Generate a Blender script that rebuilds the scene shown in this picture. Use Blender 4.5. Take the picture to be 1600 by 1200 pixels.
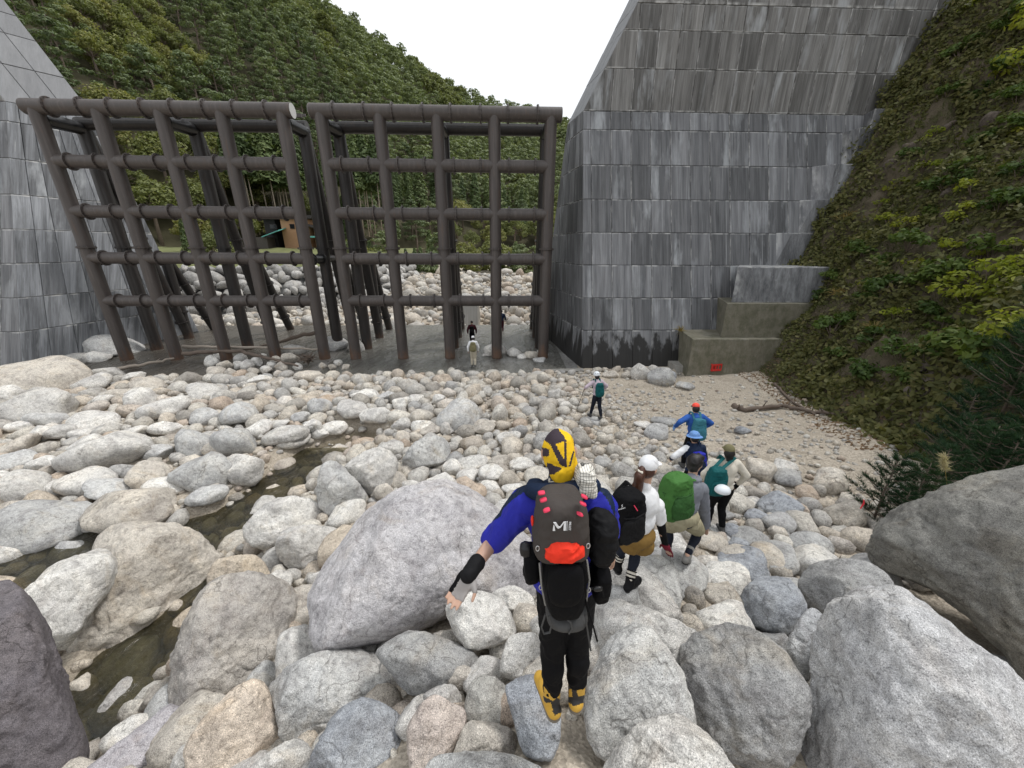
import bpy, bmesh, math, random
import numpy as np
from mathutils import Matrix, Vector

for o in list(bpy.data.objects):
    bpy.data.objects.remove(o)
SC = bpy.context.scene
COL = SC.collection
PI = math.pi

# ---------------------------------------------------------------- camera
F, PITCH, YAW, ROLL, CAMZ = 577.0, math.radians(20.0), math.radians(1.942), math.radians(.24), 6.0
_c, _s = math.cos(YAW), math.sin(YAW)
C_R = np.array([_c, -_s, 0.0])
_F0 = np.array([_s, _c, 0.0])
C_F = _F0 * math.cos(PITCH) + np.array([0, 0, -math.sin(PITCH)])
_U0 = _F0 * math.sin(PITCH) + np.array([0, 0, math.cos(PITCH)])
C_X = C_R * math.cos(ROLL) + _U0 * math.sin(ROLL)
C_Y = -C_R * math.sin(ROLL) + _U0 * math.cos(ROLL)
CAM = np.array([0, 0, CAMZ])
cd = bpy.data.cameras.new('camera')
cam = bpy.data.objects.new('camera', cd)
COL.objects.link(cam)
cd.sensor_width = 36.0
cd.lens = 36.0 * F / 1600.0
cd.clip_start, cd.clip_end = 0.05, 3000.0
m = Matrix.Identity(4)
for i in range(3):
    m[i][0], m[i][1], m[i][2], m[i][3] = C_X[i], C_Y[i], -C_F[i], CAM[i]
cam.matrix_world = m
SC.camera = cam
SC.render.resolution_x, SC.render.resolution_y = 1024, 768

# ---------------------------------------------------------------- sky, sun, exposure
SUN_EL, SUN_AZ = math.radians(60), math.radians(72)      # azimuth measured from +Y towards +X
W = bpy.data.worlds.new('World')
SC.world = W
W.use_nodes = True
wn = W.node_tree
bg = wn.nodes['Background']
sky = wn.nodes.new('ShaderNodeTexSky')
sky.sky_type = 'NISHITA'
sky.sun_disc = False
sky.sun_elevation = SUN_EL
sky.sun_rotation = SUN_AZ
sky.dust_density = 4.0
hs = wn.nodes.new('ShaderNodeHueSaturation')
hs.inputs['Saturation'].default_value = .25
wn.links.new(sky.outputs[0], hs.inputs['Color'])
tc = wn.nodes.new('ShaderNodeTexCoord')
cn = wn.nodes.new('ShaderNodeTexNoise')
cn.inputs['Scale'].default_value = 2.2
cn.inputs['Detail'].default_value = 5
wn.links.new(tc.outputs['Generated'], cn.inputs['Vector'])
cr = wn.nodes.new('ShaderNodeValToRGB')
cr.color_ramp.elements[0].color = (7.4, 7.7, 8.1, 1)
cr.color_ramp.elements[1].color = (9.6, 9.8, 10.0, 1)
cr.color_ramp.elements[0].position, cr.color_ramp.elements[1].position = .3, .7
wn.links.new(cn.outputs['Fac'], cr.inputs['Fac'])
mx = wn.nodes.new('ShaderNodeMixRGB')
mx.inputs['Fac'].default_value = .85                       # thick overcast over the clear sky
wn.links.new(hs.outputs[0], mx.inputs['Color1'])
wn.links.new(cr.outputs[0], mx.inputs['Color2'])
wn.links.new(mx.outputs[0], bg.inputs['Color'])
bg.inputs['Strength'].default_value = .082
sd = bpy.data.lights.new('sun', 'SUN')
sd.energy, sd.angle, sd.color = 1.5, math.radians(14), (1, .97, .93)
sun = bpy.data.objects.new('sun', sd)
COL.objects.link(sun)
_sd = Vector((math.sin(SUN_AZ) * math.cos(SUN_EL), math.cos(SUN_AZ) * math.cos(SUN_EL), math.sin(SUN_EL)))
sun.rotation_euler = _sd.to_track_quat('Z', 'Y').to_euler()
vs_ = SC.view_settings
vs_.view_transform = 'Standard'
vs_.look = 'None'
vs_.gamma = 1
vs_.exposure = .74
vs_.use_curve_mapping = False

# ---------------------------------------------------------------- pixels to positions
def ray(u, v):
    return C_F + (u - 800) / F * C_X + (600 - v) / F * C_Y
def atz(u, v, z):
    d = ray(u, v); return CAM + d * (z - CAMZ) / d[2]
def aty(u, v, y):
    d = ray(u, v); return CAM + d * y / d[1]
def atd(u, v, d):
    return CAM + ray(u, v) * d
def project(P):
    Q = np.asarray(P, float) - CAM
    d = Q @ C_F
    return 800 + F * (Q @ C_X) / d, 600 - F * (Q @ C_Y) / d, d

# ---------------------------------------------------------------- noise
def _hash(i, j, k, s):
    h = (i * 374761393 + j * 668265263 + k * 2147483647 + s * 1274126177) & 0xffffffff
    h = ((h ^ (h >> 13)) * 1274126177) & 0xffffffff
    h = ((h ^ (h >> 16)) * 2246822519) & 0xffffffff
    return (h ^ (h >> 15)).astype(np.float64) / 4294967295.0
def vnoise(P, seed=0):
    P = np.asarray(P, float)
    I = np.floor(P).astype(np.int64); f = P - I
    f = f * f * f * (f * (f * 6 - 15) + 10)
    r = 0
    for a in (0, 1):
        wa = f[:, 0] if a else 1 - f[:, 0]
        for b in (0, 1):
            wb = f[:, 1] if b else 1 - f[:, 1]
            for c in (0, 1):
                wc = f[:, 2] if c else 1 - f[:, 2]
                r = r + wa * wb * wc * _hash(I[:, 0] + a, I[:, 1] + b, I[:, 2] + c, seed)
    return r * 2 - 1
def fbm(P, oct=4, seed=0, gain=.5):
    r, a = 0, 1.0
    P = np.asarray(P, float)
    for o in range(oct):
        r = r + a * vnoise(P * (2.03 ** o) + 17.3 * o, seed + o); a *= gain
    return r

# ---------------------------------------------------------------- objects
def mesh_np(name, V, Fc, smooth=True):
    """V (n,3); Fc (m,3) or (m,4) int array, or a list of faces"""
    me = bpy.data.meshes.new(name)
    V = np.asarray(V, np.float32)
    if isinstance(Fc, list):
        me.from_pydata(V.tolist(), [], Fc)
        if smooth:
            me.polygons.foreach_set('use_smooth', np.ones(len(me.polygons), bool))
        me.update(); return me
    Fc = np.asarray(Fc, np.int32)
    n, k = Fc.shape
    me.vertices.add(len(V)); me.vertices.foreach_set('co', V.ravel())
    me.loops.add(n * k); me.loops.foreach_set('vertex_index', Fc.ravel())
    me.polygons.add(n); me.polygons.foreach_set('loop_start', np.arange(0, n * k, k, dtype=np.int32))
    me.update(calc_edges=True)
    if smooth:
        me.polygons.foreach_set('use_smooth', np.ones(n, bool))
    me.validate(); me.update()
    return me
def link(name, me, mat=None, parent=None):
    if mat is not None and me is not None and len(me.materials) == 0:
        for q in (mat if isinstance(mat, (list, tuple)) else [mat]):
            me.materials.append(q)
    o = bpy.data.objects.new(name, me)
    COL.objects.link(o)
    if parent is not None:
        o.parent = parent
    return o
def tag(o, label=None, cat=None, group=None, kind=None):
    if label: o['label'] = label
    if cat: o['category'] = cat
    if group: o['group'] = group
    if kind: o['kind'] = kind
    return o
def empty(name, loc=(0, 0, 0), rz=0, label=None, cat=None, group=None):
    o = bpy.data.objects.new(name, None)
    COL.objects.link(o)
    o.location = loc; o.rotation_euler = (0, 0, rz)
    o.empty_display_size = .2
    return tag(o, label, cat, group)
def world_child(o, root):
    """mesh vertices given in world space, parent is an unrotated Empty"""
    o.parent = root
    o.location = -Vector(root.location)
    return o
class MB:
    """collects shapes into one mesh"""
    def __init__(s): s.V = []; s.Fc = []; s.n = 0
    def add(s, V, Fc):
        V = np.asarray(V, float)
        s.V.append(V); s.Fc += [tuple(int(i) + s.n for i in f) for f in Fc]; s.n += len(V)
        return s
    def box(s, c, sz, R=None):
        h = np.array(sz) / 2
        V = np.array([[x, y, z] for x in (-1, 1) for y in (-1, 1) for z in (-1, 1)]) * h
        if R is not None: V = V @ np.asarray(R).T
        return s.add(V + np.array(c), [(0, 1, 3, 2), (4, 6, 7, 5), (0, 4, 5, 1), (2, 3, 7, 6), (0, 2, 6, 4), (1, 5, 7, 3)])
    def hexa(s, P):
        """8 corners: bottom 4 ccw then top 4 ccw"""
        return s.add(P, [(3, 2, 1, 0), (4, 5, 6, 7), (0, 1, 5, 4), (1, 2, 6, 5), (2, 3, 7, 6), (3, 0, 4, 7)])
    def tube(s, pts, r, n=12, caps=True, flat=None):
        pts = [np.array(p, float) for p in pts]
        k = len(pts)
        rs = r if hasattr(r, '__len__') else [r] * k
        T = [pts[min(i + 1, k - 1)] - pts[max(i - 1, 0)] for i in range(k)]
        T = [t / (np.linalg.norm(t) + 1e-9) for t in T]
        a = np.array([0, 0, 1.0]) if abs(T[0][2]) < .9 else np.array([1.0, 0, 0])
        V = []
        u = np.cross(T[0], a); u /= np.linalg.norm(u)
        for i in range(k):
            u = u - T[i] * (u @ T[i]); u /= np.linalg.norm(u) + 1e-9
            w = np.cross(T[i], u)
            for j in range(n):
                g = 2 * PI * j / n
                V.append(pts[i] + rs[i] * (math.cos(g) * u + math.sin(g) * w * (flat or 1)))
        Fc = [(i * n + j, i * n + (j + 1) % n, (i + 1) * n + (j + 1) % n, (i + 1) * n + j) for i in range(k - 1) for j in range(n)]
        if caps:
            Fc.append(tuple(range(n - 1, -1, -1))); Fc.append(tuple((k - 1) * n + j for j in range(n)))
        return s.add(V, Fc)
    def mesh(s, name, smooth=True):
        return mesh_np(name, np.concatenate(s.V), s.Fc, smooth)
    def build(s, name, mat, parent=None, smooth=True, sharp=40):
        me = s.mesh(name, smooth)
        if smooth and sharp:
            me.set_sharp_from_angle(angle=math.radians(sharp))
        return link(name, me, mat, parent)

# ---------------------------------------------------------------- materials
def nd(nt, typ, **kw):
    n = nt.nodes.new(typ)
    for k, v in kw.items():
        if k.startswith('p_'):
            setattr(n, k[2:], v); continue
        key = int(k[1:]) if k[0] == 'i' and k[1:].isdigit() else k.replace('_', ' ')
        inp = n.inputs[key]
        if isinstance(v, bpy.types.NodeSocket): nt.links.new(v, inp)
        else: inp.default_value = v
    return n
def new_mat(name):
    mt = bpy.data.materials.new(name); mt.use_nodes = True
    nt = mt.node_tree
    return mt, nt, nt.nodes['Principled BSDF']
def rgba(c): return (c[0], c[1], c[2], 1)
def ramp(nt, fac, stops, interp='LINEAR'):
    n = nd(nt, 'ShaderNodeValToRGB', Fac=fac)
    cr = n.color_ramp; cr.interpolation = interp
    while len(cr.elements) < len(stops): cr.elements.new(.5)
    for e, (p, c) in zip(cr.elements, stops):
        e.position = p; e.color = rgba(c) if hasattr(c, '__len__') else (c, c, c, 1)
    return n.outputs[0]
def mixc(nt, fac, a, b, mode='MIX'):
    n = nd(nt, 'ShaderNodeMixRGB', p_blend_type=mode)
    for i, v in ((0, fac), (1, a), (2, b)):
        if isinstance(v, bpy.types.NodeSocket): nt.links.new(v, n.inputs[i])
        else: n.inputs[i].default_value = rgba(v) if hasattr(v, '__len__') else v
    return n.outputs[0]
def maths(nt, op, a, b=0.0, clamp=False):
    n = nd(nt, 'ShaderNodeMath', p_operation=op, i0=a, i1=b); n.use_clamp = clamp
    return n.outputs[0]
def noise(nt, vec, scale, detail=4, rough=.55, dist=0.0):
    return nd(nt, 'ShaderNodeTexNoise', Vector=vec, Scale=scale, Detail=detail, Roughness=rough, Distortion=dist).outputs['Fac']
def mapv(nt, vec, scale=(1, 1, 1), loc=(0, 0, 0)):
    return nd(nt, 'ShaderNodeMapping', Vector=vec, Scale=scale, Location=loc).outputs[0]
def bump(nt, h, strength=.4, dist=.02, nrm=None):
    kw = dict(Height=h, Strength=strength, Distance=dist)
    if nrm is not None: kw['Normal'] = nrm
    return nd(nt, 'ShaderNodeBump', **kw).outputs[0]
def position(nt): return nt.nodes.new('ShaderNodeNewGeometry').outputs['Position']
def offs_position(nt):
    oi = nt.nodes.new('ShaderNodeObjectInfo')
    k = maths(nt, 'MULTIPLY', oi.outputs['Random'], 137.0)
    return nd(nt, 'ShaderNodeVectorMath', i0=position(nt), i1=k).outputs[0], oi

def granite(name, island=False, fine=1.0):
    mt, nt, b = new_mat(name)
    ge = nt.nodes.new('ShaderNodeNewGeometry')
    if island:
        rnd = ge.outputs['Random Per Island']
        k = maths(nt, 'MULTIPLY', rnd, 91.0)
        P = nd(nt, 'ShaderNodeVectorMath', i0=ge.outputs['Position'], i1=k).outputs[0]
        base = ramp(nt, rnd, [(0, (.33, .31, .28)), (.16, (.54, .51, .455)), (.3, (.45, .44, .42)), (.44, (.62, .595, .54)), (.58, (.50, .44, .365)), (.7, (.39, .39, .385)), (.8, (.58, .54, .47)), (.9, (.47, .385, .31)), (1, (.66, .635, .59))])
    else:
        P, oi = offs_position(nt)
        base = oi.outputs['Color']
    big = noise(nt, P, 1.1, 5, .65, .8)
    base = mixc(nt, 1, base, ramp(nt, big, [(.3, (.74, .735, .75)), (.5, (1, 1, 1)), (.7, (1.16, 1.14, 1.10))]), 'MULTIPLY')
    # brownish mineral wash, dark lichen patches and slanting veins
    wash = ramp(nt, noise(nt, mapv(nt, P, (1, 1, .5)), 1.3, 4, .65, 1.2), [(.56, 0), (.74, .6)])
    base = mixc(nt, wash, base, mixc(nt, 1, base, (.86, .76, .62), 'MULTIPLY'))
    wv = nd(nt, 'ShaderNodeTexWave', Vector=mapv(nt, P, (.35, .9, 1.3)), Scale=1.1, Distortion=9.0, Detail=3.0, Detail_Scale=1.4)
    base = mixc(nt, ramp(nt, wv.outputs['Fac'], [(.0, .30), (.10, 0)]), base, mixc(nt, 1, base, (.62, .58, .57), 'MULTIPLY'))
    # weathered dark patches and a few open cracks
    pat = ramp(nt, noise(nt, P, 2.6, 6, .72, .5), [(.50, 0), (.62, .62)])
    base = mixc(nt, pat, base, mixc(nt, 1, base, (.56, .555, .56), 'MULTIPLY'))
    wob = nd(nt, 'ShaderNodeTexNoise', Vector=P, Scale=2.2, Detail=3.0).outputs['Color']
    PC = nd(nt, 'ShaderNodeVectorMath', i0=P, i1=nd(nt, 'ShaderNodeVectorMath', p_operation='SCALE', i0=wob, Scale=.9).outputs[0]).outputs[0]
    ck = nd(nt, 'ShaderNodeTexVoronoi', p_feature='DISTANCE_TO_EDGE', Vector=PC, Scale=1.15).outputs['Distance']
    ckm = mixc(nt, 1, ramp(nt, ck, [(.0, 1), (.014, 0)]), ramp(nt, big, [(.46, 0), (.56, .75)]), 'MULTIPLY')
    base = mixc(nt, ckm, base, mixc(nt, 1, base, (.34, .33, .32), 'MULTIPLY'))
    mot = noise(nt, P, 15, 5, .72, .3)
    base = mixc(nt, 1, base, ramp(nt, mot, [(.28, .46), (.44, .94), (.70, 1.25)]), 'MULTIPLY')
    # mineral grains
    g1 = noise(nt, P, 115 * fine, 2, .8)
    base = mixc(nt, 1, base, ramp(nt, g1, [(.30, .30), (.44, .86), (.55, 1.04), (.70, 1.55)]), 'MULTIPLY')
    nt.links.new(base, b.inputs['Base Color'])
    b.inputs['Roughness'].default_value = .82
    b.inputs['Specular IOR Level'].default_value = .25
    h1 = bump(nt, noise(nt, P, 7 * fine, 7, .68), .8, .07)
    h2 = bump(nt, mot, .5, .02, h1)
    nt.links.new(h2, b.inputs['Normal'])
    return mt
def plain(name, col, rough=.7, metal=0, vary=.12, nscale=20, bmp=.15, bdist=.004, spec=.4):
    mt, nt, b = new_mat(name)
    P = nt.nodes.new('ShaderNodeTexCoord').outputs['Object']
    f = noise(nt, P, nscale, 4, .6)
    nt.links.new(mixc(nt, f, tuple(c * (1 - vary) for c in col), tuple(min(1, c * (1 + vary)) for c in col)), b.inputs['Base Color'])
    b.inputs['Roughness'].default_value = rough
    b.inputs['Metallic'].default_value = metal
    b.inputs['Specular IOR Level'].default_value = spec
    if bmp: nt.links.new(bump(nt, noise(nt, P, nscale * 2, 3), bmp, bdist), b.inputs['Normal'])
    return mt
def cloth(name, col, rough=.85, fold=.5, weave=220):
    mt, nt, b = new_mat(name)
    P = nt.nodes.new('ShaderNodeTexCoord').outputs['Object']
    f = noise(nt, P, 6, 3, .5)
    nt.links.new(mixc(nt, f, tuple(c * .82 for c in col), tuple(min(1, c * 1.15) for c in col)), b.inputs['Base Color'])
    b.inputs['Roughness'].default_value = rough
    b.inputs['Specular IOR Level'].default_value = .12
    h1 = bump(nt, noise(nt, mapv(nt, P, (1, 1, .6)), 9, 3, .5, .8), fold, .03)
    nt.links.new(bump(nt, noise(nt, P, weave, 1), .12, .002, h1), b.inputs['Normal'])
    return mt
def concrete(name, lo, hi, streak=1.0, eff=.5, wet=0.0, moss=0.0, shear=.364, tones=(.66, 1.36)):
    mt, nt, b = new_mat(name)
    P, oi = offs_position(nt)
    PW = position(nt)
    sp = nd(nt, 'ShaderNodeSeparateXYZ', Vector=P)
    P = nd(nt, 'ShaderNodeCombineXYZ', X=sp.outputs['X'], Y=maths(nt, 'SUBTRACT', sp.outputs['Y'], maths(nt, 'MULTIPLY', sp.outputs['Z'], shear)), Z=sp.outputs['Z']).outputs[0]
    st = noise(nt, mapv(nt, P, (2.6, 2.6, .13)), 1.6, 5, .65, .3)
    base = mixc(nt, ramp(nt, st, [(.3, 0), (.7, 1)]), lo, hi)
    tone = ramp(nt, oi.outputs['Random'], [(0, tones[0]), (.5, 1), (1, tones[1])])
    base = mixc(nt, 1, base, tone, 'MULTIPLY')
    fs = noise(nt, mapv(nt, P, (11, 11, .3)), 2.0, 4, .7)
    base = mixc(nt, ramp(nt, fs, [(.42, .5 * streak), (.58, 0)]), base, mixc(nt, 1, base, (.55, .54, .53), 'MULTIPLY'))
    pick = ramp(nt, nd(nt, 'ShaderNodeTexWhiteNoise', p_noise_dimensions='1D', W=oi.outputs['Random']).outputs['Value'], [(.45, .12), (.8, 1)])
    bl = noise(nt, mapv(nt, P, (1.3, 1.3, .30)), 1.5, 4, .6, .25)
    e1 = mixc(nt, 1, ramp(nt, bl, [(.50, 0), (.72, eff)]), pick, 'MULTIPLY')
    base = mixc(nt, e1, base, (.46, .48, .50))
    s2 = noise(nt, mapv(nt, P, (9, 9, .10)), 1.5, 3, .6)
    base = mixc(nt, ramp(nt, s2, [(.66, 0), (.74, eff * .8)]), base, (.46, .47, .48))
    # lime bleeding from the joints round each panel
    gs = nd(nt, 'ShaderNodeSeparateXYZ', Vector=nt.nodes.new('ShaderNodeTexCoord').outputs['Generated'])
    ez = maths(nt, 'ABSOLUTE', maths(nt, 'SUBTRACT', gs.outputs['Z'], .5))
    ex = maths(nt, 'ABSOLUTE', maths(nt, 'SUBTRACT', gs.outputs['X'], .5))
    em = maths(nt, 'MAXIMUM', ez, maths(nt, 'MULTIPLY', ex, .985))
    em = maths(nt, 'MULTIPLY', ramp(nt, em, [(.455, 0), (.49, 1)]), ramp(nt, noise(nt, mapv(nt, P, (1, 1, .6)), 2.3, 3, .6), [(.45, 0), (.65, eff * 1.2)]))
    base = mixc(nt, em, base, (.52, .52, .51))
    if wet:
        z = nd(nt, 'ShaderNodeSeparateXYZ', Vector=PW).outputs['Z']
        edge = noise(nt, mapv(nt, PW, (1.7, 1.7, .12)), 1.5, 4, .6)
        hh = maths(nt, 'ADD', maths(nt, 'MULTIPLY', edge, 5.2), -.9)
        wf = maths(nt, 'MULTIPLY', maths(nt, 'SUBTRACT', hh, z), 1.7, True)
        base = mixc(nt, maths(nt, 'MULTIPLY', wf, wet), base, (.012, .011, .010))
    if moss:
        mo = ramp(nt, noise(nt, PW, 2.2, 6, .7), [(.4, 0), (.62, moss)])
        base = mixc(nt, mo, base, (.055, .062, .026))
    grain = noise(nt, P, 60, 3, .7)
    base = mixc(nt, .35, base, mixc(nt, grain, mixc(nt, 1, base, (.6, .6, .6), 'MULTIPLY'), mixc(nt, 1, base, (1.35, 1.35, 1.35), 'MULTIPLY')))
    nt.links.new(base, b.inputs['Base Color'])
    b.inputs['Roughness'].default_value = .62
    b.inputs['Specular IOR Level'].default_value = .35
    nt.links.new(bump(nt, noise(nt, P, 14, 5, .65), .25, .02), b.inputs['Normal'])
    return mt
def leafmat(name, stops, trans=.35, rough=.6):
    mt, nt, b = new_mat(name)
    ge = nt.nodes.new('ShaderNodeNewGeometry')
    oi = nt.nodes.new('ShaderNodeObjectInfo')
    isl = ge.outputs['Random Per Island']
    f = maths(nt, 'ADD', maths(nt, 'MULTIPLY', oi.outputs['Random'], .55), maths(nt, 'MULTIPLY', isl, .45))
    c = ramp(nt, f, stops)
    nt.links.new(c, b.inputs['Base Color'])
    b.inputs['Roughness'].default_value = rough
    b.inputs['Specular IOR Level'].default_value = .25
    tr = nd(nt, 'ShaderNodeBsdfTranslucent', Color=mixc(nt, 1, c, (1.3, 1.35, .7), 'MULTIPLY'))
    ms = nd(nt, 'ShaderNodeMixShader', Fac=trans)
    nt.links.new(b.outputs[0], ms.inputs[1]); nt.links.new(tr.outputs[0], ms.inputs[2])
    nt.links.new(ms.outputs[0], nt.nodes['Material Output'].inputs['Surface'])
    return mt
def watermat(name, tint, opacity, rscale=7.0, strength=.5, rough=.04, ior=1.33):
    mt, nt, b = new_mat(name)
    PW = position(nt)
    n = bump(nt, noise(nt, mapv(nt, PW, (1, .6, 1)), rscale, 4, .6, 1.2), strength, .05)
    tr = nd(nt, 'ShaderNodeBsdfTransparent', Color=rgba(tint))
    df = nd(nt, 'ShaderNodeBsdfDiffuse', Color=(.055, .055, .042, 1))
    body = nd(nt, 'ShaderNodeMixShader', Fac=opacity)
    nt.links.new(tr.outputs[0], body.inputs[1]); nt.links.new(df.outputs[0], body.inputs[2])
    gl = nd(nt, 'ShaderNodeBsdfGlossy', Roughness=rough, Normal=n, Color=(1, 1, 1, 1))
    fr = nd(nt, 'ShaderNodeFresnel', IOR=ior, Normal=n)
    ms = nd(nt, 'ShaderNodeMixShader', Fac=fr.outputs[0])
    nt.links.new(body.outputs[0], ms.inputs[1]); nt.links.new(gl.outputs[0], ms.inputs[2])
    nt.links.new(ms.outputs[0], nt.nodes['Material Output'].inputs['Surface'])
    return mt

M = {}
M['granite'] = granite('granite')
M['granite_small'] = granite('granite_small', True, .8)
M['panel'] = concrete('concrete_panel', (.078, .081, .087), (.222, .225, .235), 1.0, .7)
M['panel_wet'] = concrete('concrete_panel_wet', (.078, .081, .087), (.222, .225, .235), 1.0, .6, wet=.93)
M['panel_brown'] = concrete('concrete_panel_weathered', (.088, .085, .080), (.27, .266, .26), 1.15, .8, shear=0.0)
M['panel_stained'] = concrete('concrete_panel_stained', (.10, .105, .112), (.33, .345, .37), 1.0, 1.0)
M['core'] = concrete('concrete_core', (.04, .04, .04), (.07, .07, .068), .6, .2)
M['slope_face'] = concrete('concrete_slope', (.19, .195, .205), (.25, .255, .265), .3, .10, tones=(.94, 1.07))
M['mossy'] = concrete('mossy_concrete', (.15, .14, .108), (.215, .198, .155), .6, .08, moss=.5)
M['dry_concrete'] = concrete('dry_concrete', (.20, .19, .17), (.30, .29, .27), .4, .2)
# ================================================================ ground
def seg_dist(x, y, pts):
    """distance to a polyline and the parameter along it"""
    best = np.full(np.shape(x), 1e9)
    for (ax, ay), (bx, by) in zip(pts[:-1], pts[1:]):
        dx, dy = bx - ax, by - ay
        t = np.clip(((x - ax) * dx + (y - ay) * dy) / (dx * dx + dy * dy), 0, 1)
        best = np.minimum(best, np.hypot(x - ax - t * dx, y - ay - t * dy))
    return best
WATER_Z = -.32
STREAM = [tuple(atz(u, v, WATER_Z)[:2]) for u, v in ((560, 688), (500, 712), (440, 760), (365, 822), (250, 855), (110, 868), (20, 900), (-80, 930))]
POOL = [tuple(atz(u, v, WATER_Z)[:2]) for u, v in ((345, 905), (300, 985), (200, 1040), (150, 1110))]
_CP = np.array([
    (.3, -.3, 3.3), (-1.2, -.5, 2.9), (1.5, -.5, 3.2), (.25, 1.42, 2.75), (1.3, 2.83, 2.15), (2.37, 3.7, 1.85), (3.6, 5.05, 1.45), (4.35, 7.5, 1.0), (3.2, 11.3, .5),
    (8, 14, .4), (10, 12, .55), (12, 16, .4), (6, 17, .2), (9, 8, 1.15), (6, 9, .85), (7, 5, 1.35), (5, 3, 1.4), (4, 1.5, 1.6), (8, 3, 1.5), (11, 5, 1.8), (13, 10, .8),
    (0, 5, 1.2), (-.6, 3, 1.6), (0, 8, .65), (-2.2, 6, .6), (-2, 10, .3), (0, 14, .2), (-5, 14, .12), (-10, 15, .08), (-16, 15.5, .02), (-22, 15, .3), (-26, 13, .3), (-18, 12, .1),
    (-12, 12.6, .12), (-8, 12.8, .05), (-4, 11, .2), (-15, 9.5, .0), (-20, 9, .0), (-10.5, 10, .0), (-22, 18, -.15), (-16, 17.6, -.12), (-10, 17.8, -.08), (-4, 18, -.06), (1, 18, -.04), (4, 18.2, .02), (8, 18.2, .1), (9.5, 17.2, .12), (13, 19, .5),
    (-2.2, 1.2, 1.7), (-3.2, 2.4, .9), (-4.2, 4, .2), (-3.6, 5.2, .3), (-5, 1, .7), (-7, 0, .6), (-8, 3, -.2), (-4.3, 6.8, .2), (-3.8, 8.4, .15), (-6, 6.6, -.1), (-11, 5.5, -.4), (-14, 4, .2), (-16, 0, 1), (-5, -3, 1.6), (5, -3, 3), (10, -3, 3), (-14, -4, 2), (-24, 4, .5)], float)
def _rbf():
    D = np.hypot(_CP[:, None, 0] - _CP[None, :, 0], _CP[:, None, 1] - _CP[None, :, 1])
    return np.linalg.solve(D + 1e-3 * np.eye(len(_CP)), _CP[:, 2] - .5)
_RW = _rbf()
FOOT = ([-40, 0, 4, 7, 10, 14, 18, 20, 24, 60], [9.5, 9.3, 9.4, 9.7, 10.9, 12.0, 12.9, 13.3, 14.3, 20])
def foot_x(y): return np.interp(y, *FOOT)
def ground_raw(x, y):
    x = np.asarray(x, float); y = np.asarray(y, float)
    sh = x.shape; x = x.ravel(); y = y.ravel()
    z = np.full(x.shape, .5)
    for (cx, cy, _), w in zip(_CP, _RW):
        z = z + w * np.hypot(x - cx, y - cy)
    z = np.clip(z, -.5, 4.6)
    z = np.where(y > 18.3, z + (-.45 - z) * np.clip((y - 18.3) / .8, 0, 1) * np.clip((4.3 - x) / .5, 0, 1), z)
    # river bed upstream of the dam
    up = -.25 + 2.9 * np.clip((y - 29) / 26, 0, 1) + np.clip((y - 60) / 400, 0, 1) * 6
    z = np.where(y > 29, up, z)
    P = np.stack([x, y, np.zeros_like(x)], 1)
    near = np.clip((60 - np.hypot(x, y)) / 20, 0, 1)
    z = z + near * (.07 * fbm(P * .9, 3, 5) + .03 * fbm(P * 3.1, 2, 9)) * np.where((y > 18) & (y < 29.3) & (x < 4.4), 0, 1)
    # stream and pool cut into the bed
    d = seg_dist(x, y, STREAM)
    z = np.minimum(z, np.maximum(-.72 + .75 * np.clip((d - .42) / .8, 0, 9), -9) + .0 * d)
    d2 = seg_dist(x, y, POOL)
    z = np.minimum(z, -.70 + 1.1 * np.clip((d2 - .4) / .8, 0, 9))
    return z.reshape(sh)
def ground_z(x, y):
    return float(ground_raw(np.array([x]), np.array([y]))[0])
def hit_ground(u, v, lift=0.0):
    """where the ray through a pixel meets the ground"""
    d = ray(u, v)
    t = np.linspace(.8, 45, 900)
    P = CAM + t[:, None] * d
    g = ground_raw(P[:, 0], P[:, 1]) + lift
    k = np.argmax(P[:, 2] < g)
    if P[k, 2] >= g[k]: k = len(t) - 1
    return P[k], t[k]

def gmat():
    mt, nt, b = new_mat('river_ground')
    P = position(nt)
    sep = nd(nt, 'ShaderNodeSeparateXYZ', Vector=P)
    sand = mixc(nt, noise(nt, P, .8, 5, .65), (.32, .28, .225), (.46, .41, .345))
    damp = ramp(nt, noise(nt, P, .45, 5, .7, .6), [(.52, 0), (.68, .55)])
    sand = mixc(nt, damp, sand, (.16, .135, .10))
    peb = nd(nt, 'ShaderNodeTexVoronoi', Vector=P, Scale=22.0, Randomness=1.0)
    sand = mixc(nt, .5, sand, mixc(nt, 1, sand, ramp(nt, nd(nt, 'ShaderNodeSeparateColor', Color=peb.outputs['Color']).outputs[0], [(0, .62), (1, 1.4)]), 'MULTIPLY'))
    pb2 = nd(nt, 'ShaderNodeTexVoronoi', Vector=P, Scale=55.0, Randomness=1.0)
    sand = mixc(nt, .45, sand, mixc(nt, 1, sand, ramp(nt, nd(nt, 'ShaderNodeSeparateColor', Color=pb2.outputs['Color']).outputs[0], [(0, .55), (1, 1.5)]), 'MULTIPLY'))
    wetf = maths(nt, 'MULTIPLY', maths(nt, 'SUBTRACT', -.22, sep.outputs['Z']), 5.0, True)
    sand = mixc(nt, maths(nt, 'MULTIPLY', wetf, .75), sand, (.105, .088, .055))
    nt.links.new(sand, b.inputs['Base Color'])
    b.inputs['Roughness'].default_value = .95
    b.inputs['Specular IOR Level'].default_value = .1
    h = bump(nt, peb.outputs['Distance'], .7, .03)
    nt.links.new(bump(nt, noise(nt, P, 60, 4, .7), .5, .012, h), b.inputs['Normal'])
    return mt
M['ground'] = gmat()
def axis(a, b, step, far, k=1.35):
    v = list(np.arange(a, b + 1e-6, step)); s = step
    while v[-1] < far: s *= k; v.append(v[-1] + s)
    s = step
    while v[0] > -far: s *= k; v.insert(0, v[0] - s)
    return np.array(v)
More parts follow.
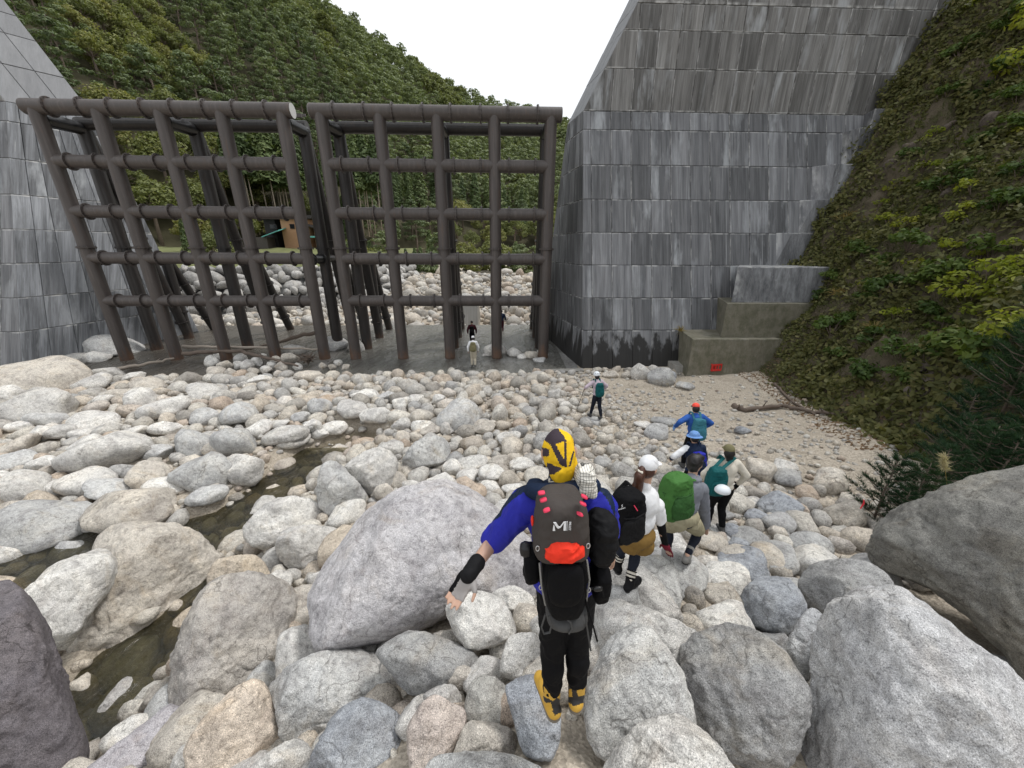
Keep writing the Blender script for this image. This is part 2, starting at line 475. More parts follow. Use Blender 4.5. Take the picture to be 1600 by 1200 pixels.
def grid_mesh(name, X, Y, Z):
    ny, nx = X.shape
    i = np.arange(nx * ny).reshape(ny, nx)
    Fc = np.stack([i[:-1, :-1], i[:-1, 1:], i[1:, 1:], i[1:, :-1]], -1).reshape(-1, 4)
    return mesh_np(name, np.stack([X, Y, Z], -1).reshape(-1, 3), Fc)
gx, gy = np.meshgrid(axis(-30, 20, .22, 1600), axis(-3, 60, .22, 1600))
tag(link('ground', grid_mesh('ground', gx, gy, ground_raw(gx, gy)), M['ground']), kind='structure')

# ---------------------------------------------------------------- water
M['water'] = watermat('stream_water', (.50, .47, .34), .30, 5.0, 1.0)
def flat(name, x0, x1, y0, y1, z, mat):
    return tag(link(name, mesh_np(name, [(x0, y0, z), (x1, y0, z), (x1, y1, z), (x0, y1, z)], [(0, 1, 2, 3)], False), mat), kind='structure')
flat('stream_water', -30, -2.0, -1, 11.2, WATER_Z, M['water'])

# ---------------------------------------------------------------- wet apron slab
SLAB_Z = -.1
def slabmat():
    mt, nt, b = new_mat('wet_slab')
    P = position(nt)
    st = noise(nt, mapv(nt, P, (.5, .16, 1)), 1.4, 6, .65, 1.0)
    base = mixc(nt, ramp(nt, st, [(.35, 0), (.65, 1)]), (.17, .165, .155), (.33, .325, .315))
    side = nd(nt, 'ShaderNodeSeparateXYZ', Vector=P).outputs['X']
    alg = ramp(nt, maths(nt, 'ADD', maths(nt, 'MULTIPLY', maths(nt, 'ADD', side, 9.0), -.22), noise(nt, mapv(nt, P, (.4, .15, 1)), 1.2, 4, .6)), [(.45, 0), (.85, .9)])
    base = mixc(nt, alg, base, (.070, .060, .047))
    base = mixc(nt, .4, base, mixc(nt, 1, base, ramp(nt, noise(nt, P, 30, 4, .7), [(.3, .4), (.7, 1.5)]), 'MULTIPLY'))
    nt.links.new(base, b.inputs['Base Color'])
    wet = noise(nt, mapv(nt, P, (.35, .12, 1)), 1.1, 5, .6, .8)
    nt.links.new(ramp(nt, wet, [(.38, .34), (.55, .14)]), b.inputs['Roughness'])
    b.inputs['Specular IOR Level'].default_value = .6
    nt.links.new(bump(nt, noise(nt, mapv(nt, P, (1, .45, 1)), 3.2, 5, .65, .8), .9, .10), b.inputs['Normal'])
    return mt
M['slab'] = slabmat()
mb = MB()
mb.box((-10, 23.6, SLAB_Z - .3), (30, 11.2, .6))
SLOPE = .042                                              # the apron falls gently towards the camera
for _V in mb.V: _V[:, 2] += SLOPE * (_V[:, 1] - 18.0)
tag(mb.build('apron_slab', M['slab'], smooth=False), kind='structure')
M['film'] = watermat('water_film', (.86, .86, .83), .0, 2.6, 1.0, .22, 1.45)
_nt = M['film'].node_tree
for n_ in _nt.nodes:
    if n_.type == 'BUMP': n_.inputs['Distance'].default_value = .10
fx, fy = np.meshgrid(np.linspace(-9.5, 3.6, 60), np.linspace(17.6, 29.1, 40))
fz = SLAB_Z + .030 + SLOPE * (fy - 18.0) + .012 * fbm(np.stack([fx.ravel() * .45, fy.ravel() * .22, fx.ravel() * 0], 1), 3, 61).reshape(fx.shape)
tag(link('water_film', grid_mesh('water_film', fx, fy, fz), M['film']), kind='structure')

# ================================================================ dam walls
def panel_mesh(Q, n, t=.20, gap=.010, ch=.016):
    """a slab with chamfered edges; Q four outer corners (ccw seen from outside), n outward normal"""
    Q = [np.array(q, float) for q in Q]
    c = sum(Q) / 4
    def inset(q, i):
        a, b = Q[(i + 1) % 4] - q, Q[(i - 1) % 4] - q
        a /= np.linalg.norm(a) + 1e-9; b /= np.linalg.norm(b) + 1e-9
        return a + b
    O = [q + inset(q, i) * gap for i, q in enumerate(Q)]
    I = [q + inset(q, i) * (gap + ch) for i, q in enumerate(Q)]
    V = [o - n * t for o in O] + [o - n * ch for o in O] + I
    Fc = []
    for k in (0, 4):
        for i in range(4):
            j = (i + 1) % 4
            Fc.append((k + i, k + j, k + 4 + j, k + 4 + i))
    Fc += [(8, 9, 10, 11), (3, 2, 1, 0)]
    return V, Fc
rngp = random.Random(4)
def add_panel(root, Q, mat, t=.20, name='panel'):
    Q = [np.array(q, float) for q in Q]
    if np.linalg.norm(Q[1] - Q[0]) < .06 or np.linalg.norm(Q[3] - Q[0]) < .06: return
    n = np.cross(Q[1] - Q[0], Q[3] - Q[0]); n /= np.linalg.norm(n)
    dn = n * rngp.uniform(-.008, .012)
    c = sum(Q) / 4
    V, Fc = panel_mesh([q - c for q in Q], n, t)
    o = link(name, mesh_np(name, V, Fc, False), mat, root)
    o.location = Vector(c + dn) - Vector(root.location)
    return o
BAT, Y0, ZK, YK = .364, 18.7, 13.0, 18.7 + .364 * 13.0
def on_batter(u, v):
    d = ray(u, v); t = (Y0 + BAT * CAMZ) / (d[1] - BAT * d[2]); return CAM + t * d
ROWZ = [0.0] + [on_batter(925, v)[2] for v in (516, 465.5, 414, 363, 311, 257, 202)] + [ZK]
UPZ = [ZK] + [aty(990, v, YK)[2] for v in (107, 46, 4)] + [20.6, 22.6]
print('rows', [round(z, 2) for z in ROWZ], [round(z, 2) for z in UPZ])
def front(x, z): return np.array([x, Y0 + BAT * min(z, ZK), z])
lerp = lambda a, b, t: np.array(a, float) * (1 - t) + np.array(b, float) * t
SL = 1.9
def edge_front(side, z):
    if side > 0: x = 4.4 + .15 * min(z, ZK) / ZK + max(0, z - ZK) / SL
    else: x = -24.35 - .75 * min(z, ZK) / ZK - max(0, z - ZK) / SL
    return front(x, z)
def edge_back(side, z):
    k = min(z, ZK) / ZK
    if side > 0: p = lerp((3.0, 27.2, 0), (4.12, 25.9, 0), k)
    else: p = lerp((-22.1, 27.6, 0), (-23.1, 25.9, 0), k)
    p[0] += side * max(0, z - ZK) / SL; p[2] = z
    return p
ROWV = [516, 465.5, 414, 363, 311, 257, 202, 165]
STEPS = {0: (1062, 1083, 530), 1: (1122, 1143, 475.5), 2: (1155, 1182, 419), 3: (1213, 1238, 364), 4: (1250, 1285, 310.5), 5: (1269, 1307, 255.5), 6: (1317, 1345, 199), 7: (1350, 1385, 163)}
def build_wall(side):
    root = empty('dam_wall', (8 if side > 0 else -30, 24, 0), 0,
                 'grey panelled concrete dam wall rising beside the green hillside' if side > 0 else 'battered concrete dam wall with pale water stains behind the boulders', 'dam wall')
    far = 34 if side > 0 else -52
    # solid core set back behind the panels
    def ring(z):
        f, b = edge_front(side, z), edge_back(side, z)
        i = .27
        return [f + np.array([side * i, i, 0]), b + np.array([side * i, 0, 0]), np.array([far, b[1], z]), np.array([far, f[1] + i, z])]
    zs = [-.6] + ROWZ + UPZ[1:]
    V = []
    for z in zs:
        r = ring(max(z, 0))
        for p in r: p[2] = z
        V += r
    Fc = []
    for k in range(len(zs) - 1):
        for i in range(4):
            j = (i + 1) % 4
            q = (4 * k + i, 4 * k + j, 4 * k + 4 + j, 4 * k + 4 + i)
            Fc.append(q if side < 0 else q[::-1])
    k = 4 * (len(zs) - 1)
    Fc.append((k, k + 1, k + 2, k + 3) if side < 0 else (k + 3, k + 2, k + 1, k))
    core = link('core', mesh_np('core', V, Fc, False), M['core'], root)
    core.location = -Vector(root.location)
    # front panels
    def row(z0, z1, ri, mat_of):
        e0, e1 = edge_front(side, z0), edge_front(side, z1)
        cuts = [.5 + 1.08 * k for k in range(40)]
        x0 = max(e0[0], e1[0]) if side > 0 else min(e0[0], e1[0])
        base = 4.45 if side > 0 else -24.9
        lim = (on_batter(STEPS[ri][0], ROWV[ri])[0] if (side > 0 and ri in STEPS) else 27.0 if side > 0 else -36.0)
        xs = [base + side * c for c in cuts]
        xs = [x for x in xs if (x - x0) * side > .12 and (lim - x) * side > .05] + [lim]
        first = True
        for k, x in enumerate(xs):
            if first: a0, a1 = e0, e1
            else: a0, a1 = front(xs[k - 1], z0), front(xs[k - 1], z1)
            b0, b1 = front(x, z0), front(x, z1)
            first = False
            Q = [a0, b0, b1, a1] if side > 0 else [b0, a0, a1, b1]
            add_panel(root, Q, mat_of(k))
    for ri in range(len(ROWZ) - 1):
        if side > 0 and ri == 0:
            z0 = 0
        row(ROWZ[ri], ROWZ[ri + 1], ri, lambda k: M['panel_wet'] if ri == 0 and side > 0 else M['panel'])
    for ri in range(len(UPZ) - 1):
        row(UPZ[ri], UPZ[ri + 1], 20, lambda k: M['panel_brown'])
    # panels of the face turned to the slit
    nc = 6 if side > 0 else 8
    for ri in range(len(ROWZ) - 1):
        z0, z1 = ROWZ[ri], ROWZ[ri + 1]
        for k in range(nc):
            t0, t1 = k / nc, (k + 1) / nc
            a0, a1 = lerp(edge_front(side, z0), edge_back(side, z0), t0), lerp(edge_front(side, z1), edge_back(side, z1), t0)
            b0, b1 = lerp(edge_front(side, z0), edge_back(side, z0), t1), lerp(edge_front(side, z1), edge_back(side, z1), t1)
            add_panel(root, [b0, a0, a1, b1] if side > 0 else [a0, b0, b1, a1], (M['panel_wet'] if ri < 3 else M['panel']) if side > 0 else M['panel_stained'])
    # sloping shoulder above the slit
    for ri in range(len(UPZ) - 1):
        z0, z1 = UPZ[ri], UPZ[ri + 1]
        for k in range(3):
            t0, t1 = k / 3, (k + 1) / 3
            a0, a1 = lerp(edge_front(side, z0), edge_back(side, z0), t0), lerp(edge_front(side, z1), edge_back(side, z1), t0)
            b0, b1 = lerp(edge_front(side, z0), edge_back(side, z0), t1), lerp(edge_front(side, z1), edge_back(side, z1), t1)
            add_panel(root, [b0, a0, a1, b1] if side > 0 else [a0, b0, b1, a1], M['slope_face'], name='shoulder_panel')
    return root
wallR = build_wall(1)
wallL = build_wall(-1)
prevY = 0
# stepped footing blocks where the right wall runs into the hillside
for i, (ub, u1, v1) in STEPS.items():
    z0, z1 = ROWZ[i], ROWZ[i + 1]
    zt = z1 + .02
    A1 = front(on_batter(ub, ROWV[i])[0], zt)
    B1 = atz(u1, v1, zt)
    yb_ = max(B1[1], prevY + (.55 if i < 3 else .3)) if i else B1[1]
    B1[1] = min(yb_, A1[1] - .12); prevY = B1[1]
    lean = BAT * (z1 - z0) * .35
    R1 = np.array([27., B1[1] - .2, zt]); K1 = np.array([27., A1[1] + .6, zt])
    A1b = A1 + np.array([0, .6, 0])
    top = [A1b, A1, B1, R1, K1]
    zb = z0 - (.25 if i == 0 else .0) + .015
    bot = [np.array([p[0] - (.12 if k in (1, 2) else 0), p[1] - (lean if k in (2, 3) else 0) - (BAT * (z1 - z0) if k == 1 else 0), zb]) for k, p in enumerate(top)]
    V = bot + top
    n = 5
    Fc = [(k, (k + 1) % n, n + (k + 1) % n, n + k) for k in range(n)] + [tuple(range(n, 2 * n)), tuple(range(n - 1, -1, -1))]
    nm = 'footing_block'
    me = mesh_np(nm, V, Fc, False)
    bm = bmesh.new(); bm.from_mesh(me)
    bmesh.ops.recalc_face_normals(bm, faces=bm.faces)
    bmesh.ops.bevel(bm, geom=list(bm.edges), offset=.03, segments=2, affect='EDGES', profile=.6)
    bm.to_mesh(me); bm.free()
    o = link(nm, me, M['mossy'] if i < 2 else M['panel'], None)
    if i < 2:
        tag(o, ['low mossy brown concrete step with the red crate in front', 'upper mossy brown concrete step below the dark slate step'][i], 'concrete step')
    else:
        o.parent = wallR; o.location = -Vector(wallR.location)
# thin ledge under the lowest mossy step
mb = MB()
p = atz(1050, 572, .3); q = atz(1190, 583, .3)
mb.hexa([(p[0], p[1] - .35, -.1), (q[0] + 1.2, q[1] - .55, -.1), (q[0] + 1.4, q[1] + 1.2, -.1), (p[0], p[1] + .9, -.1),
         (p[0] + .05, p[1] - .3, .40), (q[0] + 1.2, q[1] - .5, .42), (q[0] + 1.4, q[1] + 1.2, .42), (p[0] + .05, p[1] + .9, .40)])
tag(mb.build('concrete_ledge', M['dry_concrete'], smooth=False), 'thin grey concrete ledge carrying the red crate', 'concrete ledge')
# low sill at the foot of the right wall
mb = MB()
a, c = atz(846, 583, .02), atz(912, 581, .02)
mb.hexa([(a[0], a[1] - .1, -.3), (c[0], c[1] - .1, -.3), (c[0], c[1] + .35, -.3), (a[0], a[1] + .35, -.3),
         (a[0], a[1] - .1, .12), (c[0], c[1] - .1, .12), (c[0], c[1] + .35, .12), (a[0], a[1] + .35, .12)])
tag(mb.build('concrete_sill', M['dry_concrete'], smooth=False), 'low grey concrete sill beside the corner of the right dam wall', 'concrete sill')

# ================================================================ steel pipe grids
def steelmat(name, c0, c1, rough, rust):
    mt, nt, b = new_mat(name)
    P = position(nt)
    base = mixc(nt, noise(nt, P, 1.5, 5, .6), c0, c1)
    st = noise(nt, mapv(nt, P, (5, 5, .3)), 1.8, 4, .65)
    base = mixc(nt, ramp(nt, st, [(.5, 0), (.72, .55)]), base, tuple(c * 1.6 for c in c1))
    base = mixc(nt, ramp(nt, noise(nt, mapv(nt, P, (3.2, 3.2, .35)), 2.2, 5, .7, .4), [(.58, 0), (.72, .55)]), base, (.105, .062, .040))
    z = nd(nt, 'ShaderNodeSeparateXYZ', Vector=P).outputs['Z']
    low = maths(nt, 'MULTIPLY', maths(nt, 'SUBTRACT', maths(nt, 'MULTIPLY', noise(nt, mapv(nt, P, (2.4, 2.4, .6)), 1.7, 5, .7), 2.9), maths(nt, 'ADD', z, .75)), 1.6, True)
    base = mixc(nt, maths(nt, 'MULTIPLY', low, rust), base, mixc(nt, noise(nt, P, 12, 4, .7), (.05, .025, .015), (.20, .115, .07)))
    nt.links.new(base, b.inputs['Base Color'])
    b.inputs['Roughness'].default_value = rough
    b.inputs['Metallic'].default_value = .0
    b.inputs['Specular IOR Level'].default_value = .45
    nt.links.new(bump(nt, noise(nt, P, 25, 4, .6), .12, .01), b.inputs['Normal'])
    return mt
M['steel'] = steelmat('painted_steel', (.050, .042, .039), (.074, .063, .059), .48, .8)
M['steel_rear'] = steelmat('darker_steel', (.022, .020, .019), (.034, .030, .029), .42, .5)  # darker tone of the brown steel, used on the rear frames
M['rubber'] = plain('black_rubber', (.012, .012, .013), .33, 0, .3, 14, .3, .01, .5)
M['galv'] = plain('weathered_walkway', (.085, .074, .068), .5, 0, .2, 6, .1)
M['cap'] = plain('pale_pipe_cap', (.50, .50, .49), .6, 0, .1, 6, .1)
PR = .30
ROWS = [CAMZ + z for z in (6.082, 3.889, 1.705, -.493, -2.692)]
GY = 21.0
def flange_mesh(r, wd=.05):
    mb = MB()
    n = 28
    V, Fc = [], []
    for (rr, y) in ((r * .98, -wd / 2), (r + .085, -wd / 2), (r + .085, wd / 2), (r * .98, wd / 2)):
        for j in range(n):
            a = 2 * PI * j / n; V.append((rr * math.cos(a), rr * math.sin(a), y))
    for k in range(4):
        for j in range(n):
            Fc.append((k * n + j, k * n + (j + 1) % n, ((k + 1) % 4) * n + (j + 1) % n, ((k + 1) % 4) * n + j))
    mb.add(V, Fc)
    for j in range(14):
        a = 2 * PI * (j + .5) / 14
        p = np.array([(r + .045) * math.cos(a), (r + .045) * math.sin(a), 0])
        mb.tube([p - (0, 0, wd / 2 + .03), p + (0, 0, wd / 2 + .03)], .022, 6)
    me = mb.mesh('flange', True); me.set_sharp_from_angle(angle=math.radians(35))
    return me
FL = flange_mesh(PR); FL.materials.append(M['steel'])
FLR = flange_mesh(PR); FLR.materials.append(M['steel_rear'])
def ring_on(root, p, axis_, rear=False, sc=1.0, name='flange'):
    o = link(name, FLR if rear else FL, None, root)
    q = Vector(axis_).to_track_quat('Z', 'Y')
    o.rotation_mode = 'QUATERNION'; o.rotation_quaternion = q
    base = Vector(root.location) + (Vector(root.parent.location) if root.parent else Vector())
    o.location = Vector(p) - base; o.scale = (sc, sc, 1)
    return o
def pipe(root, name, a, b, r=PR, mat='steel', n=28):
    a = np.array(a, float); b = np.array(b, float)
    c = (a + b) / 2
    mb = MB(); k = max(2, int(np.linalg.norm(b - a) / 3))
    mb.tube([lerp(a - c, b - c, i / k) for i in range(k + 1)], r, n)
    o = mb.build(name, M[mat], root, True, 50)
    o.location = Vector(c) - Vector(root.location)
    return o
Y1, Y2, Y3 = 23.0, 25.6, 28.3
def build_grid(x0, sp, label):
    root = empty('steel_pipe_grid', (x0 + 2 * sp, GY, SLAB_Z), 0, label, 'sabo grid')
    xs = [x0 + sp * i for i in range(5)]
    zt = ROWS[0]
    for x in xs:
        pc = pipe(root, 'column', (x, GY, SLAB_Z - .25), (x, GY, zt - .05))
        ring_on(pc, (x, GY, 6.02), (0, 0, 1), sc=1.02, name='column_flange')
    tb = pipe(root, 'top_beam', (xs[0] - .45, GY, zt), (xs[4] + .5, GY, zt), PR + .02)
    for e in (-1, 1):
        mb = MB(); xx = xs[0] - .455 if e < 0 else xs[4] + .505
        mb.tube([(0, 0, 0), (e * .012, 0, 0)], PR + .005, 28)
        o = mb.build('end_cap', M['cap'], tb); o.location = Vector((xx, GY, zt)) - Vector(root.location) - Vector(tb.location)
    for i in range(4):
        for j, z in enumerate(ROWS):
            pb = pipe(root, 'beam', (xs[i] + .02, GY, z), (xs[i + 1] - .02, GY, z), PR - .01) if j else tb
            for f in (.26, .74) if j else (.24, .76):
                ring_on(pb, (xs[i] + sp * f, GY, z), (1, 0, 0), sc=1.0 if j else 1.07)
    # rear frames behind the 1st, 3rd and 5th column
    zb = zt - .25
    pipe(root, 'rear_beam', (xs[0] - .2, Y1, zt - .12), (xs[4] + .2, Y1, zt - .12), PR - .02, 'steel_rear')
    for (yy, zz, hh) in ((Y1 - .55, zt + .22, .16), (Y1 - .1, zt + .36, .12)):
        mb = MB(); mb.box((0, 0, 0), (xs[4] - xs[0] + .5, .10, hh))
        o = mb.build('walkway_rail', M['galv'], root, False); o.location = Vector(((xs[0] + xs[4]) / 2, yy, zz)) - Vector(root.location)
    for i in (0, 2, 4):
        x = xs[i]
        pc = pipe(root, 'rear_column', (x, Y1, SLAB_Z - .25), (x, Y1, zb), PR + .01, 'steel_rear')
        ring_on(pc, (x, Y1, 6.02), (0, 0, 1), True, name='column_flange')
        # ribbed rubber sleeve between front and rear column
        mb = MB()
        k = 22
        mb.tube([lerp((x, GY + .1, zt - .45), (x, Y1, zb - .1), t / k) for t in range(k + 1)], [.27 + (.035 if t % 2 else 0) + (.05 if t in (0, k) else 0) for t in range(k + 1)], 22)
        mb.build('sleeve', M['rubber'], root, True, 60).location = -Vector(root.location)
        pc = pipe(root, 'connector', (x, GY + .2, ROWS[3] - .05), (x, Y1 - .1, ROWS[3] - .05), .23, 'rubber')
        for yy in (GY + .42, Y1 - .42):
            ring_on(pc, (x, yy, ROWS[3] - .05), (0, 1, 0), True, .86, 'connector_flange')
        top = np.array([x, Y1 + .1, zb - .2]); ft = np.array([x, Y2 + .1, SLAB_Z - .2])
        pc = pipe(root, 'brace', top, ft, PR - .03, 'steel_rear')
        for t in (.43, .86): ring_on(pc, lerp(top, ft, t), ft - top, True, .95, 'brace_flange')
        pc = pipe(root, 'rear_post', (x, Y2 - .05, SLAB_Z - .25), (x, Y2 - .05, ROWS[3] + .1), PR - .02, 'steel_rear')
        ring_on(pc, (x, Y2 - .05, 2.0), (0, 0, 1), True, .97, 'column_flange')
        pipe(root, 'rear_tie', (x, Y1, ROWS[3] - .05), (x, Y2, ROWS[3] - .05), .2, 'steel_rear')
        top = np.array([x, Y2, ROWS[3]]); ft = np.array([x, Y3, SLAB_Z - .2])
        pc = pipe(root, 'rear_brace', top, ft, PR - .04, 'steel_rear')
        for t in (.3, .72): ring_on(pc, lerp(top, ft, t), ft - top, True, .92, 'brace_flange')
    return root
gridL = build_grid(-21.27, 2.779, 'dark brown steel pipe grid standing against the pale stained dam wall')
gridR = build_grid(-8.369, 2.726, 'dark brown steel pipe grid beside the corner of the tall panelled wall')
# ================================================================ boulders
_ICO = {}
def ico(n):
    if n not in _ICO:
        bm = bmesh.new()
        bmesh.ops.create_icosphere(bm, subdivisions=n, radius=1)
        V = np.array([v.co[:] for v in bm.verts]); Fc = np.array([[v.index for v in f.verts] for f in bm.faces], np.int32)
        bm.free(); _ICO[n] = (V, Fc)
    return _ICO[n]
def facet_radius(D, rs, npl=14, p=9.0, lo=.62, hi=1.0):
    """rounded polyhedron: smooth minimum of random cutting planes"""
    N = rs.normal(size=(npl, 3)); N /= np.linalg.norm(N, axis=1)[:, None]
    ds = rs.uniform(lo, hi, npl)
    k = np.maximum(0, D @ N.T) / ds
    return (np.sum(k ** p, 1) + 1.0 ** p * .25) ** (-1 / p)
def rock_mesh(seed, sub=3, npl=14, p=9.0, rough=.05):
    rs = np.random.RandomState(seed)
    D, Fc = ico(sub)
    r = facet_radius(D, rs, npl, p)
    r = r * (1 + rough * 1.6 * fbm(D * 1.5 + seed, 3, seed) + rough * .6 * fbm(D * 4.5 + seed, 2, seed + 5))
    V = D * r[:, None]
    V /= np.abs(V).max(0)
    return V, Fc
PROTO = []
for s in range(16):
    V, Fc = rock_mesh(100 + s, 4 if s % 2 else 3, 7 + s % 6, 14 + (s % 4) * 8, .045)
    me = mesh_np('boulder', V, Fc); me.materials.append(M['granite']); PROTO.append(me)
SMALL = [rock_mesh(300 + s, 1, 9, 14, .06) for s in range(10)]
MID = [rock_mesh(400 + s, 2, 8 + s % 5, 16, .05) for s in range(12)]

TINTS = {'grey': (.50, .50, .49), 'pale': (.60, .585, .555), 'white': (.69, .675, .64), 'warm': (.56, .52, .46), 'tan': (.55, .48, .39), 'dark': (.25, .25, .26), 'slate': (.36, .38, .41),
         'purple': (.46, .44, .46), 'mossy': (.25, .245, .225), 'pink': (.60, .53, .48), 'black': (.115, .105, .115), 'dgrey': (.36, .36, .355)}
ROCKS = []          # footprints: x, y, radius
def polar(px, cu, cv, d):
    c = atd(cu, cv, d)
    n = c - CAM; n /= np.linalg.norm(n)
    ex = np.cross(n, (0, 0, 1)); ex /= np.linalg.norm(ex)
    ey = np.cross(ex, n)
    pts = []
    for u, v in px:
        r = ray(u, v); t = (c - CAM) @ n / (r @ n)
        q = CAM + r * t - c
        pts.append((q @ ex, q @ ey))
    pts = np.array(pts)
    # sample the closed outline finely, soften it, and read radius against angle
    k = len(pts); S = []
    for i in range(k):
        p0, p1, p2, p3 = pts[(i - 1) % k], pts[i], pts[(i + 1) % k], pts[(i + 2) % k]
        for t in np.linspace(0, 1, 10, endpoint=False):
            cr = .5 * ((2 * p1) + (-p0 + p2) * t + (2 * p0 - 5 * p1 + 4 * p2 - p3) * t * t + (-p0 + 3 * p1 - 3 * p2 + p3) * t ** 3)
            S.append(.75 * cr + .25 * (p1 * (1 - t) + p2 * t))
    S = np.array(S)
    th = np.arctan2(S[:, 1], S[:, 0]); R = np.hypot(S[:, 0], S[:, 1])
    o = np.argsort(th); th, R = th[o], R[o]
    return c, ex, ey, n, np.concatenate([th - 2 * PI, th, th + 2 * PI]), np.concatenate([R, R, R])
def hero(px, d, tint, label, T=.8, seed=None, sub=5, pw=2.6, rough=1.0, group=None, wash=None):
    px = np.array(px, float)
    cu, cv = (px[:, 0].min() + px[:, 0].max()) / 2, (px[:, 1].min() + px[:, 1].max()) / 2
    cu, cv = .5 * cu + .5 * px[:, 0].mean(), .5 * cv + .5 * px[:, 1].mean()
    c, ex, ey, n, th, R = polar(px, cu, cv, d)
    seed = seed if seed is not None else int(cu * 7 + cv * 3)
    rs = np.random.RandomState(seed)
    D, Fc = ico(sub)
    a, b, f = D @ ex, D @ ey, D @ n
    Rt = np.interp(np.arctan2(b, a), th, R)
    Rm = R.mean()
    sp = np.hypot(a, b)
    s = (sp ** pw + np.abs(f) ** pw) ** (-1 / pw)
    V = (a * Rt * s)[:, None] * ex + (b * Rt * s)[:, None] * ey + (f * s * T * Rm)[:, None] * n
    # broad facets that leave the outline alone
    front = np.clip(1.25 - sp ** 3 * 1.25, 0, 1)
    fr = facet_radius(D, rs, 16, 10, .80, 1.02)
    V = V * (1 + (fr - .93) * front * .9 * rough)[:, None]
    # planar breaks, turned to the front and to the sky so the outline stays
    for _ in range(9):
        pn = rs.normal(size=3); pn /= np.linalg.norm(pn)
        if pn @ n > 0: pn = -pn
        if abs(pn @ n) < .42: continue
        sup = (V @ pn).max(); dcut = sup * rs.uniform(.70, .93)
        ex_ = np.maximum(0, V @ pn - dcut); V = V - (ex_ * .88 * rough)[:, None] * pn
    nd_ = V / (np.linalg.norm(V, axis=1)[:, None] + 1e-9)
    q = V / Rm
    ridge = 1 - np.abs(fbm(q * 1.3 + seed, 3, seed + 3))
    crk = np.clip(.06 - np.abs(fbm(q * 1.1 + seed * 3, 3, seed + 9)), 0, .06) / .06
    disp = .042 * fbm(q * 1.7 + seed, 4, seed) * (.4 + .6 * front) + .030 * fbm(q * 5.0, 4, seed + 1, .62) + .055 * (ridge - .75) * front - .04 * crk * front
    V = V + nd_ * (disp * Rm * rough)[:, None]
    o = link('boulder', mesh_np('boulder', V, Fc), M['granite'])
    o.location = c
    o.color = rgba(TINTS[tint]) if isinstance(tint, str) else rgba(tint)
    tag(o, label, 'boulder', group)
    ROCKS.append((c[0], c[1], Rm * .85, c[2]))
    return o
def zm(off, sc, pts): return [(off[0] + x / sc, off[1] + y / sc) for x, y in pts]
B1, B2, B3, B4, B5 = (0, 520), (0, 800), (440, 560), (400, 900), (900, 880)
K, K5 = 1600 / 560, 1600 / 700
hero(zm(B2, K, [(480, 70), (640, 45), (830, 75), (960, 170), (1000, 200), (930, 290), (850, 420), (800, 480), (520, 620), (330, 720), (290, 640), (300, 500), (420, 300), (400, 160)]), 7.1, 'warm', 'large smooth grey and tan boulder standing in the stream behind the little pool', .75, sub=6)
hero(zm(B2, K, [(110, 350), (300, 220), (460, 150), (520, 230), (500, 330), (420, 440), (340, 560), (270, 640), (200, 560), (150, 450)]), 5.9, 'white', 'long pale boulder leaning against the dark purple boulder', .6)
hero(zm(B2, K, [(-160, 330), (0, 280), (90, 330), (180, 450), (250, 600), (300, 760), (370, 950), (400, 1050), (380, 1180), (200, 1350), (-160, 1350)]), 4.3, (.17, .155, .165), 'big dark purplish boulder with sharp edge at the pool', .7, sub=6)
hero(zm(B2, K, [(930, 320), (1010, 285), (1200, 285), (1300, 340), (1370, 470), (1385, 600), (1330, 690), (1200, 790), (1050, 850), (920, 930), (760, 860), (750, 780), (820, 500), (860, 420)]), 5.3, (.42, .395, .365), 'brown streaked angular boulder right beside the little pool', .75, sub=6)
hero(zm(B2, K, [(980, 210), (1130, 190), (1190, 240), (1200, 300), (1010, 330), (930, 330), (930, 270)]), 6.5, 'tan', 'smooth tan boulder wedged behind the brown streaked one', .9)
hero(zm(B2, K, [(380, 1150), (560, 1010), (740, 870), (860, 865), (930, 930), (840, 1080), (760, 1240), (500, 1300), (350, 1230)]), 4.2, 'purple', 'grey boulder with dark slanting stripes in front of the pool', .7)
hero(zm(B2, K, [(820, 1060), (1000, 830), (1130, 745), (1200, 800), (1270, 980), (1240, 1100), (1100, 1230), (900, 1230)]), 3.6, (.60, .52, .435), 'pointed tan boulder between striped and grey boulders', .8, pw=2.2)
hero(zm(B2, K, [(1100, 1160), (1250, 1040), (1340, 1010), (1395, 1070), (1400, 1180), (1300, 1260), (1130, 1250)]), 3.15, 'pale', 'small pale rounded boulder below the pointed tan one', .8)
hero(zm(B4, K, [(60, 490), (200, 380), (330, 330), (470, 320), (600, 400), (660, 480), (715, 580), (700, 660), (560, 760), (420, 820), (250, 790), (120, 740), (100, 600)]), 4.0, 'grey', 'broad grey granite boulder under the huge purple tinged one', .7, sub=6)
hero(zm(B4, K, [(250, 800), (360, 600), (480, 545), (600, 590), (690, 700), (720, 857), (660, 980), (400, 1010), (260, 960)]), 3.2, 'slate', 'steel grey boulder in front of the broad grey granite one', .75, sub=6)
hero([(472, 925), (500, 865), (560, 800), (620, 768), (690, 750), (750, 762), (800, 795), (850, 845), (880, 900), (850, 945), (800, 945), (745, 940), (690, 968), (640, 990), (560, 1010), (500, 1020), (483, 965)], 5.1, (.52, .505, .515), 'huge purple tinged granite boulder left of the yellow hooded hiker', .62, sub=6, pw=2.5, rough=.55)
hero([(698, 952), (715, 935), (755, 924), (790, 943), (806, 985), (790, 1003), (735, 1014), (712, 992)], 4.0, 'white', 'white blocky boulder under the hand of the yellow hooded hiker', .85, pw=3.2)
hero([(768, 925), (800, 915), (830, 930), (835, 960), (800, 960), (775, 940)], 4.5, 'white', 'pale angular boulder behind the white blocky one', .85)
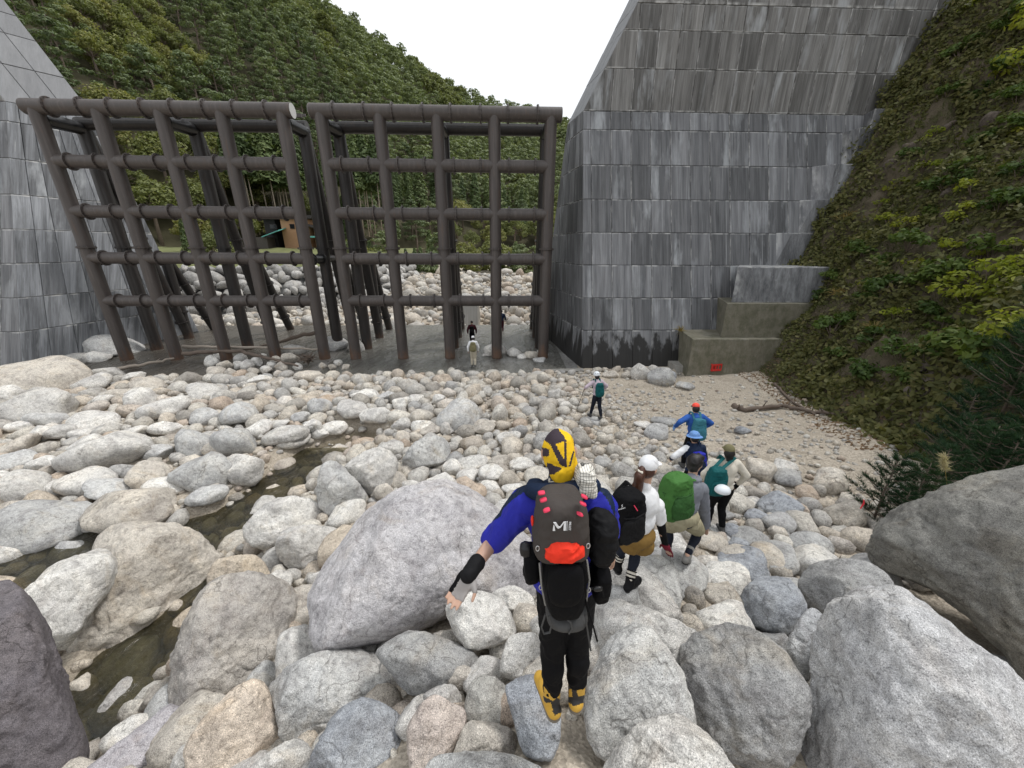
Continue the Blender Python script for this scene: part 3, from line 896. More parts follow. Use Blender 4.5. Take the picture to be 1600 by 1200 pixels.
hero([(588, 1018), (640, 985), (700, 1000), (740, 1020), (762, 1048), (740, 1068), (690, 1082), (640, 1082), (608, 1050)], 3.75, 'dgrey', 'grey lumpy boulder at the foot of the huge purple tinged one', .8)
hero(zm(B4, K, [(675, 690), (740, 570), (800, 530), (860, 560), (935, 600), (930, 690), (880, 780), (800, 870), (700, 880)]), 2.9, 'pink', 'pinkish egg shaped boulder beside the steel grey one', .85)
hero(zm(B4, K, [(930, 640), (950, 500), (1000, 440), (1060, 450), (1130, 500), (1165, 600), (1140, 690), (1000, 690)]), 3.05, (.44, .43, .40), 'upright ribbed grey boulder behind the yellow boots', .9, pw=3)
hero(zm(B4, K, [(885, 780), (940, 660), (1010, 650), (1130, 680), (1195, 760), (1190, 830), (1050, 830), (900, 820)]), 2.72, 'warm', 'flat topped grey beige boulder below the upright ribbed one', .85, pw=3)
hero(zm(B4, K, [(1120, 490), (1250, 440), (1340, 560), (1355, 680), (1320, 820), (1200, 800), (1150, 640)]), 2.65, 'slate', 'smooth sloping grey boulder left of the yellow boots', .8)
hero(zm(B4, K, [(750, 870), (820, 800), (950, 785), (1100, 790), (1200, 820), (1290, 870), (1280, 980), (1000, 1000), (760, 980)]), 2.35, 'grey', 'low wide grey boulder in front of the flat topped one', .8)
hero(zm(B4, K, [(1090, 430), (1120, 290), (1180, 252), (1260, 265), (1280, 380), (1250, 450), (1180, 475)]), 3.4, 'pale', 'rounded pale boulder just left of the black trousers', .85)
hero(zm(B4, K, [(740, 540), (800, 495), (880, 485), (918, 540), (905, 600), (800, 580)]), 3.25, 'pale', 'flat pale boulder between the pinkish and the lumpy ones', .9)
hero(zm(B4, K, [(848, 470), (880, 410), (930, 398), (975, 430), (960, 490), (920, 525), (870, 500)]), 3.5, 'warm', 'small round beige boulder above the upright ribbed one', .95, sub=4)
hero(zm(B5, K5, [(45, 440), (110, 290), (190, 215), (270, 235), (350, 340), (390, 430), (425, 550), (400, 640), (260, 660), (120, 700), (50, 610)]), 2.75, 'grey', 'large rounded grey boulder right of the yellow boots', .8, sub=6)
hero(zm(B5, K5, [(370, 350), (400, 270), (520, 218), (640, 240), (740, 310), (800, 400), (835, 460), (820, 620), (760, 720), (700, 800), (560, 800), (470, 650), (415, 540)]), 2.95, 'dgrey', 'dark speckled granite boulder between two large grey ones', .8, sub=6)
hero(zm(B5, K5, [(730, 740), (800, 600), (835, 440), (850, 330), (880, 220), (960, 110), (1080, 82), (1170, 95), (1300, 195), (1450, 305), (1600, 415), (1800, 640), (1800, 980), (1200, 1050), (740, 950)]), 2.7, (.54, .54, .545), 'biggest pale grey granite boulder in front of the dark mossy one', .7, sub=6)
hero([(1362, 880), (1358, 842), (1400, 800), (1480, 758), (1560, 733), (1650, 715), (1760, 780), (1780, 1000), (1700, 1090), (1600, 1062), (1560, 1010), (1480, 935), (1420, 905)], 4.4, 'mossy', 'dark mossy boulder with cracks below the pine bushes', .7, sub=6)
hero(zm(B5, K5, [(95, 740), (200, 600), (300, 545), (380, 540), (460, 600), (545, 700), (580, 800), (400, 900), (120, 880)]), 2.2, 'pale', 'pale domed boulder in front of the rounded grey one', .8, sub=6)
hero(zm(B5, K5, [(30, 340), (60, 170), (130, 125), (330, 195), (445, 250), (420, 340), (250, 400), (120, 420)]), 3.5, (.56, .55, .53), 'flat grey rock slab behind the rounded grey boulder', .6)
hero(zm(B5, K5, [(572, 190), (600, 90), (680, 38), (760, 50), (822, 150), (785, 225), (720, 255), (600, 215)]), 4.4, 'slate', 'dark blue grey round boulder beyond the speckled one', .85)
hero(zm(B5, K5, [(810, 30), (900, -15), (1050, -5), (1135, 80), (1000, 125), (870, 205), (800, 110)]), 4.5, 'dgrey', 'weathered grey boulder touching the dark mossy one', .75)
hero(zm(B5, K5, [(750, 300), (790, 210), (840, 155), (890, 200), (860, 330), (830, 420), (770, 380)]), 3.5, (.55, .56, .57), 'narrow pale slab leaning on the biggest pale boulder', .7)
hero([(925, 965), (945, 895), (990, 872), (1035, 915), (1068, 965), (1040, 985), (980, 975)], 4.0, (.52, .505, .48), 'sloping grey rock slab under the shoes of the ponytailed hiker', .6)
hero(zm(B3, K, [(158, 570), (185, 480), (240, 458), (310, 520), (380, 610), (345, 695), (240, 725), (170, 670)]), 8.7, 'grey', 'upright grey boulder at the bend of the stream', .8)
hero(zm(B3, K, [(280, 485), (400, 398), (480, 408), (522, 470), (490, 575), (400, 615), (320, 570)]), 9.3, 'pale', 'big pale boulder behind the upright one at the stream bend', .8)
hero(zm(B3, K, [(538, 450), (600, 370), (690, 343), (748, 380), (742, 455), (640, 500), (550, 490)]), 10.2, 'grey', 'domed grey boulder beyond the huge purple tinged one', .8)
hero(zm(B1, K, [(1088, 870), (1200, 758), (1300, 728), (1420, 760), (1495, 850), (1400, 880), (1260, 910), (1240, 980), (1120, 945)]), 8.2, 'white', 'white peaked boulder on the near bank of the stream', .8)
hero(zm(B1, K, [(1232, 970), (1270, 880), (1400, 858), (1515, 880), (1450, 1010), (1370, 1085), (1280, 1045)]), 7.3, 'pale', 'rounded pale boulder below the white peaked one', .85)

# ---- medium rocks read off the photograph as ellipses
ELL = []
ELL += [(B1[0] + a / K, B1[1] + b / K, w / K, h / K, g) for a, b, w, h, g in [
    (195, 205, 320, 150, -8), (540, 92, 200, 105, 10), (455, 138, 110, 55, 0), (490, 185, 120, 75, 5), (430, 230, 140, 85, 20), (225, 115, 140, 60, 0), (360, 150, 100, 60, 10), (45, 275, 110, 80, 0), (610, 205, 90, 40, -5),
    (205, 345, 290, 90, -3), (30, 390, 60, 60, 0), (90, 415, 85, 45, 0), (215, 395, 130, 55, 5), (555, 270, 100, 70, 0), (475, 300, 80, 60, -10), (640, 300, 120, 110, 20), (665, 245, 130, 50, -10), (935, 260, 150, 90, -15), (740, 350, 180, 80, -15),
    (430, 415, 190, 70, 0), (220, 440, 110, 80, -15), (380, 455, 95, 60, 10), (290, 450, 120, 70, 0), (105, 500, 170, 90, -25), (390, 500, 120, 80, -15), (500, 555, 330, 120, -12), (600, 455, 120, 60, -20), (750, 430, 120, 70, 10), (850, 455, 80, 120, -35),
    (920, 380, 110, 80, -10), (1080, 370, 140, 110, 10), (1065, 500, 180, 150, 20), (905, 500, 150, 110, -30), (990, 520, 120, 80, 0), (1160, 435, 110, 70, 20), (1290, 490, 180, 90, -10), (950, 625, 250, 160, 10), (1120, 620, 170, 140, -25), (670, 635, 160, 110, -15),
    (765, 685, 170, 95, 5), (510, 705, 180, 100, -12), (405, 665, 180, 100, -10), (130, 685, 190, 140, -10), (205, 590, 100, 70, 5), (265, 690, 120, 70, -12), (85, 570, 130, 80, -20), (20, 640, 60, 70, 0), (240, 830, 320, 210, -5), (645, 795, 340, 120, -5),
    (945, 760, 155, 90, -8), (965, 690, 80, 45, 0), (710, 540, 100, 70, 0), (80, 970, 160, 90, -15), (45, 885, 110, 110, 0), (20, 790, 50, 90, 0), (80, 775, 130, 60, -10), (1435, 330, 100, 80, -15), (1250, 410, 90, 50, -5), (1160, 210, 100, 50, 0), (1250, 225, 75, 55, 0),
    (1380, 200, 100, 45, 5), (1510, 85, 95, 75, 10), (1325, 110, 85, 60, 15), (1400, 430, 80, 70, 0)]]
ELL += [(B3[0] + a / K, B3[1] + b / K, w / K, h / K, g) for a, b, w, h, g in [
    (375, 165, 110, 70, 10), (180, 215, 95, 85, 0), (310, 240, 150, 80, -5), (470, 170, 90, 60, 0), (600, 175, 70, 70, 0), (540, 205, 75, 60, 0), (440, 275, 140, 70, 0), (535, 290, 80, 70, 0), (790, 260, 180, 150, 15), (700, 190, 60, 50, 0), (900, 310, 100, 70, -10),
    (630, 300, 90, 70, 10), (745, 315, 65, 65, 0), (540, 350, 80, 55, 0), (670, 330, 110, 50, 0), (490, 400, 110, 100, 30), (560, 495, 110, 80, 10), (470, 600, 85, 80, -10), (520, 550, 90, 80, 0), (585, 585, 115, 85, -15), (760, 495, 85, 80, 0), (850, 475, 140, 60, 10),
    (940, 520, 120, 65, 10), (840, 530, 110, 60, 0), (930, 570, 100, 65, 0), (975, 465, 110, 60, -15), (1040, 580, 110, 70, 0), (1020, 360, 110, 60, 0), (1070, 480, 110, 55, 0), (1160, 440, 60, 80, 20), (1265, 215, 60, 55, 0), (1220, 165, 60, 60, 0), (90, 270, 80, 40, 0),
    (45, 365, 150, 80, -10), (130, 315, 80, 55, 10), (180, 350, 80, 50, 0), (240, 330, 100, 60, 0)]]
K7, B7 = 1200 / 380, (900, 560)
ELL += [(B7[0] + a / K7, B7[1] + b / K7, w / K7, h / K7, g) for a, b, w, h, g in [
    (985, 720, 170, 130, 25), (975, 810, 160, 90, 10), (840, 895, 180, 100, 0), (810, 1040, 240, 110, 5), (965, 1000, 200, 110, 15), (995, 870, 90, 70, 0), (400, 370, 130, 50, 5), (430, 315, 110, 50, 0), (860, 710, 90, 40, 5), (735, 780, 80, 50, 0), (450, 1050, 130, 150, 20),
    (670, 900, 160, 100, 0), (600, 1090, 110, 60, 0), (540, 135, 90, 45, 0), (420, 85, 130, 100, -5), (315, 65, 90, 90, 0), (460, 80, 60, 50, 0), (170, 80, 80, 40, 0), (255, 85, 60, 35, 0), (750, 860, 120, 70, 10), (890, 780, 110, 60, 0), (330, 330, 90, 40, 0)]]
ELL += [(1100 + a / 3.2, 560 + b / 3.2, w / 3.2, h / 3.2, g) for a, b, w, h, g in [
    (270, 570, 160, 120, 20), (390, 540, 120, 85, 5), (610, 620, 150, 120, 25), (190, 360, 70, 40, 0), (415, 610, 130, 60, 5), (370, 880, 90, 65, 0), (510, 940, 180, 130, 10), (340, 1010, 220, 100, 10), (170, 1040, 230, 90, 0), (240, 900, 120, 80, 0), (160, 930, 100, 70, 0)]]
ELL += [(560, 552, 24, 26, 0), (773, 558, 34, 26, 0), (803, 562, 22, 18, 0), (815, 568, 14, 12, 0), (830, 565, 22, 16, 0), (848, 563, 18, 18, 0), (843, 573, 20, 10, 0), (760, 564, 16, 12, 0), (500, 905, 30, 22, 0), (715, 905, 30, 30, 10), (690, 1000, 26, 24, 0), (1492, 1018, 40, 26, 20), (1545, 1045, 50, 34, 25), (1590, 1075, 44, 30, 20), (1455, 985, 30, 22, 15), (1330, 1000, 34, 26, 0), (1190, 985, 26, 20, 0)]
rnr = random.Random(11)
rock_no = [0]
def zone_label(x, y, tint, r, b=1.0, c=1.0):
    cc = c
    c = {'grey': 'grey', 'pale': 'pale grey', 'white': 'whitish', 'warm': 'beige grey', 'tan': 'tan', 'dgrey': 'dark grey', 'slate': 'blue grey', 'pink': 'pinkish', 'purple': 'purplish grey', 'dark': 'dark', 'mossy': 'mossy dark'}[tint]
    size = 'boulder' if r > .45 else 'stone' if r > .22 else 'cobble'
    d = float(seg_dist(np.array([x]), np.array([y]), STREAM)[0])
    if y > 29: w, g = 'on the river bed beyond the steel grids', 'stones upstream of the grids'
    elif y > 18: w, g = 'washed up at the feet of the steel columns', 'stones at the column feet'
    elif d < 1.9: w, g = 'lying along the edge of the stream', 'stones along the stream'
    elif x < -9: w, g = 'on the cobble bar below the stained dam wall', 'stones below the left dam wall'
    elif y > 8 and x < 2.2: w, g = 'on the cobble bar in front of the steel grids', 'stones in front of the grids'
    elif y > 6.5: w, g = 'on the sandy ground by the panelled wall', 'stones on the sandy ground'
    elif x > .8: w, g = 'beside the descending line of hikers', 'stones beside the hikers'
    else: w, g = 'wedged between the large boulders', 'stones between the large boulders'
    shp = 'flat' if cc < .56 else 'long' if b < .76 else 'round' if cc > .72 else 'blunt'
    lab = f'{shp} {c} {size} {w}'
    return lab, size, lab
def place_rock(x, y, z, a, b, c, rz, tint, tilt=0.0):
    o = link('boulder' if max(a, b) > .45 else 'stone' if max(a, b) > .22 else 'cobble', PROTO[rnr.randrange(len(PROTO))])
    o.location = (x, y, z); o.scale = (a, b, c)
    o.rotation_euler = (rnr.uniform(-.15, .15), tilt, rz)
    t = TINTS[tint]; k = rnr.uniform(.9, 1.1)
    o.color = (t[0] * k, t[1] * k, t[2] * k, 1)
    lab, cat, grp = zone_label(x, y, tint, max(a, b), b / a, c / a)
    tag(o, lab, cat, grp)
    ROCKS.append((x, y, max(a, b), z)); rock_no[0] += 1
    return o
for (u, v, w, h, g) in ELL:
    P, t = hit_ground(u, v + .38 * h)
    a = w / 2 * t / F * 1.14
    el = math.atan2(CAMZ - P[2], math.hypot(P[0], P[1]))
    hh = h / 2 * t / F * 1.14
    b = a * rnr.uniform(.75, .95)
    c2 = hh ** 2 - (b * math.sin(el)) ** 2
    c = math.sqrt(c2) / math.cos(el) if c2 > (.45 * a * math.cos(el)) ** 2 else .5 * a
    c = min(c, 1.1 * a)
    dirn = np.array([P[0], P[1]]) / math.hypot(P[0], P[1])
    x, y = P[0] + dirn[0] * b * .45, P[1] + dirn[1] * b * .45
    z = ground_z(x, y) + c * .45
    if y > 18.3: z = SLAB_Z + c * .55
    tn = rnr.choice(['pale', 'pale', 'white', 'grey', 'warm', 'white', 'grey']) if u < 1000 else rnr.choice(['grey', 'pale', 'dgrey', 'slate', 'warm'])
    place_rock(x, y, z, a, b, c, -YAW + rnr.choice([0, PI]) + rnr.uniform(-.2, .2), tn, math.radians(g))
# ---- pack the rest of the bed with stones, largest first
class Pack:
    def __init__(s, cell=.6): s.c = cell; s.g = {}
    def add(s, x, y, r):
        for i in range(int((x - r) // s.c), int((x + r) // s.c) + 1):
            for j in range(int((y - r) // s.c), int((y + r) // s.c) + 1):
                s.g.setdefault((i, j), []).append((x, y, r))
    def free(s, x, y, r, k=.86):
        for i in range(int((x - r) // s.c), int((x + r) // s.c) + 1):
            for j in range(int((y - r) // s.c), int((y + r) // s.c) + 1):
                for (a, b, q) in s.g.get((i, j), ()):
                    if (a - x) ** 2 + (b - y) ** 2 < ((q + r) * k) ** 2: return False
        return True
pk = Pack()
for (x, y, r, z) in ROCKS: pk.add(x, y, r * .9)
def density(x, y):
    """largest stone radius wanted at a spot and how thickly stones lie"""
    sand = 1 / (1 + np.exp(np.clip(-((x - 3.5) - np.maximum(0, 9.2 - y) * .9) * 1.7, -30, 30))) * np.where((y > 6) & (y < 17.5), 1, .15)
    mr = np.where(x < 2, .55, .4) * (1 - .72 * sand)
    de = np.maximum(.03, 1 - .96 * sand)
    far = y >= 29
    mr = np.where(far, .95, mr); de = np.where(far, 1, de)
    off = ((y > 18.1) & (y < 29.2)) | ((x > foot_x(y) + .3) & (y < 29))
    return np.where(off, 0, mr), de
cand = []
rr = np.random.RandomState(3)
for rad, tries in ((.78, 500), (.55, 600), (.42, 2200), (.32, 6500), (.24, 13000), (.18, 22000), (.13, 30000), (.095, 50000), (.065, 60000), (.045, 40000)):
    q = rr.uniform(size=(tries, 6))
    y = .6 + 17.4 * q[:, 1] ** .9; x = -1.45 * y - 2.5 + q[:, 0] * (1.45 * y + 2.5 + 1.15 * y + 2)
    if rad > .2:                                         # far bed upstream
        fb = (q[:, 5] < .3) | (rad > .7)
        x = np.where(fb, -30 + q[:, 0] * 42, x); y = np.where(fb, 29.3 + q[:, 1] * 26, y)
    if rad < .07:                                        # fine stones only where they can be seen
        y = .8 + 14 * q[:, 1] ** 1.2; x = -1.2 * y - 1 + q[:, 0] * (2.4 * y + 2)
    mr, de = density(x, y)
    r = rad * (.8 + .45 * q[:, 2])
    u, v, d = project(np.stack([x, y, np.full_like(x, .5)], 1))
    ok = (r <= mr) & (q[:, 3] <= de) & (u > -60) & (u < 1660) & (v < 1330) & (d > 1.2) & ~((y > 29) & (u > 900))
    for i in np.nonzero(ok)[0]:
        if not pk.free(x[i], y[i], r[i], .70 if (.10 < rad < .5 and (x[i] < 2.5 or y[i] < 7)) else .84): continue
        pk.add(x[i], y[i], r[i])
        cand.append((r[i] / d[i], x[i], y[i], r[i], q[i, 4]))
cand.sort(reverse=True)
print('stones packed', len(cand), 'placed', rock_no[0])
NIND = 300 - rock_no[0] - 38
gzs = ground_raw(np.array([c[1] for c in cand]), np.array([c[2] for c in cand]))
SV, SF, so = [], [], 0
gravel_far = []
for k, (ap, x, y, r, q) in enumerate(cand):
    z = float(gzs[k])
    if k < NIND:
        tn = rnr.choice(['pale', 'white', 'grey', 'warm', 'pale', 'grey', 'tan' if x < 0 else 'dgrey'])
        a = r; b = r * rnr.uniform(.65, .95); c = r * rnr.uniform(.55, .9)
        place_rock(x, y, z + c * rnr.uniform(.2, .5), a, b, c, rnr.uniform(0, 6.28), tn, rnr.uniform(-.3, .3))
    else:
        V, Fc = (MID[k % len(MID)] if ap * 369 > 5.0 else SMALL[k % len(SMALL)])
        sc = np.array([r, r * rr.uniform(.62, .98), r * rr.uniform(.5, .9)])
        g = rr.uniform(0, 6.28); R = np.array([[math.cos(g), -math.sin(g), 0], [math.sin(g), math.cos(g), 0], [0, 0, 1]])
        g2 = rr.uniform(-.4, .4); R2 = np.array([[math.cos(g2), 0, math.sin(g2)], [0, 1, 0], [-math.sin(g2), 0, math.cos(g2)]])
        SV.append((V * sc) @ R2.T @ R.T + (x, y, z + sc[2] * rr.uniform(.05, .5))); SF.append(Fc + so); so += len(V)
tag(link('river_cobbles', mesh_np('river_cobbles', np.concatenate(SV), np.concatenate(SF)), M['granite_small']), 'countless pale river cobbles and gravel filling the bed', 'cobbles', kind='stuff')
# ================================================================ far hill, forest, house, revetment
def cards(P, N, size, rs, asp=.55, jit=.7, fold=0.0):
    """one leaf-like quad for each point, roughly facing N"""
    n = len(P)
    N = N + rs.normal(size=(n, 3)) * jit
    N /= np.linalg.norm(N, axis=1)[:, None] + 1e-9
    A = rs.normal(size=(n, 3)); A -= N * np.sum(A * N, 1)[:, None]; A /= np.linalg.norm(A, axis=1)[:, None] + 1e-9
    B = np.cross(N, A)
    L = (np.asarray(size) * rs.uniform(.6, 1.3, n))[:, None]
    V = np.stack([P - A * L, P - B * L * asp - A * L * .1, P + A * L, P + B * L * asp - A * L * .1], 1)
    return V.reshape(-1, 3), np.arange(4 * n).reshape(n, 4)
def joinq(parts):
    V, Fq, o = [], [], 0
    for a, b in parts:
        V.append(a); Fq.append(b + o); o += len(a)
    return np.concatenate(V), np.concatenate(Fq)
def clump(c, r, n, rs, up=.5):
    D = rs.normal(size=(n, 3)); D /= np.linalg.norm(D, axis=1)[:, None]
    k = rs.uniform(.35, 1, n) ** .5
    return np.array(c) + D * np.array(r) * k[:, None], D + np.array([0, 0, up])
M['leaf_pine'] = leafmat('pine_needles', [(0, (0.079, 0.108, 0.058)), (.5, (0.132, 0.170, 0.084)), (1, (0.198, 0.228, 0.110))], .25)
M['leaf_broad'] = leafmat('broad_leaves', [(0, (0.102, 0.125, 0.050)), (.45, (0.174, 0.194, 0.072)), (.8, (0.240, 0.240, 0.084)), (1, (0.264, 0.222, 0.103))], .3)
M['leaf_cedar'] = leafmat('cedar_leaves', [(0, (0.062, 0.094, 0.043)), (.6, (0.115, 0.156, 0.062)), (1, (0.186, 0.222, 0.084))], .25)
M['bark'] = plain('bark', (.16, .125, .10), .9, 0, .35, 5, .5, .03)
M['bark_pale'] = plain('pale_bark', (.33, .28, .23), .9, 0, .3, 5, .4, .02)
def tree_proto(kind, seed, lod=1.0):
    """unit metres, about 10 m tall, base at the origin"""
    rs = np.random.RandomState(seed)
    parts = []; tb = MB()
    if kind == 'pine':
        lean = rs.normal(size=2) * .4
        top = np.array([lean[0], lean[1], 9.6])
        tb.tube([(0, 0, -1), (lean[0] * .2, lean[1] * .2, 3), (lean[0] * .7, lean[1] * .5, 6.5), top], [.24, .19, .13, .04], 7)
        for k in range(17):
            z = 3.2 + 6.6 * (k / 16) ** .9
            g = k * 2.4 + rs.uniform(-.5, .5)
            rad = (1 - ((z - 3.2) / 7.2) ** 1.6) * 2.9 * rs.uniform(.6, 1.05) + .2
            c = np.array([math.cos(g) * rad + lean[0] * z / 9, math.sin(g) * rad + lean[1] * z / 9, z + rs.uniform(-.2, .2)])
            tb.tube([(lean[0] * z / 9, lean[1] * z / 9, z - .5), c], [.07, .02], 5)
            w = rs.uniform(.9, 1.6)
            p, n = clump(c, (w, w, .38), int(90 * lod), rs, 1.1)
            parts.append(cards(p, n, .30 / math.sqrt(lod), rs, .40, .5))
    elif kind == 'broad':
        tb.tube([(0, 0, -1), (.1, 0, 2.5), (.2, .1, 5.5), (.2, .1, 7.5)], [.26, .21, .13, .04], 7)
        for k in range(26):
            D = rs.normal(size=3); D /= np.linalg.norm(D); D[2] = abs(D[2]) * 1.1 - .35
            c = np.array([0, 0, 5.2]) + D * np.array([2.9, 2.9, 3.5]) * rs.uniform(.65, 1)
            tb.tube([(.1, 0, 3.6), (.15, .05, 4.2), c], [.09, .07, .015], 5)
            w = rs.uniform(.8, 1.35)
            p, n = clump(c, (w, w, w * .75), int(105 * lod), rs, .7)
            parts.append(cards(p, n, .205 / math.sqrt(lod), rs, .62, .6))
    else:
        h0 = 2.0 if kind == 'cedar' else 5.2
        k_ = .38 if kind == 'trunky' else 1
        tb.tube([(0, 0, -1), (0, 0, 4), (.05, 0, 10.2)], [.22 * k_, .16 * k_, .03], 7)
        n = int(1700 * lod)
        z = h0 + (10.4 - h0) * rs.uniform(0, 1, n) ** 1.25
        g = rs.uniform(0, 6.28, n)
        env = 1.9 * (1 - (z - h0) / (10.6 - h0)) ** .75 + .12
        env = env * (.78 + .22 * np.sin(g * 3 + z * 2.6) * np.sin(z * 4.1 + g))
        rad = env * rs.uniform(.55, 1, n)
        P = np.stack([np.cos(g) * rad, np.sin(g) * rad, z - rad * .25], 1)
        N = np.stack([np.cos(g), np.sin(g), np.full(n, .9)], 1)
        parts.append(cards(P, N, .26 / math.sqrt(lod), rs, .5, .5))
    return tb, joinq(parts)
TREES = {}
for kind, mat, bark in (('pine', 'leaf_pine', 'bark'), ('broad', 'leaf_broad', 'bark'), ('cedar', 'leaf_cedar', 'bark'), ('trunky', 'leaf_cedar', 'bark_pale')):
    TREES[kind] = []
    for s in range(3 if kind != 'trunky' else 2):
        tb, (V, Fq) = tree_proto(kind, 50 + s * 7 + len(kind))
        tm = tb.mesh('trunk'); tm.materials.append(M[bark])
        cm = mesh_np('crown', V, Fq, False); cm.materials.append(M[mat])
        lo = tree_proto(kind, 50 + s * 7 + len(kind), .32)[1]
        TREES[kind].append((tm, cm, lo))
def add_tree(kind, p, h, name, label, group, seed):
    r = random.Random(seed)
    tm, cm, _ = TREES[kind][seed % len(TREES[kind])]
    root = empty(name, p, r.uniform(0, 6.28), label, 'tree', group)
    k = h / 10
    root.scale = (k * r.uniform(.9, 1.15), k * r.uniform(.9, 1.15), k)
    link('trunk', tm, None, root); link('crown', cm, None, root)
    return root
# ---- hill shape
_sk = [(-900, -700), (-400, -520), (0, -330), (250, -150), (400, -40), (480, 26), (560, 74), (640, 120), (700, 150), (770, 184), (830, 198), (880, 210), (1000, 235), (1200, 225), (1500, 190)]
_az = []; _el = []
for u, v in _sk:
    d = ray(u, v); 
    if v < -400: d = ray(u, -400)
    _az.append(math.atan2(d[0], d[1])); _el.append(math.atan2(d[2], math.hypot(d[0], d[1])))
def hill_pt(az, t):
    """az azimuth, t 0 at the foot .. 1 at the ridge"""
    az = np.asarray(az, float); t = np.asarray(t, float)
    el = np.interp(az, _az, _el)
    d0 = np.interp(az, [-1.3, -.75, -.52, -.3, -.1, .1, .6], [78, 86, 94, 100, 112, 122, 100])
    d1 = np.interp(az, [-1.3, -.6, -.3, 0, .2, .6], [255, 250, 270, 310, 345, 330])
    r = d0 + (d1 - d0) * t
    zb = 4.0
    zr = CAMZ + d1 * np.tan(el)
    tt = np.clip(t, 0, 1)
    z = zb + (zr - zb) * tt ** .92 - np.clip(t - 1, 0, 1) * 60
    x, y = r * np.sin(az), r * np.cos(az)
    P = np.stack([x.ravel(), y.ravel(), np.zeros(x.size)], 1)
    z = z + (7 * fbm(P / 60, 3, 31)).reshape(x.shape) * np.clip(tt * 4, 0, 1) * np.clip((1.02 - tt) * 5, .1, 1)
    return np.stack([x, y, z], -1)
AZ, TT = np.meshgrid(np.linspace(-1.25, .62, 130), np.concatenate([np.linspace(-.12, 1.0, 60), [1.1, 1.3]]))
HP = hill_pt(AZ, np.maximum(TT, 0))
HP[..., 2] -= np.clip(-TT, 0, 1) * 40
M['forest_floor'] = plain('forest_floor', (.055, .050, .026), .95, 0, .5, .3, .4, .3)
hm = grid_mesh('hill', HP[..., 0], HP[..., 1], HP[..., 2])
tag(link('hill', hm, M['forest_floor']), kind='structure')
# ---- trees over the hill
rs = np.random.RandomState(77)
spots = []
tp = Pack(8.0)
Q = rs.uniform(size=(60000, 5))
QA, QT = -1.08 + Q[:, 0] * 1.30, Q[:, 1] ** .85 * 1.02
QP = hill_pt(QA, QT)
QU, QV, QD = project(QP + np.array([0, 0, 4]))
QN = vnoise(np.stack([QP[:, 0] / 28, QP[:, 1] / 28, QP[:, 0] * 0], 1), 8) + .5 * (Q[:, 3] - .5)
for i in np.nonzero((QU > -70) & (QU < 960) & (QV > -60))[0]:
    q, P, u, d, n, t = Q[i], QP[i], QU[i], QD[i], QN[i], QT[i]
    rad = 2.9 + q[2] * 1.5 + d * .003
    if not tp.free(P[0], P[1], rad, .52 + .12 * q[4]): continue
    tp.add(P[0], P[1], rad)
    kind = 'cedar' if (n > .12 and t < .14) else 'broad' if n < -.22 else 'pine'
    spots.append((d, P, kind, rad, q[4]))
spots.sort(key=lambda s: s[0])
print('hill trees', len(spots))
LAB = {'pine': 'layered dark green pine on the forested hill behind the grids', 'broad': 'round yellowish green broadleaf tree on the forested hill', 'cedar': 'conical green cedar at the foot of the forested hill'}
for k, (d, P, kind, rad, q) in enumerate(spots[:262]):
    uu, vv, _ = project(P + np.array([0, 0, 4]))
    wh = ('above' if vv < 165 else 'behind') + (' the grid by the stained wall' if uu < 480 else ' the grid by the tall wall')
    sz = 'large' if rad > 4.25 else 'small' if rad < 3.6 else 'medium'
    lb = {'pine': f'{sz} layered dark pine {wh}', 'broad': f'{sz} round yellowish broadleaf tree {wh}', 'cedar': f'{sz} conical green cedar {wh}'}[kind]
    add_tree(kind, P - np.array([0, 0, .3]), rad * 2 * (1.5 if kind == 'cedar' else 1.28) * (.9 + .3 * q), kind.replace('broad', 'broadleaf') + '_tree', lb, lb, k)
for kind, mat in (('pine', 'leaf_pine'), ('broad', 'leaf_broad'), ('cedar', 'leaf_cedar')):
    parts = []
    for k, (d, P, kd, rad, q) in enumerate(spots[262:]):
        if kd != kind: continue
        V, Fq = TREES[kind][k % 3][2]
        g = q * 6.28; h = rad * 2 * 1.3 / 10 * (.9 + .3 * q)
        R = np.array([[math.cos(g), -math.sin(g), 0], [math.sin(g), math.cos(g), 0], [0, 0, 1]])
        parts.append(((V * h) @ R.T + P, Fq))
    if parts:
        V, Fq = joinq(parts)
        # one mass of forest per kind of tree, seen only as texture high on the hill
        me = mesh_np('forest', V, Fq, False)
        tag(link('forest', me, M[mat]), {'pine': 'dense pine forest high on the hill', 'broad': 'broadleaf woods high on the hill', 'cedar': 'cedar woods on the hill'}[kind], 'forest', kind='stuff')
# ---- tall bare-stemmed cedars at the edge of the wood
k = 0
for (u0, u1, n, dd) in ((378, 452, 15, 86), (536, 600, 8, 90), (452, 480, 5, 84)):
    for i in range(n):
        u = u0 + (u1 - u0) * (i + rs.uniform(.1, .9)) / n
        p = aty(u, 345 + rs.uniform(-6, 6), dd + rs.uniform(-3, 6))
        add_tree('trunky', p - np.array([0, 0, 1.2]), rs.uniform(15, 19), 'cedar_tree', 'tall cedar with a bare pale stem at the dark wood edge', 'bare stemmed cedars', k); k += 1
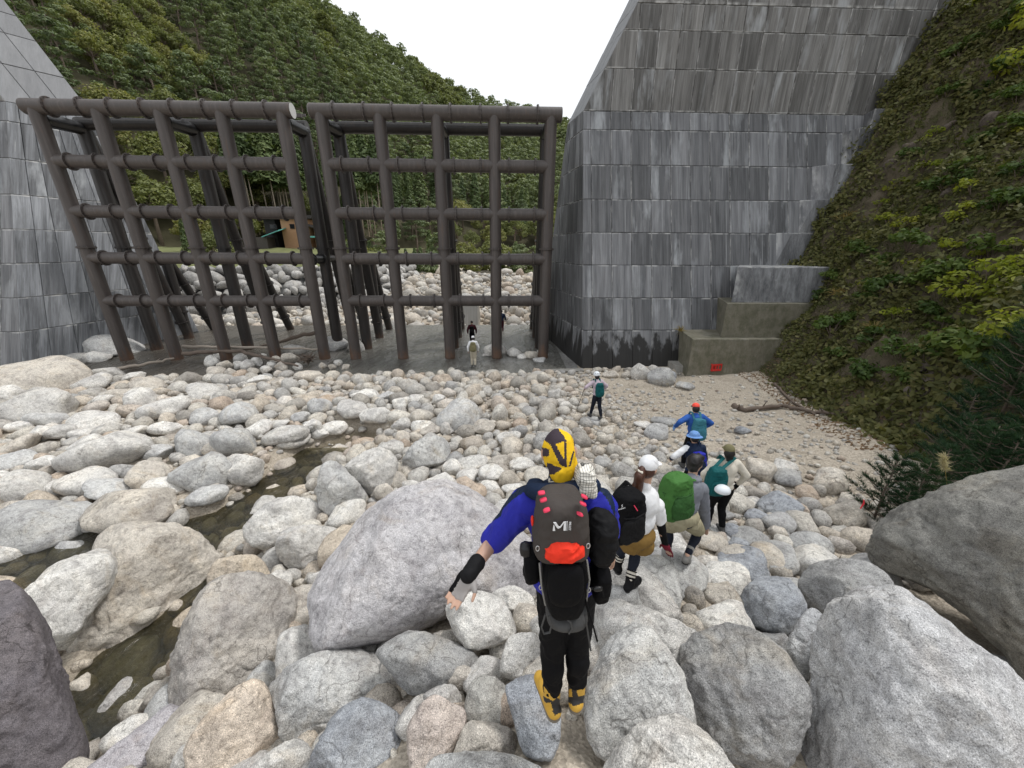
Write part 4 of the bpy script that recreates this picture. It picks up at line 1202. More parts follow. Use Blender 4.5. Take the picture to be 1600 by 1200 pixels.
# ---- bushes and trees low behind the river bed
low = [(340, 425, 52, 6.5, 'broad'), (375, 428, 54, 5.0, 'broad'), (305, 425, 55, 7, 'cedar'), (350, 400, 62, 8, 'cedar'), (320, 400, 64, 9, 'broad')]
for i in range(30):
    u = 545 + 345 * (i + .5) / 30 + rs.uniform(-6, 6)
    low.append((u, 452 + rs.uniform(-3, 2), 57 + rs.uniform(0, 9), rs.uniform(4.5, 10), ['broad', 'cedar', 'pine'][rs.randint(3)]))
for i, (u, v, y, h, kd) in enumerate(low):
    p = aty(u, v, y)
    lb = {'broad': 'leafy green tree at the edge of the upstream river bed', 'cedar': 'green cedar at the edge of the upstream river bed', 'pine': 'dark pine at the edge of the upstream river bed'}[kd]
    add_tree(kd, p - np.array([0, 0, .4]), h, {'broad': 'broadleaf', 'cedar': 'cedar', 'pine': 'pine'}[kd] + '_tree', lb, lb, 500 + i)

# ---- grassy terrace the house stands on
M['turf'] = plain('terrace_turf', (.13, .14, .055), .95, 0, .5, .8, .4, .1)
tx, ty = np.meshgrid(np.linspace(-75, -15, 60), np.linspace(36, 84, 50))
edge = np.interp(tx, [-75, -27, -18, -15], [34, 36.5, 43, 50])
tz = np.clip((ty - edge) * .9, -4, 3.9) + np.clip((ty - edge - 6) * .14, 0, 2.3)
P = np.stack([tx.ravel(), ty.ravel(), np.zeros(tx.size)], 1)
tz = tz + .12 * fbm(P * .5, 3, 3).reshape(tx.shape) - .1
tag(link('terrace', grid_mesh('terrace', tx, ty, tz), M['turf']), kind='structure')
# ---- stone revetment, every stone its own piece
rv = empty('stone_revetment', (-18, 36, 0), 0, 'sloping bank of pale stacked stones below the house', 'stone bank')
line = [np.array(p, float) for p in ((-34, 31.0), (-27, 32.2), (-20, 34), (-14, 37.5), (-10.5, 44), (-8.5, 54))]
seglen = np.cumsum([0] + [np.linalg.norm(b - a) for a, b in zip(line[:-1], line[1:])])
def on_line(s):
    i = min(np.searchsorted(seglen, s, 'right') - 1, len(line) - 2)
    t = (s - seglen[i]) / (seglen[i + 1] - seglen[i])
    d = (line[i + 1] - line[i]); d /= np.linalg.norm(d)
    return lerp(line[i], line[i + 1], t), np.array([-d[1], d[0]])
rsr = np.random.RandomState(5)
RVM = []
for s in range(8):
    V, Fc = rock_mesh(700 + s, 2, 8, 18, .04)
    me = mesh_np('stone', V, Fc); me.materials.append(M['granite']); RVM.append(me)
nst = 0
for rw in range(7):
    s = .3 + .4 * (rw % 2)
    while s < seglen[-1] - .5 and nst < 290:
        w = rsr.uniform(.5, 1.7)
        p, nrm = on_line(s + w / 2)
        k = (rw + .5) / 7
        q = p + nrm * 4.6 * k
        o = link('stone', RVM[rsr.randint(8)], None, rv)
        o.location = Vector((q[0], q[1], -.1 + 4.5 * k + rsr.uniform(-.22, .22))) - Vector(rv.location)
        o.scale = (w * .56, .45, .46 + rsr.uniform(-.14, .2))
        a = math.atan2(nrm[1], nrm[0]) - PI / 2
        o.rotation_euler = (-.75 + rsr.uniform(-.15, .15), rsr.uniform(-.6, .6), a + rsr.uniform(-.3, .3))
        g = rsr.uniform(.28, .58); o.color = (g, g * .98, g * .94, 1)
        s += w * 1.03; nst += 1
V = []
for s in np.linspace(0, seglen[-1] - .01, 24):
    p, nrm = on_line(s)
    V += [(p[0] - nrm[0] * .1, p[1] - nrm[1] * .1, -.7), (p[0] + nrm[0] * 4.8, p[1] + nrm[1] * 4.8, 4.3)]
Fc = [(2 * i, 2 * i + 2, 2 * i + 3, 2 * i + 1) for i in range(23)]
world_child(link('backing', mesh_np('backing', V, Fc), M['core']), rv)
# ---- little concrete weir
a = atz(702, 505, .4); b = atz(746, 505, .4)
mb = MB(); w = b[0] - a[0]
mb.hexa([(a[0], a[1], -.4), (b[0], a[1], -.4), (b[0] + .2, a[1] + 2.5, -.4), (a[0] - .2, a[1] + 2.5, -.4), (a[0], a[1] + .9, 2.1), (b[0], a[1] + .9, 2.1), (b[0], a[1] + 2.2, 2.1), (a[0], a[1] + 2.2, 2.1)])
tag(mb.build('concrete_weir', M['dry_concrete'], smooth=False), 'small grey concrete weir on the river bed beyond the grid', 'weir')

# ---- house on the terrace
HY = 60.0
def hp(u, v, dy=0): return aty(u, v, HY + dy)
hr = empty('house', hp(450, 394), 0, 'tan and black timber house with teal lean-to roof above the stone bank', 'house')
M['tan_wall'] = plain('tan_siding', (.46, .27, .155), .8, 0, .12, 2, .2, .02)
M['black_wall'] = plain('black_siding', (.022, .02, .021), .7, 0, .3, 2, .2, .02)
M['teal'] = plain('teal_roof', (.16, .50, .46), .5, 0, .1, 2, .1)
M['roof'] = plain('dark_roof', (.05, .045, .045), .6, 0, .2, 2, .2)
M['white'] = plain('white_paint', (.62, .62, .60), .6, 0, .06, 4, .05)
def glassy(name, c, r=.08):
    mt, nt, b = new_mat(name)
    b.inputs['Base Color'].default_value = rgba(c); b.inputs['Roughness'].default_value = r
    nt.links.new(bump(nt, noise(nt, position(nt), 3, 2), .03, .01), b.inputs['Normal'])
    return mt
M['glass'] = glassy('window_glass', (.015, .018, .02))
def hbox(name, u0, v0, u1, v1, y0, y1, mat, parent=hr, dz=0.0):
    a, b = hp(u0, v0), hp(u1, v1)
    mb = MB()
    mb.box((0, 0, 0), (abs(b[0] - a[0]), y1 - y0, abs(a[2] - b[2])))
    o = mb.build(name, M[mat], None, False)
    wc = Vector(((a[0] + b[0]) / 2, HY + (y0 + y1) / 2, (a[2] + b[2]) / 2 + dz))
    o.parent = parent
    pw = Vector(parent.location) + (Vector(parent.parent.location) if parent.parent else Vector())
    o.location = wc - pw
    return o
hbox('wall', 437, 342, 487, 397, 0, 6, 'tan_wall')
hbox('side_wall', 408, 341, 436.6, 397, .4, 5.5, 'black_wall')
hbox('annex_wall', 487.5, 362, 504, 397, .6, 6, 'tan_wall')
hbox('roof', 404, 336, 490, 341.6, -.5, 6.5, 'roof')
a0, a1 = hp(482, 352), hp(508, 362)
mb = MB()
mb.hexa([(a0[0], HY - .2, a0[2] - .1), (a1[0], HY - .2, a1[2] - .1), (a1[0], HY + 6.3, a1[2] - .1), (a0[0], HY + 6.3, a0[2] - .1), (a0[0], HY - .2, a0[2] + .15), (a1[0], HY - .2, a1[2] + .15), (a1[0], HY + 6.3, a1[2] + .15), (a0[0], HY + 6.3, a0[2] + .15)])
world_child(mb.build('annex_roof', M['roof'], None, False), hr)
w1 = hbox('window', 452.6, 350, 461, 357.5, -.08, .1, 'black_wall'); hbox('pane', 453.4, 351, 460.2, 356.6, -.11, -.085, 'glass', w1)
w2 = hbox('window', 419, 350, 431, 357.5, .3, .5, 'roof'); hbox('pane', 420, 351, 430, 356.6, .27, .295, 'glass', w2)
w3 = hbox('window', 493, 372, 501, 384, .5, .7, 'white'); hbox('pane', 494.2, 373.5, 499.8, 383, .47, .495, 'glass', w3)
a0, a1 = hp(436, 361, -2), hp(410, 371, -2)
mb = MB()
mb.hexa([(a1[0], HY - 2.2, a1[2]), (a0[0], HY - 2.2, a0[2]), (a0[0], HY + .3, a0[2] + .5), (a1[0], HY + .3, a1[2] + .5), (a1[0], HY - 2.2, a1[2] + .12), (a0[0], HY - 2.2, a0[2] + .12), (a0[0], HY + .3, a0[2] + .62), (a1[0], HY + .3, a1[2] + .62)])
world_child(mb.build('lean_to_roof', M['teal'], None, False), hr)
hbox('shed', 411.5, 371, 433, 399, -1.8, .3, 'galv')
hbox('awning', 486, 369, 499, 371.5, -1.0, .5, 'teal')
hbox('foundation', 405, 396.5, 506, 402, -.3, 6.2, 'dry_concrete')
# ================================================================ hillside on the right and its plants
def slope_z(x, y):
    s = x - foot_x(y)
    k = np.interp(y, [0, 6, 12, 18, 22, 30], [.9, 1.0, 1.2, 1.58, 2.05, 2.2])
    g = np.interp(y, [0, 6, 12, 18, 30], [1.7, 1.2, .5, .25, .2])
    P = np.stack([np.ravel(x), np.ravel(y), np.ravel(s) * .6], 1)
    nz = (.42 * fbm(P * .55, 4, 21) + .22 * fbm(P * 1.7, 3, 23)).reshape(np.shape(x))
    return g + k * s - .05 * np.clip(s, 0, 99) ** 1.25 + nz * np.clip(s + .4, 0, 1.6) - np.clip(-s, 0, 2) * .8
hx, hy = np.meshgrid(np.concatenate([np.arange(-1.2, 12, .16), np.arange(12, 60, 2.)]), np.concatenate([np.arange(-12, 2, 1.0), np.arange(2, 27, .2), np.arange(27, 60, 2.)]))
hxx = hx + foot_x(hy)
hz = slope_z(hxx, hy)
def soilmat():
    mt, nt, b = new_mat('hillside_soil')
    P = position(nt)
    base = mixc(nt, ramp(nt, noise(nt, P, .9, 6, .7, .5), [(.35, 0), (.65, 1)]), (.06, .050, .034), (.15, .125, .09))
    gr = ramp(nt, noise(nt, P, .7, 5, .7, .8), [(.5, 0), (.62, .8)])
    base = mixc(nt, gr, base, mixc(nt, noise(nt, P, 9, 4, .7), (.03, .042, .014), (.085, .092, .030)))
    rk = ramp(nt, noise(nt, P, .5, 4, .6), [(.66, 0), (.72, .8)])
    base = mixc(nt, rk, base, (.17, .15, .135))
    nt.links.new(base, b.inputs['Base Color'])
    b.inputs['Roughness'].default_value = .95; b.inputs['Specular IOR Level'].default_value = .1
    nt.links.new(bump(nt, noise(nt, P, 5, 7, .75), .8, .12), b.inputs['Normal'])
    return mt
M['soil'] = soilmat()
tag(link('hillside', grid_mesh('hillside', hxx, hy, hz), M['soil']), kind='structure')
rs = np.random.RandomState(12)
def on_slope(n, s0, s1, y0, y1, pw=1.0):
    y = rs.uniform(y0, y1, n); s = s0 + (s1 - s0) * rs.uniform(0, 1, n) ** pw
    x = foot_x(y) + s
    z = slope_z(x, y); e = .15
    N = np.stack([-(slope_z(x + e, y) - z) / e, -(slope_z(x, y + e) - z) / e, np.ones(n)], 1)
    N /= np.linalg.norm(N, axis=1)[:, None]
    return np.stack([x, y, z], 1), N
def slope_px(u, v):
    d = ray(u, v); t = np.linspace(3, 40, 1500)
    P = CAM + t[:, None] * d
    k = np.argmax(P[:, 2] < slope_z(P[:, 0], P[:, 1]))
    return P[k]
M['leaf_cover'] = leafmat('ground_cover_leaves', [(0, (.048, .055, .020)), (.35, (.092, .098, .032)), (.6, (.14, .138, .048)), (.8, (.18, .145, .07)), (1, (.24, .225, .075))], .3)
M['leaf_lime'] = leafmat('lime_leaves', [(0, (0.149, 0.196, 0.025)), (.5, (0.253, 0.287, 0.040)), (1, (0.380, 0.368, 0.057))], .45)
M['leaf_green'] = leafmat('shrub_leaves', [(0, (0.034, 0.063, 0.015)), (.5, (0.071, 0.115, 0.025)), (1, (0.138, 0.178, 0.034))], .35)
M['leaf_dry'] = leafmat('dry_grass', [(0, (0.172, 0.127, 0.052)), (.6, (0.345, 0.265, 0.103)), (1, (0.483, 0.380, 0.161))], .3)
M['leaf_grass'] = leafmat('green_grass', [(0, (0.046, 0.063, 0.018)), (.6, (0.098, 0.115, 0.032)), (1, (0.172, 0.172, 0.057))], .3)
A3 = np.array([1., 1., .8])
# carpet of low leaves: nobody could count these
P, N = on_slope(125000, -.1, 11.5, 3.5, 25.5)
msk = vnoise(P * np.array([.55, .55, .55]), 3) + .55 * vnoise(P * 1.9, 6) > rs.uniform(-1.3, .15, len(P))
P, N = P[msk], N[msk]
gap = vnoise(P * A3 * .42, 41) + .5 * vnoise(P * A3 * 1.1, 42) > -.42 + rs.uniform(-.15, .15, len(P))
P, N = P[gap], N[gap]
rel = np.clip(.35 + .8 * vnoise(P * A3 * .8, 44) + .35 * vnoise(P * A3 * 2.1, 45), .06, 1.3)
lift = rs.uniform(0, .8, len(P)) ** 1.2 * rel
V, Fq = cards(P + N * lift[:, None] + rs.normal(size=P.shape) * .05, N * .6 + np.array([-.2, -.5, .5]), .105, rs, .5, .7)
tag(link('ground_cover', mesh_np('ground_cover', V, Fq, False), M['leaf_cover']), 'low tangled leaves covering the steep hillside', 'ground cover', kind='stuff')
def blades(P, N, L, w, rs, droop=.6):
    """three-segment grass blades"""
    n = len(P)
    D = N + rs.normal(size=(n, 3)) * .45; D /= np.linalg.norm(D, axis=1)[:, None]
    side = np.cross(D, rs.normal(size=(n, 3))); side /= np.linalg.norm(side, axis=1)[:, None] + 1e-9
    L = (L * rs.uniform(.55, 1.25, n))[:, None]
    out = np.stack([D[:, 0], D[:, 1], -np.ones(n) * droop], 1)
    p0 = P; p1 = P + D * L * .5; p2 = P + D * L * .85 + out * L * .25
    V = np.stack([p0 - side * w, p0 + side * w, p1 + side * w * .8, p1 - side * w * .8, p2], 1).reshape(-1, 3)
    b = np.arange(n)[:, None] * 5
    F3 = np.concatenate([b + np.array([[0, 1, 2]]), b + np.array([[0, 2, 3]]), b + np.array([[3, 2, 4]])])
    return V, F3
P, N = on_slope(42000, -.3, 10.5, 3.5, 25)
msk = vnoise(P * .8, 13) + .4 * vnoise(P * 2.4, 16) > rs.uniform(-.7, .5, len(P))
V, F3 = blades(P[msk], N[msk] * .5 + np.array([-.2, -.1, .7]), .32, .009, rs)
tag(link('hillside_grass', mesh_np('hillside_grass', V, F3, False), M['leaf_grass']), 'thin green and olive grass growing over the hillside', 'grass', kind='stuff')
# dead leaves and bark scraps at the foot of the slope
P, N = on_slope(1900, -1.0, .9, 8, 19.5)
P[:, 2] = np.maximum(P[:, 2], ground_raw(P[:, 0], P[:, 1])) + .02
M['litter'] = leafmat('dead_leaves', [(0, (.075, .045, .025)), (.5, (.16, .10, .055)), (1, (.27, .18, .11))], .1)
V, Fq = cards(P, N + np.array([0, 0, 1.]), .055, rs, .5, .3)
tag(link('leaf_litter', mesh_np('leaf_litter', V, Fq, False), M['litter']), 'brown dead leaves along the foot of the hillside', 'leaf litter', kind='stuff')
def shrub_mesh(seed, r, n, size, flat=.7, layers=7):
    q = np.random.RandomState(seed)
    parts = []; tb = MB()
    for k in range(layers):
        D = q.normal(size=3); D /= np.linalg.norm(D); D[2] = abs(D[2])
        c = D * np.array([1, 1, flat]) * r * q.uniform(.45, .9) + np.array([0, 0, r * .35])
        tb.tube([(0, 0, -.15), c * .5 + np.array([0, 0, .05]), c], [.014, .010, .004], 5)
        p, nn = clump(c, (r * .45, r * .45, r * .22), n // layers, q, .9)
        parts.append(cards(p, nn, size, q, .55, .55))
    V, Fq = joinq(parts)
    return tb, V, Fq
SHR = {}
for key, mat, r, n, sz in (('lime', 'leaf_lime', .36, 110, .06), ('green', 'leaf_green', .55, 330, .075), ('big', 'leaf_green', .9, 700, .085), ('limebig', 'leaf_lime', .75, 330, .075)):
    SHR[key] = []
    for s in range(3):
        tb, V, Fq = shrub_mesh(900 + s * 13 + len(key), r, n, sz)
        tm = tb.mesh('stem'); tm.materials.append(M['bark'])
        cm = mesh_np('foliage', V, Fq, False); cm.materials.append(M[mat]); SHR[key].append((tm, cm))
def shrub(key, p, sc, label, group, i):
    tm, cm = SHR[key][i % 3]
    root = empty('shrub', p, i * 1.7, label, 'shrub', group)
    root.scale = (sc, sc, sc)
    link('stem', tm, None, root); link('foliage', cm, None, root)
lime = [(1455, 215), (1440, 228), (1440, 270), (1470, 265), (1400, 295), (1385, 305), (1390, 350), (1415, 355), (1395, 362), (1405, 378), (1495, 350), (1505, 335), (1420, 420), (1520, 300), (1595, 215), (1350, 455), (1425, 428), (1400, 500), (1480, 395), (1370, 325), (1530, 410), (1590, 390)]
for i, (u, v) in enumerate(lime):
    wh = 'high on the hillside beside the wall end' if v < 290 else 'halfway up the hillside' if v < 390 else 'low on the hillside right of the mossy steps'
    shrub('lime', slope_px(u, v), 1.0 + .5 * rs.uniform(), 'small lime green shrub ' + wh, 'lime green shrubs ' + wh, i)
for i, (u, v) in enumerate([(1575, 480), (1540, 455), (1590, 540), (1550, 500), (1590, 440), (1510, 480)]):
    shrub('limebig', slope_px(u, v), 1.0 + .3 * rs.uniform(), 'broad yellow green shrub low on the hillside above the pines', 'yellow green shrubs above the pines', i)
for i, (u, v) in enumerate([(1500, 560), (1540, 590), (1450, 560), (1420, 600), (1360, 540), (1330, 500), (1300, 520), (1560, 330), (1480, 300), (1500, 170), (1560, 120), (1590, 30), (1555, 60), (1450, 450), (1350, 400), (1420, 250), (1590, 280), (1400, 560), (1300, 440), (1280, 470), (1530, 230), (1380, 460), (1470, 520), (1520, 540), (1570, 560), (1340, 590), (1310, 560), (1440, 500), (1480, 440), (1550, 400), (1580, 330), (1510, 270), (1460, 340), (1420, 390), (1380, 420), (1350, 470), (1590, 160), (1540, 150), (1480, 150), (1500, 90), (1570, 210)]):
    wh = 'high on the hillside beside the wall end' if v < 260 else 'halfway up the hillside' if v < 440 else 'near the hillside foot by the mossy steps' if u < 1400 else 'low on the hillside above the young pines'
    shrub('green', slope_px(u, v), .9 + .5 * rs.uniform(), 'dark green leafy bush ' + wh, 'dark green bushes ' + wh, i)
for i, (u, v) in enumerate([(1590, 60), (1560, 10), (1600, 120)]):
    shrub('limebig', slope_px(u, v), 1.5, 'olive green bush hanging high above the dam wall end', 'bushes above the wall end', i)
# grass tussocks one can tell apart
def tussock(p, n, L, mat, label, nm='grass_tussock', w=.011, group=None):
    q = np.random.RandomState(int(abs(p[0] * 100 + p[1] * 10)) % 9999)
    b = q.normal(size=(n, 3)) * np.array([.07, .07, .01])
    V, F3 = blades(b, np.tile([0, 0, 1.], (n, 1)) + b * 5, L, w, q, .9)
    o = link(nm, mesh_np(nm, V, F3, False), M[mat]); o.location = p
    return tag(o, label, 'grass', group)
tussock(slope_px(1322, 345), 110, .75, 'leaf_dry', 'golden dry grass tussock beside the middle wall steps', w=.016)
tussock(slope_px(1312, 460), 80, .5, 'leaf_dry', 'straw coloured grass tussock right of the mossy steps', w=.014)
tussock(slope_px(1310, 405), 60, .45, 'leaf_grass', 'drooping green grass tussock below the golden one', w=.012)
tussock(slope_px(1365, 515), 60, .5, 'leaf_dry', 'pale grass tussock on the hillside above the fallen branch', w=.012)
pp = hit_ground(1035, 600)[0]; tussock(pp, 140, .55, 'leaf_dry', 'dry brown grass tuft before the mossy boulders by the wall', w=.010)
pp = front(aty(1098, 300, 19)[0], ROWZ[1]) + np.array([0, -.45, .05]); tussock(pp, 70, .4, 'leaf_dry', 'reddish dry grass tuft on top of the lowest step', w=.010)
# stones and a slab half buried in the slope
for i, (u, v, r) in enumerate([(1425, 235, .8), (1390, 260, .6), (1480, 300, .45), (1440, 570, .6), (1455, 600, .7), (1430, 620, .5), (1350, 420, .4), (1550, 190, .7), (1480, 200, .5), (1385, 620, .35), (1510, 345, .3)]):
    p = slope_px(u, v)
    o = link('stone', PROTO[i % 16]); o.location = p - np.array([0, 0, .1 * r]); o.scale = (r * .75, r * .5, r * .32); o.rotation_euler = (.2, .9, i)
    o.color = rgba((.15, .125, .105)); tag(o, 'brownish rock sticking out of the hillside soil', 'rock', 'rocks in the hillside')
# ---- young pines behind the dark mossy boulder
M['needle'] = leafmat('young_pine_needles', [(0, (.010, .028, .012)), (.5, (.020, .050, .020)), (1, (.045, .085, .032))], .15)
def pine_mesh(seed, h):
    q = np.random.RandomState(seed)
    tb = MB(); PP, NN = [], []
    tb.tube([(0, 0, -.2), (.03, 0, h * .5), (0, .02, h)], [.03, .02, .006], 6)
    for k in range(34):
        z = h * (.08 + .9 * k / 34); g = k * 2.4; L = (1 - .72 * k / 34) * .5 * h * q.uniform(.55, 1)
        tip = np.array([math.cos(g) * L, math.sin(g) * L, z + L * .55])
        a = np.array([0, 0, z]); mid = lerp(a, tip, .5) - np.array([0, 0, .05])
        tb.tube([a, mid, tip], [.012, .009, .004], 4)
        d = tip - a; d /= np.linalg.norm(d)
        for t in np.linspace(.25, 1.0, 8):
            c = lerp(a, tip, t)
            PP.append(np.tile(c, (16, 1))); NN.append(np.tile(d * .8 + np.array([0, 0, .3]), (16, 1)))
    P, N = np.concatenate(PP), np.concatenate(NN)
    n = len(P)
    D = N + q.normal(size=(n, 3)) * .55; D /= np.linalg.norm(D, axis=1)[:, None]
    S = np.cross(D, q.normal(size=(n, 3))); S /= np.linalg.norm(S, axis=1)[:, None]
    L = q.uniform(.09, .17, n)[:, None]
    V = np.stack([P - S * .0055, P + S * .0055, P + D * L], 1).reshape(-1, 3)
    return tb, V, np.arange(3 * n).reshape(n, 3)
PM = []
for s in range(3):
    tb, V, F3 = pine_mesh(40 + s, 1.7)
    tm = tb.mesh('trunk'); tm.materials.append(M['bark'])
    cm = mesh_np('needles', V, F3, False); cm.materials.append(M['needle']); PM.append((tm, cm))
def sapling(u, v, y, sc, label, group, i, red=False):
    p = aty(u, v, y); 
    p[2] = max(ground_z(p[0], p[1]), float(slope_z(np.array([p[0]]), np.array([p[1]]))[0]))
    root = empty('young_pine', p, i * 2.1, label, 'pine', group); root.scale = (sc, sc, sc)
    tm, cm = PM[i % 3]
    link('trunk', tm, None, root); link('needles', cm, None, root)
    return root
for i, (u, v, y, sc) in enumerate([(1440, 800, 5.4, .9), (1500, 790, 5.6, 1.0), (1560, 770, 5.8, 1.15), (1600, 760, 6.2, 1.3), (1530, 720, 7.0, 1.2), (1590, 700, 7.4, 1.4), (1470, 770, 6.2, .9), (1640, 760, 6.6, 1.4), (1410, 820, 5.2, .75), (1460, 760, 6.8, 1.1), (1540, 790, 5.3, .95), (1580, 735, 6.6, 1.3), (1500, 740, 7.6, 1.2), (1620, 690, 8.0, 1.6)]):
    sapling(u, v, y, sc, 'bushy dark young pine behind the mossy boulder', 'young pines behind the mossy boulder', i)
sapling(1350, 850, 5.3, .8, 'thin young pine carrying a red ribbon', None, 1)
sapling(1380, 860, 4.9, .55, 'smallest young pine touching the mossy boulder', None, 2)
# red ribbon
M['ribbon'] = cloth('red_ribbon', (.75, .05, .07), .6)
p = aty(1347, 788, 5.0); mb = MB()
mb.tube([p + (0, 0, .09), p + (.012, -.01, .03), p + (0, 0, -.09)], [.012, .016, .01], 8, flat=.4)
tag(mb.build('ribbon', M['ribbon']), 'red marker ribbon tied to the thin young pine', 'ribbon')
# pampas plume
pr = empty('pampas_grass', aty(1478, 790, 5.0), 0, 'single cream pampas plume between the pines and mossy boulder', 'pampas grass')
M['plume'] = leafmat('plume', [(0, (.42, .37, .27)), (1, (.62, .56, .44))], .4)
a, b = aty(1483, 790, 5.0), aty(1477, 735, 5.0); c = aty(1474, 712, 5.0)
mb = MB(); mb.tube([a - (0, 0, .5), a, b], [.006, .005, .004], 6); world_child(mb.build('stalk', M['leaf_dry']), pr)
q = np.random.RandomState(2); t = q.uniform(0, 1, 420)[:, None]
P = b + (c - b) * t + q.normal(size=(420, 3)) * .018
V, F3 = blades(P, np.tile((c - b) / np.linalg.norm(c - b), (420, 1)) + q.normal(size=(420, 3)) * .3, .10, .003, q, .3)
world_child(link('plume', mesh_np('plume', V, F3, False), M['plume']), pr)

# ================================================================ driftwood, crate
M['wood'] = plain('driftwood', (.30, .26, .22), .85, 0, .3, 8, .6, .02)
M['wood_dark'] = plain('wet_driftwood', (.13, .10, .08), .8, 0, .35, 8, .6, .02)
def log(pts, r, label, nm='driftwood_log', mat='wood', seed=0, knots=3):
    q = np.random.RandomState(seed)
    pts = [np.array(p, float) for p in pts]
    fine = []
    k = 7
    for a, b in zip(pts[:-1], pts[1:]):
        for t in np.linspace(0, 1, k, endpoint=False): fine.append(lerp(a, b, t) + q.normal(size=3) * r * .22)
    fine.append(pts[-1])
    rr_ = [r * (1 - .55 * i / len(fine)) * q.uniform(.85, 1.12) for i in range(len(fine))]
    mb = MB(); mb.tube(fine, rr_, 10)
    for i in range(knots):
        j = q.randint(1, len(fine) - 1); d = q.normal(size=3); d[2] = abs(d[2])
        mb.tube([fine[j], fine[j] + d / np.linalg.norm(d) * r * 3.2], [rr_[j] * .45, rr_[j] * .12], 6)
    return tag(mb.build(nm, M[mat]), label, 'driftwood')
log([atz(285, 541, .55), atz(400, 543, .6), atz(500, 546, .5)], .10, 'long pale plank like log lying across the stone heap before the grid', knots=0, seed=1)
log([atz(500, 517, 1.3), atz(440, 533, .8), atz(392, 545, .4)], .12, 'dark slanting log propped up against the grid column', mat='wood_dark', seed=2)
log([atz(182, 577, .15), atz(230, 568, .2), atz(272, 560, .25)], .11, 'straight grey log lying in front of the rusty column', seed=3, knots=1)
log([atz(285, 552, .45), atz(370, 548, .55), atz(420, 560, .4), atz(465, 572, .25)], .12, 'crooked dark branch on the stone heap before the grid', mat='wood_dark', seed=4, knots=6)
log([hit_ground(1145, 635, .12)[0], hit_ground(1165, 640, .1)[0], hit_ground(1220, 634, .12)[0], hit_ground(1260, 641, .12)[0], hit_ground(1345, 652, .1)[0]], .10, 'long fallen branch on the sand at the foot of the hillside', mat='wood_dark', seed=5, knots=5)
log([hit_ground(1210, 600, .05)[0], hit_ground(1240, 630, .05)[0], hit_ground(1275, 648, .05)[0]], .06, 'thin brown stick on the sand near the mossy steps', mat='wood_dark', seed=6)
q = np.random.RandomState(8); c = atz(482, 562, .3); mb = MB()
for i in range(46):
    d = q.normal(size=3); d /= np.linalg.norm(d); d[2] = abs(d[2]) * .7
    mb.tube([c + q.normal(size=3) * .12, c + d * .3, c + d * .55 + q.normal(size=3) * .12], [.035, .022, .008], 5)
tag(mb.build('root_tangle', M['wood_dark']), 'tangled grey root ball beside the round white stone', 'roots')
# heap of stones in front of the left grid
for i, (u, v, w) in enumerate([(332, 566, 26), (345, 556, 22), (352, 572, 24), (375, 560, 20), (385, 572, 26), (402, 566, 22), (415, 578, 20), (430, 562, 18), (440, 574, 24), (455, 562, 30), (395, 580, 22), (425, 570, 18), (362, 582, 22), (465, 572, 18), (372, 570, 18), (410, 556, 14), (338, 582, 30), (505, 570, 16), (518, 572, 14), (528, 566, 16), (540, 572, 14)]):
    p = atz(u, v, .1); d = project(p)[2]; a = w / 2 * d / F
    place_rock(p[0], p[1], SLAB_Z + a * .5, a, a * .85, a * .8, rnr.uniform(0, 6), rnr.choice(['white', 'pale', 'warm']))
# red bottle crate
M['crate'] = plain('red_plastic', (.62, .035, .03), .4, 0, .08, 6, .05)
cr_ = empty('red_crate', atz(1115, 578, .43), math.radians(8), 'red plastic bottle crate on the concrete ledge', 'crate')
w, dp, h = .5, .38, .36
mb = MB()
for s in (-1, 1):
    mb.box((0, s * dp / 2, .05), (w, .02, .10)); mb.box((0, s * dp / 2, h - .04), (w, .02, .08))
    mb.box((s * w / 2, 0, .05), (.02, dp + .02, .10)); mb.box((s * w / 2, 0, h - .04), (.02, dp + .02, .08))
    for t in (-.5, -.17, .17, .5): mb.box((t * w * .96, s * dp / 2, h / 2), (.05, .024, h - .1))
    for t in (-.4, .4): mb.box((s * w / 2, t * dp, h / 2), (.024, .05, h - .1))
mb.build('frame', M['crate'], cr_, False)
mb = MB(); mb.box((0, 0, .015), (w - .03, dp - .03, .02)); mb.build('bottom', M['crate'], cr_, False)
mb = MB()
for t in (-.25, 0, .25): mb.box((t * w, 0, h * .42), (.012, dp - .04, h * .7))
for t in (-.17, .17): mb.box((0, t * dp, h * .42), (w - .04, .012, h * .7))
mb.build('divider', M['crate'], cr_, False)
